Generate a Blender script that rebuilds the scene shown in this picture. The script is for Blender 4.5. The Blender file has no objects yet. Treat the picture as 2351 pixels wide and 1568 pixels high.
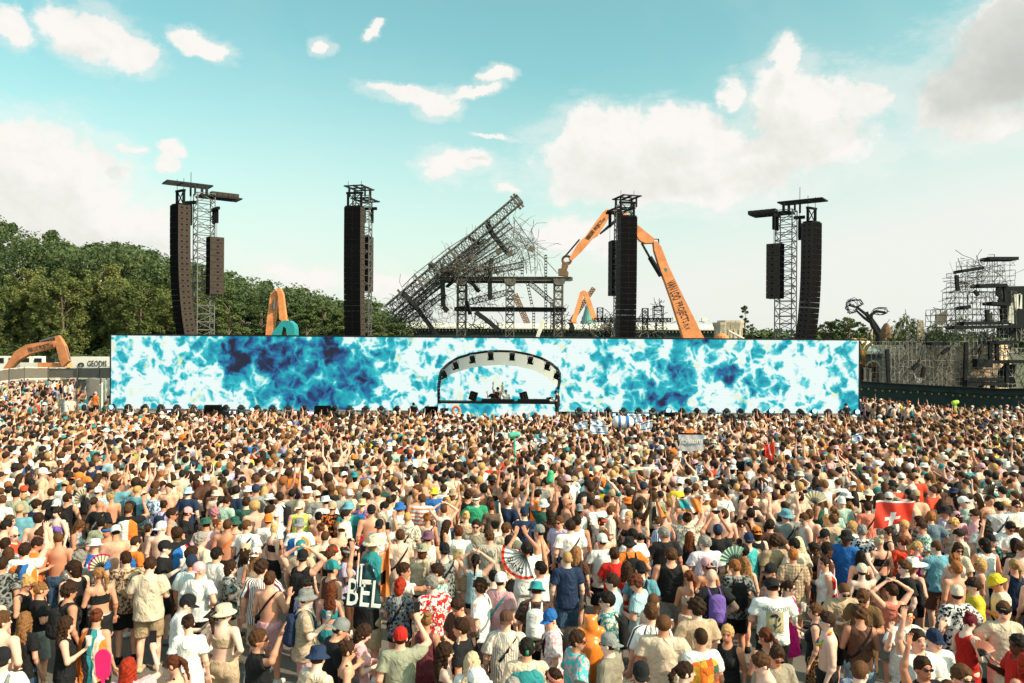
import bpy, bmesh, math, random
import numpy as np
from mathutils import Vector, Matrix, Euler
from mathutils.bvhtree import BVHTree
R = math.radians
random.seed(7); rng = np.random.default_rng(11)
scene = bpy.context.scene
COL = scene.collection
# ---------------------------------------------------------------- camera
CZ = 5.19; FPX = 1828.6; ROLL = R(0.4)
cam = bpy.data.cameras.new('camera'); cam.lens = 28; cam.sensor_width = 36
cam.shift_y = 16/2351; cam.clip_end = 5000; cam.clip_start = 0.1
camo = bpy.data.objects.new('camera', cam); COL.objects.link(camo)
camo.location = (0, 0, CZ)
camo.rotation_euler = (Matrix.Rotation(R(90), 3, 'X') @ Matrix.Rotation(ROLL, 3, 'Z')).to_euler()
scene.camera = camo
def P(px, py, d):
    """point d metres ahead of the camera seen at pixel (px,py) of the 2351 px wide photograph"""
    dx = px-1175.5; dy = py-784; c, s = math.cos(ROLL), math.sin(ROLL)
    return Vector(((c*dx+s*dy)/FPX*d, d, CZ-(-s*dx+c*dy-16)/FPX*d))
# ---------------------------------------------------------------- light
SUN_EL, SUN_AZ = R(38), R(118)      # azimuth clockwise from +Y: from the right, a little behind the camera
sun = bpy.data.lights.new('sun', 'SUN'); sun.energy = 5.0; sun.angle = R(0.6); sun.color = (1.0, .80, .60)
suno = bpy.data.objects.new('sun', sun); COL.objects.link(suno)
sd = Vector((math.sin(SUN_AZ)*math.cos(SUN_EL), math.cos(SUN_AZ)*math.cos(SUN_EL), math.sin(SUN_EL)))
suno.rotation_euler = (-sd).to_track_quat('-Z', 'Y').to_euler(); suno.location = sd*200
scene.view_settings.view_transform = 'Standard'; scene.view_settings.look = 'None'
scene.view_settings.exposure = 0.22; scene.view_settings.gamma = 1
try:
    scene.cycles.max_bounces = 5; scene.cycles.diffuse_bounces = 3; scene.cycles.glossy_bounces = 2
    scene.cycles.transparent_max_bounces = 6; scene.cycles.use_denoising = True
    scene.cycles.sample_clamp_indirect = 4
except Exception: pass
# ---------------------------------------------------------------- small node helper
class NT:
    def __init__(s, nt): s.nt = nt; s.n = nt.nodes; s.l = nt.links
    def new(s, t, **kw):
        o = s.n.new(t)
        for k, v in kw.items(): setattr(o, k, v)
        return o
    def put(s, sock, v):
        if isinstance(v, bpy.types.NodeSocket): s.l.new(v, sock)
        elif v is not None: sock.default_value = v
    def m(s, op, a, b=None, c=None, clamp=False):
        o = s.new('ShaderNodeMath', operation=op); o.use_clamp = clamp
        s.put(o.inputs[0], a); s.put(o.inputs[1], b)
        if c is not None: s.put(o.inputs[2], c)
        return o.outputs[0]
    def vm(s, op, a, b=None):
        o = s.new('ShaderNodeVectorMath', operation=op); s.put(o.inputs[0], a)
        if b is not None: s.put(o.inputs[1], b)
        return o.outputs['Value'] if op in ('LENGTH', 'DOT_PRODUCT', 'DISTANCE') else o.outputs[0]
    def mix(s, f, a, b, mode='MIX', dt='RGBA'):
        o = s.new('ShaderNodeMix', data_type=dt)
        if dt == 'RGBA': o.blend_type = mode; i, j = 6, 7; out = 2
        else: i, j = 2, 3; out = 0
        o.clamp_factor = True
        s.put(o.inputs[0], f); s.put(o.inputs[i], a); s.put(o.inputs[j], b)
        return o.outputs[out]
    def ss(s, v, a, b, o0=0., o1=1.):
        o = s.new('ShaderNodeMapRange', interpolation_type='SMOOTHSTEP'); s.put(o.inputs[0], v)
        for i, x in enumerate((a, b, o0, o1)): s.put(o.inputs[i+1], x)
        return o.outputs[0]
    def noise(s, vec, scale, detail=2, rough=.5, dist=0.):
        o = s.new('ShaderNodeTexNoise'); s.put(o.inputs['Vector'], vec)
        o.inputs['Scale'].default_value = scale; o.inputs['Detail'].default_value = detail
        o.inputs['Roughness'].default_value = rough; o.inputs['Distortion'].default_value = dist
        return o.outputs[0]
    def vor(s, vec, scale, feature='F1', rnd=1.):
        o = s.new('ShaderNodeTexVoronoi', feature=feature); s.put(o.inputs['Vector'], vec)
        o.inputs['Scale'].default_value = scale; o.inputs['Randomness'].default_value = rnd
        return o
    def sep(s, v):
        o = s.new('ShaderNodeSeparateXYZ'); s.put(o.inputs[0], v); return o.outputs
    def comb(s, x, y, z):
        o = s.new('ShaderNodeCombineXYZ'); s.put(o.inputs[0], x); s.put(o.inputs[1], y); s.put(o.inputs[2], z); return o.outputs[0]
    def ramp(s, f, stops, interp='LINEAR'):
        o = s.new('ShaderNodeValToRGB'); s.put(o.inputs[0], f); cr = o.color_ramp; cr.interpolation = interp
        while len(cr.elements) < len(stops): cr.elements.new(.5)
        for e, (p, c) in zip(cr.elements, stops): e.position = p; e.color = (*c, 1)
        return o.outputs[0]
MATS = {}
def material(name, rough=.7, metal=0., spec=.5):
    m = bpy.data.materials.new(name); m.use_nodes = True; MATS[name] = m
    t = NT(m.node_tree); b = t.n['Principled BSDF']
    b.inputs['Roughness'].default_value = rough; b.inputs['Metallic'].default_value = metal
    b.inputs['Specular IOR Level'].default_value = spec
    return m, t, b
def bump(t, b, h, strength=.3, dist=.01):
    o = t.new('ShaderNodeBump'); o.inputs['Strength'].default_value = strength; o.inputs['Distance'].default_value = dist
    t.put(o.inputs['Height'], h); t.put(b.inputs['Normal'], o.outputs[0])
def flat(name, col, rough=.7, metal=0., var=.25, scale=3., emit=None, es=1., spec=.4):
    """plain coloured surface with mottled wear"""
    if name in MATS: return MATS[name]
    m, t, b = material(name, rough, metal, spec)
    co = t.new('ShaderNodeTexCoord').outputs['Object']
    n = t.noise(co, scale, 5, .65)
    n2 = t.noise(co, scale*9, 3, .6)
    f = t.m('ADD', t.m('MULTIPLY', n, .7), t.m('MULTIPLY', n2, .3))
    lo = tuple(c*(1-var) for c in col); hi = tuple(min(1, c*(1+var)) for c in col)
    t.put(b.inputs['Base Color'], t.ramp(f, [(.3, lo), (.7, hi)]))
    if emit:
        b.inputs['Emission Color'].default_value = (*emit, 1); b.inputs['Emission Strength'].default_value = es
    return m
# ---------------------------------------------------------------- object helpers
def link(name, me, mat=None, parent=None, loc=None, rot=None, scale=None):
    o = bpy.data.objects.new(name, me); COL.objects.link(o)
    if mat is not None and me is not None and len(me.materials) == 0: me.materials.append(mat)
    if parent: o.parent = parent
    if loc is not None: o.location = loc
    if rot is not None: o.rotation_euler = rot
    if scale is not None: o.scale = scale
    return o
def tag(o, label, cat, group=None, kind=None):
    if label: o['label'] = label
    if cat: o['category'] = cat
    if group: o['group'] = group
    if kind: o['kind'] = kind
    return o
def thing(name, label, cat, loc=(0, 0, 0), rotz=0, group=None):
    o = bpy.data.objects.new(name, None); COL.objects.link(o); o.location = loc; o.rotation_euler = (0, 0, rotz)
    o.empty_display_size = .2
    return tag(o, label, cat, group)
def npmesh(name, V, Q, smooth=True):
    V = np.asarray(V, np.float32); Q = np.asarray(Q, np.int32)
    me = bpy.data.meshes.new(name); k = Q.shape[1]
    me.vertices.add(len(V)); me.vertices.foreach_set('co', V.ravel())
    me.loops.add(Q.size); me.loops.foreach_set('vertex_index', Q.ravel())
    me.polygons.add(len(Q)); me.polygons.foreach_set('loop_start', np.arange(0, Q.size, k, dtype=np.int32))
    me.polygons.foreach_set('loop_total', np.full(len(Q), k, np.int32))
    me.polygons.foreach_set('use_smooth', np.full(len(Q), smooth, bool))
    me.update(calc_edges=True); me.validate()
    return me
class MB:
    """collects quads (boxes, bars, tubes) and links them as one mesh"""
    def __init__(s): s.V = []; s.F = []; s.n = 0
    def add(s, V, F):
        V = [tuple(v) for v in V]; s.V += V; s.F += [tuple(i+s.n for i in f) for f in F]; s.n += len(V); return s
    def box(s, c, d, M=None):
        x, y, z = d[0]/2, d[1]/2, d[2]/2
        V = [Vector((a*x, b*y, e*z)) for e in (-1, 1) for b in (-1, 1) for a in (-1, 1)]
        if M is not None: V = [M @ v for v in V]
        V = [v+Vector(c) for v in V]
        return s.add(V, [(0, 2, 3, 1), (4, 5, 7, 6), (0, 1, 5, 4), (2, 6, 7, 3), (0, 4, 6, 2), (1, 3, 7, 5)])
    def bar(s, a, b, w, h=None, up=(0, 0, 1)):
        a = Vector(a); b = Vector(b); d = b-a; L = d.length
        if L < 1e-6: return s
        d /= L; up = Vector(up)
        if abs(d.dot(up)) > .98: up = Vector((1, 0, 0))
        x = d.cross(up).normalized(); y = x.cross(d); h = h or w
        V = []
        for q in (a, b):
            for i, j in ((-1, -1), (1, -1), (1, 1), (-1, 1)): V.append(q+x*(i*w/2)+y*(j*h/2))
        return s.add(V, [(3, 2, 1, 0), (4, 5, 6, 7), (0, 1, 5, 4), (1, 2, 6, 5), (2, 3, 7, 6), (3, 0, 4, 7)])
    def tube(s, pts, r, n=8, caps=True):
        pts = [Vector(p) for p in pts]; rs = r if isinstance(r, (list, tuple)) else [r]*len(pts)
        rings = []; px = None
        for i, p in enumerate(pts):
            d = (pts[min(i+1, len(pts)-1)]-pts[max(i-1, 0)]).normalized()
            if px is None: px = d.orthogonal().normalized()
            px = (px-d*px.dot(d)).normalized(); py = d.cross(px)
            rings.append([p+(px*math.cos(2*math.pi*k/n)+py*math.sin(2*math.pi*k/n))*rs[i] for k in range(n)])
        V = [v for rg in rings for v in rg]; F = []
        for i in range(len(rings)-1):
            for k in range(n): F.append((i*n+k, i*n+(k+1) % n, (i+1)*n+(k+1) % n, (i+1)*n+k))
        if caps:
            F.append(tuple(reversed(range(n)))); F.append(tuple(range((len(rings)-1)*n, len(rings)*n)))
        return s.add(V, F)
    def lathe(s, prof, n=16, M=None):
        V = []; F = []
        for (r, z) in prof:
            for k in range(n): V.append(Vector((r*math.cos(2*math.pi*k/n), r*math.sin(2*math.pi*k/n), z)))
        if M is not None: V = [M @ v for v in V]
        for i in range(len(prof)-1):
            for k in range(n): F.append((i*n+k, i*n+(k+1) % n, (i+1)*n+(k+1) % n, (i+1)*n+k))
        return s.add(V, F)
    def prism(s, poly, y0, y1, M=None):
        """poly of (x,z) extruded along y"""
        n = len(poly); V = [Vector((x, y0, z)) for x, z in poly]+[Vector((x, y1, z)) for x, z in poly]
        if M is not None: V = [M @ v for v in V]
        F = [tuple(range(n)), tuple(reversed(range(n, 2*n)))]+[(i, n+i, n+(i+1) % n, (i+1) % n) for i in range(n)]
        return s.add(V, F)
    def grid(s, f, nu, nv):
        V = [f(i/nu, j/nv) for j in range(nv+1) for i in range(nu+1)]
        F = [(j*(nu+1)+i, j*(nu+1)+i+1, (j+1)*(nu+1)+i+1, (j+1)*(nu+1)+i) for j in range(nv) for i in range(nu)]
        return s.add(V, F)
    def mesh(s, name, smooth=False):
        me = bpy.data.meshes.new(name); me.from_pydata([tuple(v) for v in s.V], [], s.F)
        bm = bmesh.new(); bm.from_mesh(me); bmesh.ops.recalc_face_normals(bm, faces=bm.faces); bm.to_mesh(me); bm.free()
        if smooth: me.polygons.foreach_set('use_smooth', [True]*len(me.polygons))
        me.update(); return me
    def build(s, name, mat, parent=None, smooth=False, **kw):
        return link(name, s.mesh(name, smooth), mat, parent, **kw)
def truss(mb, a, b, w, n, r=.05, up=(0, 0, 1), h=None):
    """lattice girder from a to b"""
    a = Vector(a); b = Vector(b); d = (b-a).normalized(); up = Vector(up)
    x = d.cross(up).normalized(); y = x.cross(d).normalized(); h = h or w
    cs = [x*(i*w/2)+y*(j*h/2) for i, j in ((-1, -1), (1, -1), (1, 1), (-1, 1))]
    for c in cs: mb.bar(a+c, b+c, r*1.3)
    for i in range(n+1):
        p = a+(b-a)*(i/n)
        for k in range(4): mb.bar(p+cs[k], p+cs[(k+1) % 4], r)
        if i < n:
            q = a+(b-a)*((i+1)/n)
            for k in range(4):
                u, v = (k, (k+1) % 4) if i % 2 else ((k+1) % 4, k)
                mb.bar(p+cs[u], q+cs[v], r*.8)
def textmesh(s, size=1., extrude=0.):
    cu = bpy.data.curves.new('lettering', 'FONT'); cu.body = s; cu.size = size; cu.extrude = extrude
    cu.align_x = 'CENTER'; cu.align_y = 'CENTER'; cu.resolution_u = 2
    o = bpy.data.objects.new('lettering', cu); COL.objects.link(o)
    dg = bpy.context.evaluated_depsgraph_get(); me = bpy.data.meshes.new_from_object(o.evaluated_get(dg))
    bpy.data.objects.remove(o); return me
# ---------------------------------------------------------------- world: clear teal sky with cumulus, fixed in sky directions
def sky_world():
    W = bpy.data.worlds.new('World'); scene.world = W; W.use_nodes = True
    t = NT(W.node_tree); bg = t.n['Background']
    sky = t.new('ShaderNodeTexSky', sky_type='NISHITA'); sky.sun_disc = False
    sky.sun_elevation = SUN_EL; sky.sun_rotation = SUN_AZ; sky.air_density = 1.0; sky.dust_density = 2.5; sky.ozone_density = 1.0
    g = t.new('ShaderNodeTexCoord').outputs['Generated']; x, y, z = t.sep(g)
    az = t.m('ARCTAN2', x, y); el = t.m('ARCSINE', z)
    def ae(px, py): dx = (px-1175.5)/FPX; a = math.atan(dx); return a, math.atan((800-py-.007*(px-1175))/FPX*math.cos(a))
    p0 = t.comb(az, el, 0.)
    nz = t.new('ShaderNodeTexNoise'); t.put(nz.inputs['Vector'], t.vm('MULTIPLY', g, (1., 1., 1.3))); nz.inputs['Scale'].default_value = 9; nz.inputs['Detail'].default_value = 8; nz.inputs['Roughness'].default_value = .62
    off = t.vm('MULTIPLY', t.vm('SUBTRACT', nz.outputs['Color'], (.5, .5, .5)), (.10, .075, 0.))
    p = t.vm('ADD', p0, off)
    PP = [p]
    def field(lst):
        # nearest of a list of soft ellipses, in sky directions
        cur = None
        for (cx, cy, rx, ry) in lst:
            a, e = ae(cx, cy); q = t.vm('MULTIPLY', t.vm('SUBTRACT', PP[0], (a, e, 0.)), (FPX/rx, FPX/ry, 1.))
            L = t.vm('LENGTH', q); cur = L if cur is None else t.new_smin(cur, L)
        return cur
    t.new_smin = lambda a, b: t.m('SMOOTH_MIN', a, b, .35)
    white = [(8, 75, 34, 42), (135, 62, 50, 40), (195, 95, 75, 52), (275, 128, 70, 30), (452, 105, 52, 26), (857, 70, 18, 12), (742, 112, 28, 20),
        (945, 222, 75, 20), (990, 245, 42, 26), (1075, 212, 55, 12), (1122, 185, 40, 17), (1040, 382, 95, 26), (1005, 408, 45, 20), (1165, 432, 34, 11), (1140, 316, 50, 5),
        (20, 375, 100, 80), (140, 420, 110, 88), (60, 500, 170, 110), (240, 520, 120, 66), (120, 585, 270, 50), (390, 352, 28, 19), (385, 392, 26, 16), (295, 355, 24, 9),
        (1345, 300, 80, 62), (1420, 350, 150, 95), (1540, 300, 105, 66), (1620, 360, 120, 78), (1560, 425, 270, 42), (1790, 140, 34, 45), (1790, 215, 90, 62), (1870, 255, 110, 70), (1960, 235, 55, 30),
        (1665, 205, 32, 30), (1830, 330, 150, 62), (2290, 140, 130, 100), (2190, 205, 110, 55), (2330, 40, 60, 60), (2320, 270, 120, 36), (690, 645, 100, 26), (900, 655, 60, 26), (1340, 545, 110, 44)]
    grey = [(1480, 420, 240, 40), (1725, 330, 60, 22), (200, 560, 260, 26), (60, 470, 60, 20), (1880, 300, 120, 26)]
    PP[0] = t.vm('ADD', p, (.014, .030, 0.)); DS = field(white[:4]+white[12:26]+white[28:]); PP[0] = p
    D = field(white); G = field(grey); G2 = field([(2330, 95, 190, 105), (2235, 185, 120, 45)])
    fine = t.noise(g, 22, 8, .66); mid = t.noise(t.vm('ADD', g, (.03, 0., .04)), 14, 5, .6)
    dens = t.m('ADD', D, t.m('MULTIPLY', t.m('SUBTRACT', fine, .5), 1.7))
    al = t.ss(dens, 1.24, .74)
    veil = t.m('MULTIPLY', t.ss(t.m('ADD', D, t.m('MULTIPLY', t.m('SUBTRACT', t.noise(t.vm('MULTIPLY', g, (1., 1., 2.6)), 9, 7, .7), .5), 3.0)), 1.75, .95), .42)
    al = t.m('MAXIMUM', al, veil)
    # scattered cumulus elsewhere (behind and beside the camera)
    back = t.m('MULTIPLY', t.ss(t.noise(g, 3.2, 7, .6), .52, .64), t.ss(t.m('ABSOLUTE', az), .72, .95)); al = t.m('MAXIMUM', al, back)
    # sky colour: Nishita graded to teal, washed out towards the horizon and the sun side
    sk = t.vm('MULTIPLY', sky.outputs[0], SKY_TINT)
    hz = t.m('ADD', t.ss(el, .38, -.02), t.m('MULTIPLY', t.ss(t.m('SUBTRACT', az, t.m('MULTIPLY', el, .6)), -.15, .75), t.ss(el, .62, .0, 0., .62)), clamp=True)
    hz = t.m('ADD', t.m('MULTIPLY', hz, .93), t.m('MULTIPLY', t.m('SUBTRACT', t.noise(g, 2.6, 5, .6, .6), .5), t.ss(el, .5, .1, .5, .3)), clamp=True)
    base = t.mix(hz, sk, HAZECOL)
    def relief(sc, o): return t.m('SUBTRACT', t.noise(t.vm('ADD', g, o), sc, 5, .6), t.noise(g, sc, 5, .6))
    rel = t.m('ADD', t.m('MULTIPLY', relief(13, (.012, 0., .014)), 1.5), t.m('MULTIPLY', relief(34, (.004, 0., .005)), .8))
    shade = t.m('ADD', t.m('ADD', t.m('MAXIMUM', t.m('MAXIMUM', t.m('MULTIPLY', t.ss(G, 1.2, .35), .5), t.m('MULTIPLY', t.ss(t.m('ADD', DS, t.m('MULTIPLY', t.m('SUBTRACT', mid, .5), 1.4)), 1.0, .35), .48)), 0.), rel), .02, clamp=True)
    cl = t.mix(shade, CLOUDW, CLOUDG)
    big = t.noise(g, 5, 5, .6); s2 = t.m('MULTIPLY', t.ss(t.m('ADD', G2, t.m('MULTIPLY', t.m('SUBTRACT', mid, .5), 1.2)), 1.5, .45), t.ss(big, .30, .62, .45, 1.)); cl = t.mix(s2, cl, (4.7, 4.95, 4.6, 1))
    edge = t.ss(D, 1.0, .80)
    cl = t.mix(t.m('MULTIPLY', t.m('SUBTRACT', 1., edge), .55), cl, CLOUDW)
    col = t.mix(al, base, cl)
    t.put(bg.inputs[0], col); bg.inputs[1].default_value = SKY_STR
    W.cycles.sampling_method = 'MANUAL'; W.cycles.sample_map_resolution = 512
SKY_STR = 0.102
SKY_TINT = (1.55, 2.35, 1.62); HAZECOL = (7.55, 7.6, 7.2, 1); CLOUDW = (8.15, 7.95, 7.55, 1); CLOUDG = (6.5, 6.55, 6.1, 1)
sky_world()
# ================================================================ people: signed-distance bodies
def snet(F, org, h):
    """surface nets on a numpy field (negative inside) -> verts, quads"""
    S = F < 0
    nx, ny, nz = F.shape
    c = [S[i:nx-1+i, j:ny-1+j, k:nz-1+k] for i in (0, 1) for j in (0, 1) for k in (0, 1)]
    al = c[0].copy(); an = c[0].copy()
    for q in c[1:]: al &= q; an |= q
    act = an & ~al
    ix = np.argwhere(act)
    if len(ix) == 0: return np.zeros((0, 3)), np.zeros((0, 4), int)
    idx = np.full(act.shape, -1, np.int32); idx[tuple(ix.T)] = np.arange(len(ix))
    acc = np.zeros((len(ix), 3)); cnt = np.zeros(len(ix))
    corner = {(i, j, k): F[ix[:, 0]+i, ix[:, 1]+j, ix[:, 2]+k] for i in (0, 1) for j in (0, 1) for k in (0, 1)}
    for ax in range(3):
        for u in (0, 1):
            for v in (0, 1):
                p = [u, v]; p.insert(ax, 0); q = list(p); q[ax] = 1
                a = corner[tuple(p)]; b = corner[tuple(q)]
                m = (a < 0) != (b < 0)
                t = np.where(m, a/np.where(m, a-b, 1), 0)
                pt = np.tile(np.array(p, float), (len(ix), 1)); pt[:, ax] = t
                acc[m] += pt[m]; cnt[m] += 1
    V = (ix+acc/cnt[:, None])*h+np.array(org)
    Q = []
    for ax in range(3):
        a = [slice(1, -1)]*3; a[ax] = slice(0, -1); b = list(a); b[ax] = slice(1, None)
        A = S[tuple(a)]; B = S[tuple(b)]
        e = np.argwhere(A != B)
        if len(e) == 0: continue
        off = np.array([1, 1, 1]); off[ax] = 0; g = e+off
        u, v = [k for k in range(3) if k != ax]
        def cell(du, dv):
            w = g.copy(); w[:, u] -= du; w[:, v] -= dv; return idx[w[:, 0], w[:, 1], w[:, 2]]
        q = np.stack([cell(1, 1), cell(0, 1), cell(0, 0), cell(1, 0)], 1)
        fl = A[tuple(e.T)]
        if ax == 1: fl = ~fl
        q[~fl] = q[~fl][:, ::-1]
        Q.append(q)
    return V, np.concatenate(Q)
def smin(a, b, k):
    if k <= 0: return np.minimum(a, b)
    h = np.clip(.5+.5*(b-a)/k, 0, 1)
    return b*(1-h)+a*h-k*h*(1-h)
class Field:
    def __init__(s, lo, hi, h):
        s.h = h; s.lo = np.array(lo, float)-2*h
        s.n = np.ceil((np.array(hi)-s.lo)/h).astype(int)+3
        s.F = np.full(s.n, .5, np.float32)
        s.ax = [s.lo[i]+np.arange(s.n[i])*h for i in range(3)]
    def sl(s, lo, hi):
        a = np.clip(np.floor((np.array(lo)-s.lo)/s.h).astype(int), 0, s.n); b = np.clip(np.ceil((np.array(hi)-s.lo)/s.h).astype(int)+1, 0, s.n)
        return tuple(slice(a[i], b[i]) for i in range(3))
    def pts(s, S):
        return np.meshgrid(s.ax[0][S[0]], s.ax[1][S[1]], s.ax[2][S[2]], indexing='ij', sparse=True)
    def cone(s, a, ra, b, rb, fl=None, k=.02, cut=None, sub=False):
        a = np.array(a, float); b = np.array(b, float); f = np.array(fl if fl else (1, 1, 1), float)
        m = max(ra, rb)+k+2*s.h+.01
        S = s.sl(np.minimum(a, b)-m/f.clip(max=1)-(.03 if sub else 0), np.maximum(a, b)+m/f.clip(max=1)+(.03 if sub else 0))
        if 0 in [q.stop-q.start for q in S]: return
        X, Y, Z = s.pts(S)
        ba = (b-a)*f; L = ba.dot(ba)
        px, py, pz = (X-a[0])*f[0], (Y-a[1])*f[1], (Z-a[2])*f[2]
        t = np.clip((px*ba[0]+py*ba[1]+pz*ba[2])/L, 0, 1) if L > 1e-9 else 0.
        d = np.sqrt((px-t*ba[0])**2+(py-t*ba[1])**2+(pz-t*ba[2])**2)-(ra+(rb-ra)*t)
        d = d/max(1, f.max()**.5)
        if cut is not None:
            o, n = cut; d = np.maximum(d, (X-o[0])*n[0]+(Y-o[1])*n[1]+(Z-o[2])*n[2])
        s.F[S] = np.maximum(s.F[S], -d) if sub else smin(s.F[S], d, k)
    def ell(s, c, r, M=None, k=.02, sub=False):
        c = np.array(c, float); r = np.array(r, float); M = np.eye(3) if M is None else np.array(M)
        m = r.max()+k+2*s.h+.02; S = s.sl(c-m, c+m)
        if 0 in [q.stop-q.start for q in S]: return
        X, Y, Z = s.pts(S); X, Y, Z = X-c[0], Y-c[1], Z-c[2]
        q = [(X*M[0, i]+Y*M[1, i]+Z*M[2, i])/r[i] for i in range(3)]
        k0 = np.sqrt(q[0]**2+q[1]**2+q[2]**2); k1 = np.sqrt((q[0]/r[0])**2+(q[1]/r[1])**2+(q[2]/r[2])**2)+1e-6
        d = k0*(k0-1)/k1
        s.F[S] = np.maximum(s.F[S], -d) if sub else smin(s.F[S], d, k)
    def cutz(s, z, above):      # remove what is above / below z
        Z = s.ax[2][None, None, :]
        s.F = np.maximum(s.F, (Z-z) if above else (z-Z)).astype(np.float32)
    def out(s): return snet(s.F, s.lo, s.h)
ARM = {  # elbow, wrist, hand direction  (right arm, body facing +y)
 'down': ((.255, -.03, 1.15), (.27, .06, .92), (0, .25, -1)),
 'hip': ((.34, -.10, 1.20), (.19, .03, 1.06), (-.6, .5, -.5)),
 'front': ((.255, .02, 1.17), (.11, .25, 1.20), (-.6, .5, .5)),
 'cup': ((.27, .05, 1.18), (.17, .27, 1.31), (-.2, .4, .9)),
 'up': ((.30, .05, 1.67), (.27, .09, 1.93), (0, .1, 1)),
 'upb': ((.36, .14, 1.50), (.24, .24, 1.74), (-.1, .3, 1)),
 'head': ((.36, .03, 1.62), (.12, .03, 1.79), (-1, 0, .3)),
 'phone': ((.28, .22, 1.56), (.10, .36, 1.80), (-.3, .1, 1)),
 'wave': ((.37, .10, 1.25), (.40, .22, 1.50), (.1, .1, 1)),
 'drink': ((.32, .20, 1.32), (.09, .22, 1.52), (-.5, -.2, .6)),
 'point': ((.28, .24, 1.42), (.27, .50, 1.50), (0, 1, .2)),
}
POSE = {  # right arm, left arm, head yaw, head pitch(+ up)
 'd': ('down', 'down', 0, 0), 'd1': ('down', 'front', 28, -4), 'd2': ('hip', 'down', -30, 2), 'd3': ('down', 'down', 35, -14),
 'h': ('front', 'front', 0, -24), 'c': ('cup', 'down', 12, 0), '1': ('up', 'down', 0, 10), '2': ('up', 'up', 0, 10),
 'k': ('head', 'head', 10, 0), 'p': ('phone', 'phone', 0, 14), 'x': ('upb', 'down', -8, 6), 'w': ('wave', 'wave', 8, 2),
 'e': ('drink', 'down', 0, 6), 'a': ('point', 'down', -15, 0),
}
PIV = np.array((0, .0, 1.52))
def hmat(pose):
    _, _, yw, pt = POSE[pose]
    return np.array(Euler((R(pt), 0, R(yw)), 'YXZ').to_matrix()) if False else np.array(Matrix.Rotation(R(yw), 3, 'Z') @ Matrix.Rotation(R(pt), 3, 'X'))
def hp(M, v): return PIV+M @ np.array(v)
def arm_pts(g, pose, side):
    e, w, d = ARM[POSE[pose][0 if side > 0 else 1]]
    sh = np.array((.185 if g == 'm' else .158, -.005, 1.42)); off = sh-np.array((.19, 0, 1.42))
    e = np.array(e)+off; w = np.array(w)+off
    fx = np.array((side, 1, 1)); d = np.array(d, float)*fx
    return sh*fx, e*fx, w*fx, d/np.linalg.norm(d)
LEG = {'m': (.085, .105, .11), 'f': (.088, .09, .085)}
def legs(g, side, st=0):
    hx, kx, ax = LEG[g]
    fwd = .05*side*(1 if st == 0 else -1)
    return np.array((hx*side, 0, .93)), np.array((kx*side, .03+fwd*.6, .50)), np.array((ax*side, fwd, .075))
def torso(F, g, inf=0., k=.03, neck=True):
    if g == 'm':
        F.cone((0, 0, .93), .158+inf, (0, 0, 1.04), .140+inf, (1, 1.35, 1), k)
        F.cone((0, 0, 1.04), .140+inf, (0, 0, 1.15), .142+inf, (1, 1.35, 1), k)
        F.cone((0, -.005, 1.17), .150+inf, (0, -.005, 1.335), .168+inf, (1, 1.45, 1), k+.01)
        F.cone((-.135, -.012, 1.408), .058+inf*.6, (.135, -.012, 1.408), .058+inf*.6, None, k+.01)
        F.cone((0, -.02, 1.38), .090+inf*.6, (0, -.01, 1.46), .066+inf*.3, None, k+.02)
    else:
        F.cone((0, -.01, .91), .168+inf, (0, 0, 1.02), .132+inf, (1, 1.35, 1), k)
        F.cone((0, 0, 1.02), .124+inf, (0, 0, 1.15), .118+inf, (1, 1.35, 1), k+.01)
        F.cone((0, -.005, 1.18), .126+inf, (0, -.01, 1.335), .142+inf, (1, 1.4, 1), k+.01)
        F.cone((-.115, -.012, 1.41), .050+inf*.8, (.115, -.012, 1.41), .050+inf*.8, None, k+.02)
        F.cone((0, -.02, 1.38), .075+inf*.6, (0, -.01, 1.46), .055+inf*.3, None, k+.02)
        for s in (-1, 1): F.ell((s*.066, .082, 1.255), (.060+inf,)*3, None, .02)
def head(F, g, pose, inf=0.):
    M = hmat(pose); w = 1. if g == 'm' else .95
    F.cone((0, -.015, 1.40), .060*w+inf, hp(M, (0, -.005, .07)), .054*w+inf, None, .02)
    F.ell(hp(M, (0, .008, .135)), np.array((.075, .094, .098))*w+inf, M, .015)
    F.ell(hp(M, (0, .045, .070)), np.array((.058, .056, .076))*w+inf, M, .025)
    if inf == 0:
        F.cone(hp(M, (0, .098, .112)), .009, hp(M, (0, .113, .080)), .013, None, .010)
        F.cone(hp(M, (-.035, .088, .136)), .010, hp(M, (.035, .088, .136)), .010, None, .016)
        for s in (-1, 1):
            F.ell(hp(M, (s*.077*w, .0, .100)), (.012, .022, .032), M, .006)
            F.ell(hp(M, (s*.032, .108, .116)), (.014, .012, .009), M, 0, sub=True)
        F.cone(hp(M, (-.018, .100, .043)), .007, hp(M, (.018, .100, .043)), .007, None, .006)
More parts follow.
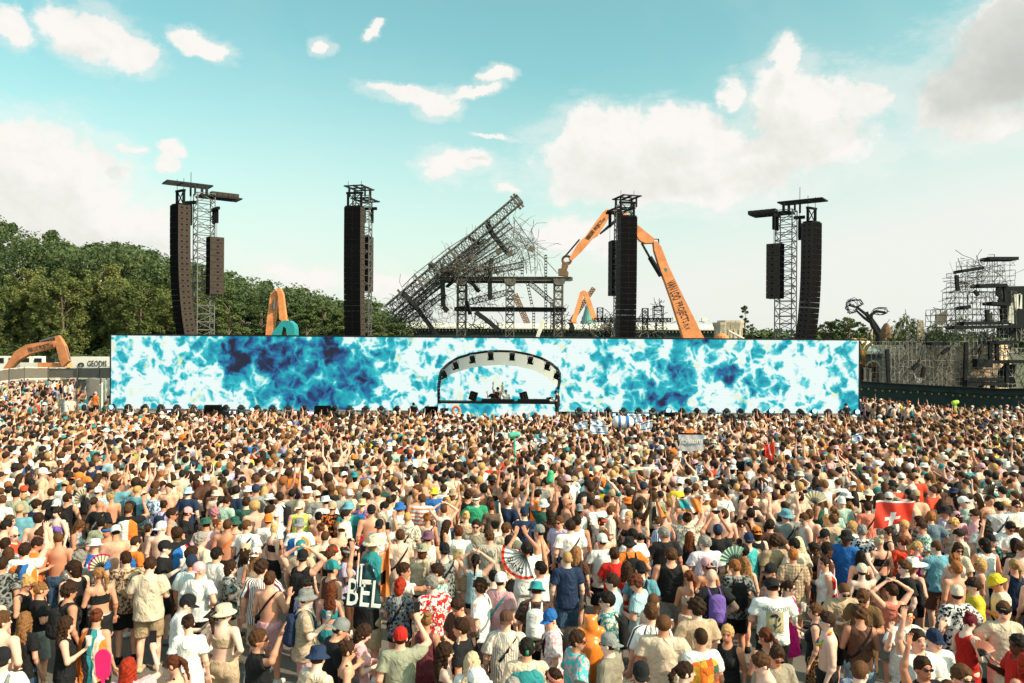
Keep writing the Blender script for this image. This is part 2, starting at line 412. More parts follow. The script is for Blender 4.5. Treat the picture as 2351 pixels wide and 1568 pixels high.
def hand(F, w, d, side, spread):
    d = np.array(d); up = np.array((0, 0, 1.)) if abs(d[2]) < .8 else np.array((0, 1., 0))
    n = np.cross(d, np.cross(up, d)); n /= np.linalg.norm(n)      # palm normal roughly +y/up
    s = np.cross(d, n)*side*(-1 if abs(d[2]) >= .8 and d[2] > 0 else 1)
    M = np.stack([s, d, n], 1)
    F.ell(w+d*.052, (.043, .056, .019), M, .012)
    for i, (o, L) in enumerate(((-.030, .064), (-.010, .076), (.011, .080), (.031, .072))):
        b = w+d*.090+s*o
        dd = d+s*(o*spread*10)+n*.12; dd /= np.linalg.norm(dd)
        m1 = b+dd*L*.55; d2 = dd+n*.35; d2 /= np.linalg.norm(d2)
        F.cone(b-dd*.02, .0105, m1, .0100, None, .004); F.cone(m1, .0100, m1+d2*L*.45, .0085, None, .003)
    t0 = w+d*.028+s*.034; td = d*.7+s*.75+n*.2; td /= np.linalg.norm(td)
    F.cone(t0, .015, t0+td*.035, .0125, None, .008); F.cone(t0+td*.035, .0125, t0+td*.06+d*.012, .0095, None, .004)
def bounds(g, pose):
    lo = np.array((-.32, -.22, -.02)); hi = np.array((.32, .28, 1.80))
    for sd in (-1, 1):
        sh, e, w, d = arm_pts(g, pose, sd)
        for p in (e, w, w+d*.2): lo = np.minimum(lo, p-.06); hi = np.maximum(hi, p+.06)
    return lo, hi
def f_body(g, pose, h):
    F = Field(*bounds(g, pose), h); w = 1. if g == 'm' else .88
    torso(F, g)
    for s in (-1, 1):
        a, b, c = legs(g, s)
        F.cone(a, .092 if g == 'm' else .094, b, .058*w, None, .03)
        F.cone(b, .056*w, c, .036*w, None, .02); F.ell((b+c)/2+np.array((0, -.022, .07)), (.048*w, .050*w, .11), None, .03)
        F.cone(c+(0, -.025, -.035), .034*w, c+(0, .14, -.047), .024, (.8, 1, 1), .03)
        sh, e, wr, d = arm_pts(g, pose, s)
        F.ell(sh+(-.008*s, 0, -.01), (.064*w,)*3, None, .03)
        F.cone(sh, .054*w, e, .042*w, None, .025); F.cone(sh*.78+e*.22, .052*w, sh*.45+e*.55, .046*w, None, .02)
        F.cone(e, .041*w, wr, .026*w, None, .012); F.ell(e*.72+wr*.28, (.043*w,)*3, None, .02)
        if h < .016: hand(F, wr, d, s, .6 if POSE[pose][0 if s > 0 else 1] in ('up', 'wave') else .15)
        else: F.cone(wr, .026, wr+d*.15, .024, None, .01)
    head(F, g, pose)
    return F
def folds(F, amp, seed):
    X, Y, Z = np.meshgrid(*F.ax, indexing='ij', sparse=True); r = np.random.default_rng(seed); p = r.uniform(0, 6.28, 6)
    F.F += (amp*(np.sin(26*Z+14*X*np.sin(p[0])+3*np.sin(9*X+p[1])+p[2])*.55+np.sin(17*X+11*Y+8*Z+p[3])*.6+np.sin(38*X-21*Z+p[4])*.35)-amp*.8).astype(np.float32)
def f_top(g, pose, kind, h):
    lo, hi = bounds(g, pose); lo = lo.copy(); lo[2] = .45 if kind == 'o' else .78; hi = hi.copy(); hi[2] = min(hi[2], 1.75)
    F = Field(lo-.04, hi+.04, h); w = 1. if g == 'm' else .88
    loose = {'t': .016, 's': .024, 'v': .024, 'k': .010, 'b': .008, 'o': .009}[kind]
    torso(F, g, loose, .03)
    if kind in 'tsvk':
        e = .012 if kind in 'sv' else 0
        F.cone((0, -.005, 1.28), (.165 if g == 'm' else .135)+e, (0, -.01, .84), (.190 if g == 'm' else .192)+e*1.6, (1, 1.22, 1), .03)
    if kind == 'o':
        F.cone((0, 0, 1.0), .145, (0, 0, .55), .225, (1, 1.15, 1), .03)
    for s in (-1, 1):
        sh, e, wr, d = arm_pts(g, pose, s)
        if kind in 'tsv':
            dd = e-sh; L = np.linalg.norm(dd); dd = dd/L; end = sh+dd*L*(.62 if kind == 't' else .74)
            F.cone(sh+np.array((-.010*s, 0, -.012)), .063*w+loose*.75, end+dd*.05, .060*w+loose*1.15, None, .022, cut=(end, dd))
        elif kind == 'k':
            F.cone((s*.235*w, 0, 1.27), .055, (s*.225*w, 0, 1.52), .080, (1, .6, 1), 0, sub=True)
        else:
            F.cone((s*.235*w, 0, 1.29), .062, (s*.20*w, 0, 1.52), .10, (1, .5, 1), 0, sub=True)
    folds(F, .0075 if kind in 'tsvo' else .002, hash((g, kind)) % 97 if False else ord(kind)+len(pose))
    if kind in 'tsv': F.ell((0, .02, 1.53), (.080, .090, .075), None, 0, sub=True); F.cutz({'t': .86, 's': .82, 'v': .82}[kind], False)
    elif kind == 'k': F.ell((0, .0, 1.545), (.085, .16, .125), None, 0, sub=True); F.cutz(.88, False)
    elif kind == 'o': F.ell((0, .0, 1.56), (.10, .17, .19), None, 0, sub=True); F.cutz(.56, False)
    if kind in 'tsvko': F.cutz(1.505, True)
    if kind == 'b':
        F.cutz(1.335, True); F.cutz(1.18, False)
        for s in (-1, 1):
            F.cone((s*.075, .085, 1.32), .012, (s*.085, -.01, 1.485), .012, None, .005); F.cone((s*.085, -.01, 1.485), .012, (s*.07, -.105, 1.33), .012, None, .005)
    if kind == 'v': F.cone((0, .16, 1.56), .10, (0, .20, .8), .10, (1, 1, 1), 0, sub=True)
    return F
def f_bot(g, kind, h):
    F = Field((-.30, -.22, .04 if kind == 'l' else .50), (.30, .24, 1.06), h)
    inf = {'s': .022, 'q': .010, 'l': .014, 'k': .012}[kind]
    if g == 'm': F.cone((0, 0, .92), .160+inf, (0, 0, 1.03), .142+inf, (1, 1.32, 1), .03)
    else: F.cone((0, -.01, .90), .170+inf, (0, 0, 1.02), .132+inf, (1, 1.32, 1), .03)
    if kind == 'k': F.cone((0, 0, .98), .150, (0, 0, .60), .215, (1, 1.2, 1), .03)
    for s in (-1, 1):
        a, b, c = legs(g, s)
        F.cone(a, .095+inf, b, .062+inf*(1.6 if kind == 's' else 1), None, .02)
        if kind == 'l': F.cone(b, .062+inf, c, .050+inf, None, .02)
    folds(F, .007 if kind != 'q' else .002, ord(kind))
    F.cutz({'s': .545, 'q': .78, 'l': .085, 'k': .60}[kind], False); F.cutz(1.015, True)
    return F
def f_hair(kind, pose, h, g='m'):
    M = hmat(pose); w = 1. if g == 'm' else .95
    lo = np.array((-.2, -.3, 1.12 if kind in 'lp' else 1.42)); F = Field(lo, (.2, .2, 1.83), h)
    t = {'s': .014, 'u': .0055, 'c': .028, 'm': .018, 'l': .018, 'p': .010, 'n': .010}[kind]
    F.ell(hp(M, (0, .004, .140)), np.array((.076, .094, .098))*w+t, M, .01)
    if kind == 's': F.ell(hp(M, (0, .03, .205)), (.060, .065, .040), M, .02)
    if kind in 'ml': F.ell(hp(M, (0, -.04, .06)), (.082, .065, .11), M, .03)
    if kind == 'l':
        b = PIV+np.array((0, -.075, -.02)); F.ell((b+np.array((M[0, 1]*-.03, 0, -.12))), (.105, .045, .20), None, .04)
        for s in (-1, 1): F.cone(hp(M, (s*.078, .0, .12)), .026, hp(M, (s*.088, -.01, -.08)), .022, None, .02)
    if kind == 'p':
        a = hp(M, (0, -.095, .165)); b = hp(M, (0, -.15, .08)); c = hp(M, (0, -.135, -.12))
        F.cone(a, .022, b, .032, None, .01); F.cone(b, .032, c, .014, None, .02)
    if kind == 'n': F.ell(hp(M, (0, -.075, .215)), (.045, .042, .038), M, .008)
    X, Y, Z = np.meshgrid(*F.ax, indexing='ij', sparse=True)
    if kind in 'c': F.F += (.010*(np.sin(75*X)*np.sin(70*Y+1)+np.sin(80*Z+60*X)*.6)).astype(np.float32)
    elif kind != 'u': F.F += (.0045*np.sin(95*X+30*Z+12*np.sin(14*Z))+.003*np.sin(120*Y+50*Z)+.004*np.sin(60*X+47*Y-70*Z)*np.sin(52*Z+33*X)).astype(np.float32)
    F.ell(hp(M, (0, .118, .065)), (.088, .090, .108), M, 0, sub=True)
    if kind in 'sucpn':     # trimmed at the nape
        L = (X-PIV[0])*M[0, 2]+(Y-PIV[1])*M[1, 2]+(Z-PIV[2])*M[2, 2]; Yl = (X-PIV[0])*M[0, 1]+(Y-PIV[1])*M[1, 1]+(Z-PIV[2])*M[2, 1]
        cut = np.maximum(.045-L, np.minimum(Yl+.005, .115-L)) if kind in 'suc' else .05-L
        if kind == 'p': cut = np.minimum(cut, Yl+.11)
        F.F = np.maximum(F.F, cut.astype(np.float32))
    return F
def f_shoe(g, side, h):
    a, b, c = legs(g, side)
    F = Field(c+(-.08, -.12, -.08), c+(.08, .26, .09), h)
    F.cone(c+(0, -.03, -.028), .045, c+(0, .15, -.040), .036, (.85, 1, 1), .03); F.cone(c+(0, 0, .02), .042, c+(0, -.01, -.03), .046, None, .02)
    F.cutz(c[2]-.073, False); return F
CACHE = {}
def cached(key, fn):
    if key not in CACHE: CACHE[key] = fn()
    return CACHE[key]
def m_body(g, pose):
    def mk():
        V, Q = f_body(g, pose, .0115).out(); me = npmesh('body', V, Q)
        M = hmat(pose); L = (V-PIV) @ M; w = 1. if g == 'm' else .95
        T = np.ones((len(V), 4), np.float32); x, y, z = L.T; fr = y > .05
        def put(m, c): T[m, :3] = c
        put(fr & (z > .034) & (z < .053) & (abs(x) < .026) & (y > .085), (.72, .42, .42) if g == 'm' else (.7, .25, .28))
        put(fr & (abs(abs(x)-.032) < .020) & (abs(z-.137) < .007), (.30, .24, .2))
        put(fr & (abs(abs(x)-.032) < .015) & (abs(z-.116) < .008), (.22, .18, .17))
        put((z > .0) & (z < .235) & (abs(abs(x)-.05) < .022) & fr & (z < .1) & (z > .06), (1.08, .88, .85))
        if g == 'm': put((abs(abs(V[:, 0])-.085) < .016) & (abs(V[:, 2]-1.31) < .016) & (V[:, 1] > .05), (.72, .5, .45))
        at = me.color_attributes.new('tint', 'FLOAT_COLOR', 'POINT'); at.data.foreach_set('color', T.ravel()); return me
    return cached(('B', g, pose), mk)
def m_top(g, pose, kind): return cached(('T', g, pose, kind), lambda: npmesh('shirt', *f_top(g, pose, kind, .015).out()))
def m_bot(g, kind): return cached(('L', g, kind), lambda: npmesh('shorts', *f_bot(g, kind, .016).out()))
def m_hair(kind, pose, g): return cached(('H', kind, g, POSE[pose][2:]), lambda: npmesh('hair', *f_hair(kind, pose, .011, g).out()))
def m_shoe(g, s): return cached(('S', g, s), lambda: npmesh('shoe', *f_shoe(g, s, .012).out()))
# ---- accessories, modelled in head space (origin at the neck pivot) or body space
def head_ring(mb, prof, n=24, ex=1., M=None):
    """lathe with the head's oval section; prof of (radius, z)"""
    S = Matrix.Diagonal((1, 1.18*ex, 1)).to_4x4(); T = Matrix.Translation((0, .006, 0))
    return mb.lathe(prof, n, T @ S)
def mk_hat(kind):
    mb = MB()
    if kind in 'cCv':
        if kind != 'v': head_ring(mb, [(.088, .128), (.0885, .150), (.086, .185), (.076, .218), (.055, .243), (.028, .256), (.006, .259), (.001, .259)])
        else: head_ring(mb, [(.0885, .135), (.090, .137), (.090, .172), (.0885, .174)])
        sg = -1 if kind == 'C' else 1
        def f(u, v):
            a = (u-.5)*2; y = (.090*math.sqrt(max(0, 1-a*a*.62))+v*.085*math.sqrt(max(.02, 1-a*a)))+.008
            return (a*.078*(1 if v < .5 else .97), sg*y, .142-.016*a*a-v*.014)
        mb.grid(f, 10, 3); mb.grid(lambda u, v: tuple(np.array(f(u, v))-np.array((0, 0, .004))), 10, 3)
        if kind != 'v': mb.lathe([(.009, .258), (.007, .264), (.001, .266)], 8)
    elif kind == 'b':
        head_ring(mb, [(.137, .120), (.139, .123), (.112, .146), (.0905, .160), (.089, .190), (.084, .228), (.074, .244), (.04, .250), (.001, .251)])
        head_ring(mb, [(.137, .120), (.110, .142), (.088, .156)])
    elif kind == 'w':
        head_ring(mb, [(.205, .135), (.207, .139), (.15, .150), (.0905, .156), (.089, .200), (.080, .248), (.06, .255), (.03, .246), (.001, .244)], 28)
        head_ring(mb, [(.205, .135), (.15, .146), (.088, .152)], 28)
    elif kind == 'h':
        T = Matrix.Rotation(R(-10), 4, 'X'); S = Matrix.Diagonal((1, 1.19, 1)).to_4x4()
        mb.lathe([(.089, .140), (.092, .142), (.094, .160), (.091, .185), (.088, .187)], 24, T @ S)
        mb.box((0, -.118, .12), (.035, .012, .06))
    return mb.mesh({'c': 'cap', 'C': 'cap', 'b': 'hat', 'w': 'hat', 'h': 'headband', 'v': 'visor'}[kind], True)
def mk_glasses():
    mb = MB()
    for s in (-1, 1):
        V = []; n = 10
        for dy in (0, .006):
            for k in range(n):
                a = 2*math.pi*k/n; V.append((s*.033+.026*math.cos(a), .112+dy-abs(s*.033+.026*math.cos(a))*.10, .113+.018*math.sin(a)))
        mb.add(V, [tuple(range(n)), tuple(range(n, 2*n))]+[(i, (i+1) % n, n+(i+1) % n, n+i) for i in range(n)])
        mb.bar((s*.058, .108, .120), (s*.080, .005, .112), .004, .006)
    mb.bar((-.012, .114, .120), (.012, .114, .120), .005)
    return mb.mesh('sunglasses')
def mk_pack():
    F = Field((-.2, -.36, .95), (.2, -.05, 1.52), .016)
    F.cone((0, -.20, 1.08), .085, (0, -.185, 1.36), .078, (.62, 1, 1), .0); F.cone((0, -.27, 1.08), .04, (0, -.265, 1.20), .035, (.5, 1, 1), .02)
    V, Q = F.out(); mb = MB(); mb.add(V, [tuple(q) for q in Q])
    for s in (-1, 1):
        pts = [(s*.085, -.15, 1.40), (s*.095, -.06, 1.485), (s*.10, .04, 1.47), (s*.115, .125, 1.36), (s*.13, .12, 1.22), (s*.155, .03, 1.12), (s*.13, -.12, 1.10)]
        for a, b in zip(pts, pts[1:]): mb.bar(a, b, .045, .012, up=(0, 0, 1) if abs(a[1]-b[1]) < .05 else (s, 0, 1))
    return mb.mesh('backpack', True)
def mk_strap(g):
    mb = MB(); w = 1. if g == 'm' else .86; pts = []
    for i in range(29):
        a = 2*math.pi*i/28; x = .178*w*math.cos(a)*.93; z = 1.245+.225*math.cos(a)
        pts.append((x, -.147*w*math.sin(a)-.005, z))
    pts = [(p[0]*(1.16 if p[2] < 1.1 else 1), p[1]*(1.08 if p[2] < 1.2 else 1), p[2]) for p in pts]
    for a, b in zip(pts, pts[1:]):
        o = Vector((a[0], a[1], 0)).normalized() if Vector((a[0], a[1], 0)).length > .05 else Vector((0, 0, 1))
        mb.bar(a, b, .008, .034, up=Vector(b).__sub__(Vector(a)).cross(o))
    mb.box((-.19*w, .02, 1.02), (.05, .17, .12))
    return mb.mesh('shoulder_bag')
def mk_waistbag():
    F = Field((-.2, -.24, .9), (.2, .24, 1.12), .014)
    F.cone((-.09, .15, 1.0), .05, (.09, .15, 1.0), .05, (1, 1.3, 1), .0); V, Q = F.out(); mb = MB(); mb.add(V, [tuple(q) for q in Q])
    mb.lathe([(.160, .99), (.164, .99), (.164, 1.02), (.160, 1.02)], 24, Matrix.Diagonal((1, .82, 1)).to_4x4()); return mb.mesh('waist_bag', True)
def mk_cape():
    mb = MB()
    def f(u, v, o=0.):
        a = (u-.5)*2.5; r = .205+.05*v+.018*math.sin(u*17+v*2)*(.3+v)+o; z = 1.475-.70*v-.09*abs(u-.5)**1.5*(1-v)+.03*math.sin(u*9)*v
        top = max(0, 1-v*7)
        return (r*(1-.45*top)*math.sin(a), -r*(.80-.45*top)*math.cos(a)-.005, z+top*.02)
    mb.grid(f, 22, 18); mb.grid(lambda u, v: f(u, v, .006), 22, 18)
    return mb.mesh('flag_cape', True)
def mk_lei():
    mb = MB()
    for i in range(26):
        a = 2*math.pi*i/26; c = (.10*math.sin(a), .045+.085*math.cos(a), 1.40-.10*math.cos(a)+.02)
        mb.lathe([(.001, -.022), (.024, -.01), (.026, .008), (.001, .022)], 6, Matrix.Translation(c))
    return mb.mesh('flower_garland', True)
def acc(kind, g='m'):
    fn = {'G': mk_glasses, 'B': mk_pack, 'N': mk_waistbag, 'F': mk_cape, 'lei': mk_lei}.get(kind)
    if kind == 'S': return cached(('A', 'S', g), lambda: mk_strap(g))
    return cached(('A', kind), fn if fn else (lambda: mk_hat(kind)))
# ---- colours (linear base colours)
C = dict(white=(.78, .77, .75), black=(.012, .012, .014), grey=(.24, .25, .25), navy=(.015, .03, .075), cream=(.74, .60, .46), beige=(.54, .40, .27),
 khaki=(.40, .29, .18), taupe=(.30, .26, .20), sage=(.30, .31, .23), brown=(.10, .045, .03), brown2=(.16, .085, .035), brown3=(.13, .085, .06), pink=(.72, .38, .42),
 blush=(.70, .50, .40), coral=(.75, .22, .15), orange=(.80, .20, .03), red=(.55, .02, .015), scarlet=(.75, .07, .03), maroon=(.14, .03, .045), magenta=(.70, .01, .22),
 purple=(.15, .09, .35), lilac=(.50, .43, .62), lilac2=(.66, .60, .70), blue=(.02, .13, .42), skyblue=(.13, .33, .42), lblue=(.40, .58, .66), greyblue=(.14, .20, .26),
 teal=(.03, .25, .28), aqua=(.08, .50, .52), mint=(.40, .55, .47), green=(.03, .28, .15), dgreen=(.03, .10, .075), lime=(.50, .65, .12), yellow=(.75, .55, .04),
 straw=(.72, .55, .28), silver=(.5, .5, .5), denim=(.04, .08, .15), lden=(.22, .36, .48), leo=(.42, .24, .11), plum=(.16, .07, .12), tow=(.8, .25, .03))
HC = dict(blk=(.011, .008, .006), dbr=(.032, .014, .007), br=(.085, .036, .015), lbr=(.23, .105, .04), bln=(.48, .28, .11), plt=(.70, .52, .33), gin=(.28, .10, .03),
 aub=(.11, .03, .012), red=(.35, .03, .01), gry=(.22, .20, .18), pinkh=(.5, .2, .25), maroonh=(.14, .01, .02))
SKIN = [(.80, .47, .36), (.75, .41, .30), (.68, .34, .23), (.82, .55, .45), (.56, .26, .165)]; DARK = (.10, .045, .025)
def pat_mats():
    def start(name, rough=.85):
        m, t, b = material(name, rough, 0, .25)
        oi = t.new('ShaderNodeObjectInfo'); A = oi.outputs['Color']
        at = t.new('ShaderNodeAttribute', attribute_type='OBJECT', attribute_name='c2'); B = at.outputs['Color']
        co = t.new('ShaderNodeTexCoord').outputs['Object']
        wr = t.noise(t.vm('MULTIPLY', t.vm('ADD', co, t.comb(oi.outputs['Random'], oi.outputs['Random'], 0.)), (1., 1., .7)), 6.5, 2, .5, 2.2)
        bump(t, b, t.m('ADD', wr, t.m('MULTIPLY', t.noise(co, 60, 2), .04)), .75, .05)
        return t, b, A, B, co, oi
    def fin(t, b, c): 
        t.put(b.inputs['Base Color'], c)
    t, b, A, B, co, oi = start('cloth_plain')
    v = t.ss(t.noise(co, 6, 3, .6), .3, .7, .88, 1.08); fin(t, b, t.vm('MULTIPLY', A, t.comb(v, v, v)))
    X = lambda t, co: t.sep(co)
    t, b, A, B, co, oi = start('cloth_stv'); x, y, z = X(t, co)
    an = t.m('ARCTAN2', x, t.m('MULTIPLY', y, -1.)); fin(t, b, t.mix(t.ss(t.m('SINE', t.m('MULTIPLY', an, 34.)), -.1, .15), A, B))
    t, b, A, B, co, oi = start('cloth_st3'); x, y, z = X(t, co)
    an = t.m('ARCTAN2', x, t.m('MULTIPLY', y, -1.)); fin(t, b, t.mix(t.ss(t.m('SINE', t.m('MULTIPLY', an, 12.)), .72, .8), A, B))
    t, b, A, B, co, oi = start('cloth_sth'); x, y, z = X(t, co)
    fin(t, b, t.mix(t.ss(t.m('SINE', t.m('MULTIPLY', z, 75.)), -.1, .15), A, B))
    t, b, A, B, co, oi = start('cloth_flo')
    d = t.vm('ADD', co, t.vm('MULTIPLY', t.new('ShaderNodeTexNoise').outputs['Color'], (.0, .0, .0)))
    n = t.noise(co, 26, 3, .6, 1.2); vv = t.vor(co, 19).outputs['Distance']
    fin(t, b, t.mix(t.ss(t.m('ADD', n, t.m('MULTIPLY', vv, -.5)), .24, .30), A, B))
    t, b, A, B, co, oi = start('cloth_pla'); x, y, z = X(t, co)
    g1 = t.ss(t.m('SINE', t.m('MULTIPLY', x, 120.)), .5, .8); g2 = t.ss(t.m('SINE', t.m('MULTIPLY', z, 120.)), .5, .8)
    fin(t, b, t.mix(t.m('MULTIPLY', t.m('ADD', g1, g2), .4), A, B))
    t, b, A, B, co, oi = start('cloth_tie'); fin(t, b, t.mix(t.ss(t.noise(co, 8, 4, .6, 2.5), .42, .58), A, B))
    t, b, A, B, co, oi = start('cloth_leo'); dv = t.vor(co, 24).outputs['Distance']
    fin(t, b, t.mix(t.m('MULTIPLY', t.ss(dv, .30, .36), t.ss(dv, .62, .55)), A, (.02, .012, .008, 1)))
    t, b, A, B, co, oi = start('cloth_half'); x, y, z = X(t, co)
    c = t.mix(t.ss(x, -.06, -.05), A, (.75, .74, .72, 1)); fin(t, b, t.mix(t.ss(x, .05, .06), c, B))
    t, b, A, B, co, oi = start('cloth_dk'); x, y, z = X(t, co)
    f = t.m('MAXIMUM', t.ss(t.m('ABSOLUTE', t.m('ADD', x, .06)), .045, .035), t.ss(t.m('ABSOLUTE', t.m('SUBTRACT', z, 1.17)), .045, .035)); fin(t, b, t.mix(f, A, B))
    t, b, A, B, co, oi = start('cloth_star'); x, y, z = X(t, co)
    xx = t.m('ADD', x, .02); zz = t.m('SUBTRACT', z, 1.28); an = t.m('ARCTAN2', xx, zz); rr = t.m('SQRT', t.m('ADD', t.m('MULTIPLY', xx, xx), t.m('MULTIPLY', zz, zz)))
    lim = t.m('MULTIPLY_ADD', t.m('COSINE', t.m('MULTIPLY', an, 5.)), .035, .06)
    c = t.mix(t.ss(t.m('SUBTRACT', lim, rr), 0., .006), A, (.75, .74, .75, 1))
    c = t.mix(t.ss(z, 1.02, 1.01), c, (.55, .03, .03, 1)); fin(t, b, t.mix(t.ss(t.m('ABSOLUTE', t.m('SUBTRACT', z, 1.06)), .045, .04), c, (.75, .74, .75, 1)))
    t, b, A, B, co, oi = start('cloth_tow'); x, y, z = X(t, co)
    n = t.m('ADD', t.m('MULTIPLY', x, 1.6), t.m('ADD', t.m('MULTIPLY', t.noise(co, 3, 2), .35), .32))
    c = t.mix(t.ss(n, .38, .39), A, (.02, .02, .03, 1)); c = t.mix(t.ss(n, .50, .51), c, B); c = t.mix(t.ss(n, .62, .63), c, (.7, .65, .55, 1)); fin(t, b, t.mix(t.ss(n, .74, .75), c, A))
    t, b, A, B, co, oi = start('cloth_patch'); cell = t.vm('MULTIPLY', co, (11., 1., 11.)); fl = t.new('ShaderNodeVectorMath', operation='FLOOR'); t.put(fl.inputs[0], cell)
    wn = t.new('ShaderNodeTexWhiteNoise'); t.put(wn.inputs['Vector'], t.vm('MULTIPLY', fl.outputs[0], (1., 0., 1.)))
    fin(t, b, t.ramp(wn.outputs['Value'], [(0, (.65, .14, .02)), (.35, (.30, .10, .06)), (.55, (.55, .30, .03)), (.72, (.05, .12, .07)), (.85, (.55, .08, .02)), (.95, (.05, .28, .24))], 'CONSTANT'))
    t, b, A, B, co, oi = start('cloth_check'); x, y, z = X(t, co)
    ck = t.new('ShaderNodeTexChecker'); t.put(ck.inputs['Vector'], t.comb(t.m('MULTIPLY', t.m('ADD', t.m('MULTIPLY', x, 1.6), z), 9.), .5, t.m('MULTIPLY', t.m('SUBTRACT', z, t.m('MULTIPLY', x, 1.6)), 9.)))
    ck.inputs['Scale'].default_value = 1.; t.put(ck.inputs[1], A); t.put(ck.inputs[2], B); fin(t, b, ck.outputs[0])
    # rainbow garland
    t, b, A, B, co, oi = start('garland'); x, y, z = X(t, co)
    fin(t, b, t.ramp(t.m('FRACT', t.m('MULTIPLY', t.m('ADD', z, t.m('MULTIPLY', x, .7)), 5.)), [(0, (.7, .04, .03)), (.2, (.8, .3, .02)), (.4, (.75, .6, .03)), (.55, (.1, .5, .12)), (.7, (.03, .15, .5)), (.85, (.25, .05, .4))], 'CONSTANT'))
    # skin
    m, t, b = material('skin', .48, 0, .22); oi = t.new('ShaderNodeObjectInfo'); at = t.new('ShaderNodeAttribute', attribute_name='tint')
    co = t.new('ShaderNodeTexCoord').outputs['Object']; n = t.noise(co, 5, 4, .6)
    c = t.mix(1., oi.outputs['Color'], at.outputs['Color'], 'MULTIPLY'); c = t.mix(t.ss(n, .35, .75, 0., .35), c, (.95, .72, .62, 1), 'MULTIPLY'); t.put(b.inputs['Base Color'], c)
    b.inputs['Subsurface Weight'].default_value = 0.0
    # hair
    m, t, b = material('hair', .65, 0, .15); oi = t.new('ShaderNodeObjectInfo'); co = t.new('ShaderNodeTexCoord').outputs['Object']
    st = t.noise(t.vm('MULTIPLY', co, (1., 1., .12)), 130, 3, .7); v = t.ss(st, .3, .7, .55, 1.5)
    t.put(b.inputs['Base Color'], t.vm('MULTIPLY', oi.outputs['Color'], t.comb(v, v, v))); bump(t, b, st, .7, .006)
    # shiny accessory
    m, t, b = material('glossy_plastic', .15, 0, .8); t.put(b.inputs['Base Color'], t.new('ShaderNodeObjectInfo').outputs['Color'])
pat_mats()
def PM(p): return MATS['cloth_'+p] if p else MATS['cloth_plain']
def variant(me, mat, name):
    """the same mesh carrying another material (cached copy)"""
    key = ('V', me.name, mat.name, name)
    if key not in CACHE:
        c = me.copy(); c.name = name; c.materials.clear(); c.materials.append(mat); CACHE[key] = c
    return CACHE[key]
def child(name, me, mat, par, col, c2=None, mtx=None):
    o = bpy.data.objects.new(name, variant(me, mat, name)); COL.objects.link(o); o.parent = par; o.color = (*col, 1)
    if c2 is not None: o['c2'] = c2
    if mtx is not None: o.matrix_local = mtx
    return o
TOPN = {'t': 'shirt', 's': 'shirt', 'v': 'shirt', 'k': 'tank_top', 'b': 'crop_top', 'o': 'dress'}
BOTN = {'s': 'shorts', 'q': 'shorts', 'l': 'trousers', 'k': 'skirt'}
def jit(c, a=.12): k = 1+random.uniform(-a, a); return tuple(min(.9, x*k) for x in c)
def colpat(s):
    """'white/flo/pink' -> colour, pattern, colour2"""
    p = s.split('/'); return C.get(p[0], (.5, .5, .5)), (p[1] if len(p) > 1 else ''), C.get(p[2]) if len(p) > 2 else None
def person(x, y, z, h, g, pose, yaw, top, bot, hair, hat, ex, wide=1., shoes=True):
    if pose == 'd': pose = random.choice(['d', 'd', 'd1', 'd2', 'd3'])
    exs = [] if ex == '-' else ex.split(',')
    b = bpy.data.objects.new('person', variant(m_body(g, pose), MATS['skin'], 'body')); COL.objects.link(b)
    sk = DARK if 'dark' in exs else random.choice(SKIN); b.color = (*jit(sk, .1), 1)
    s = h/1.78; w = s*random.uniform(.96, 1.06)*(1.16 if ('wide' in exs or 'heavy' in exs) else 1.)
    b.location = (x, y, z); b.rotation_euler = (0, 0, R(yaw)); b.scale = (w, w, s)
    if top != 'n':
        k, cs = top.split(':'); c, p, c2 = colpat(cs); child(TOPN[k], m_top(g, pose, k), PM(p), b, jit(c), c2)
    else: k = 'n'
    if k != 'o':
        kb, cs = bot.split(':'); c, p, c2 = colpat(cs); child(BOTN[kb], m_bot(g, kb), PM('leo' if cs == 'leo' else p), b, jit(c), c2)
    hm = Matrix.Translation(Vector(PIV)) @ Matrix([list(r) for r in hmat(pose)]).to_4x4()
    hk, hc = hair[0], hair[1:].lstrip(':') if len(hair) > 1 else 'dbr'
    if hat[0] in 'cCbw' and hk in 'sc': hk = 'u'
    if hk != 'a': child('hair', m_hair(hk, pose, g), MATS['hair'], b, jit(HC.get(hc, HC['dbr']), .25))
    if hat != '-':
        hk2, cc = hat.split(':'); nm = {'c': 'cap', 'C': 'cap', 'b': 'hat', 'w': 'hat', 'h': 'headband', 'v': 'visor'}[hk2]
        child(nm, acc(hk2), MATS['cloth_plain'], b, jit(C[cc]), None, hm)
    for e in exs:
        kk, *a = e.split(':'); col = C.get(a[0], C['black']) if a and '/' not in a[0] else C['black']
        if kk == 'G': child('sunglasses', acc('G'), MATS['glossy_plastic'], b, (.01, .01, .012), None, hm)
        elif kk == 'W': child('sunglasses', acc('G'), MATS['glossy_plastic'], b, col, None, hm)
        elif kk == 'B': child('backpack', acc('B'), MATS['cloth_plain'], b, col)
        elif kk == 'N': child('waist_bag', acc('N'), MATS['glossy_plastic' if a[0] == 'silver' else 'cloth_plain'], b, col)
        elif kk == 'S': child('shoulder_bag', acc('S', g), MATS['cloth_plain'], b, col)
        elif kk == 'lei': child('flower_garland', acc('lei'), MATS['garland'], b, col)
        elif kk == 'F':
            c, p, c2 = colpat(a[0]); child('flag_cape', acc('F'), PM('' if p == 'pln' else p), b, c, c2)
    if shoes:
        sc = random.choice([C['white'], C['white'], C['black'], C['beige'], C['grey']])
        for sd in (-1, 1): child('shoe', m_shoe(g, sd), MATS['cloth_plain'], b, sc)
    return b, pose
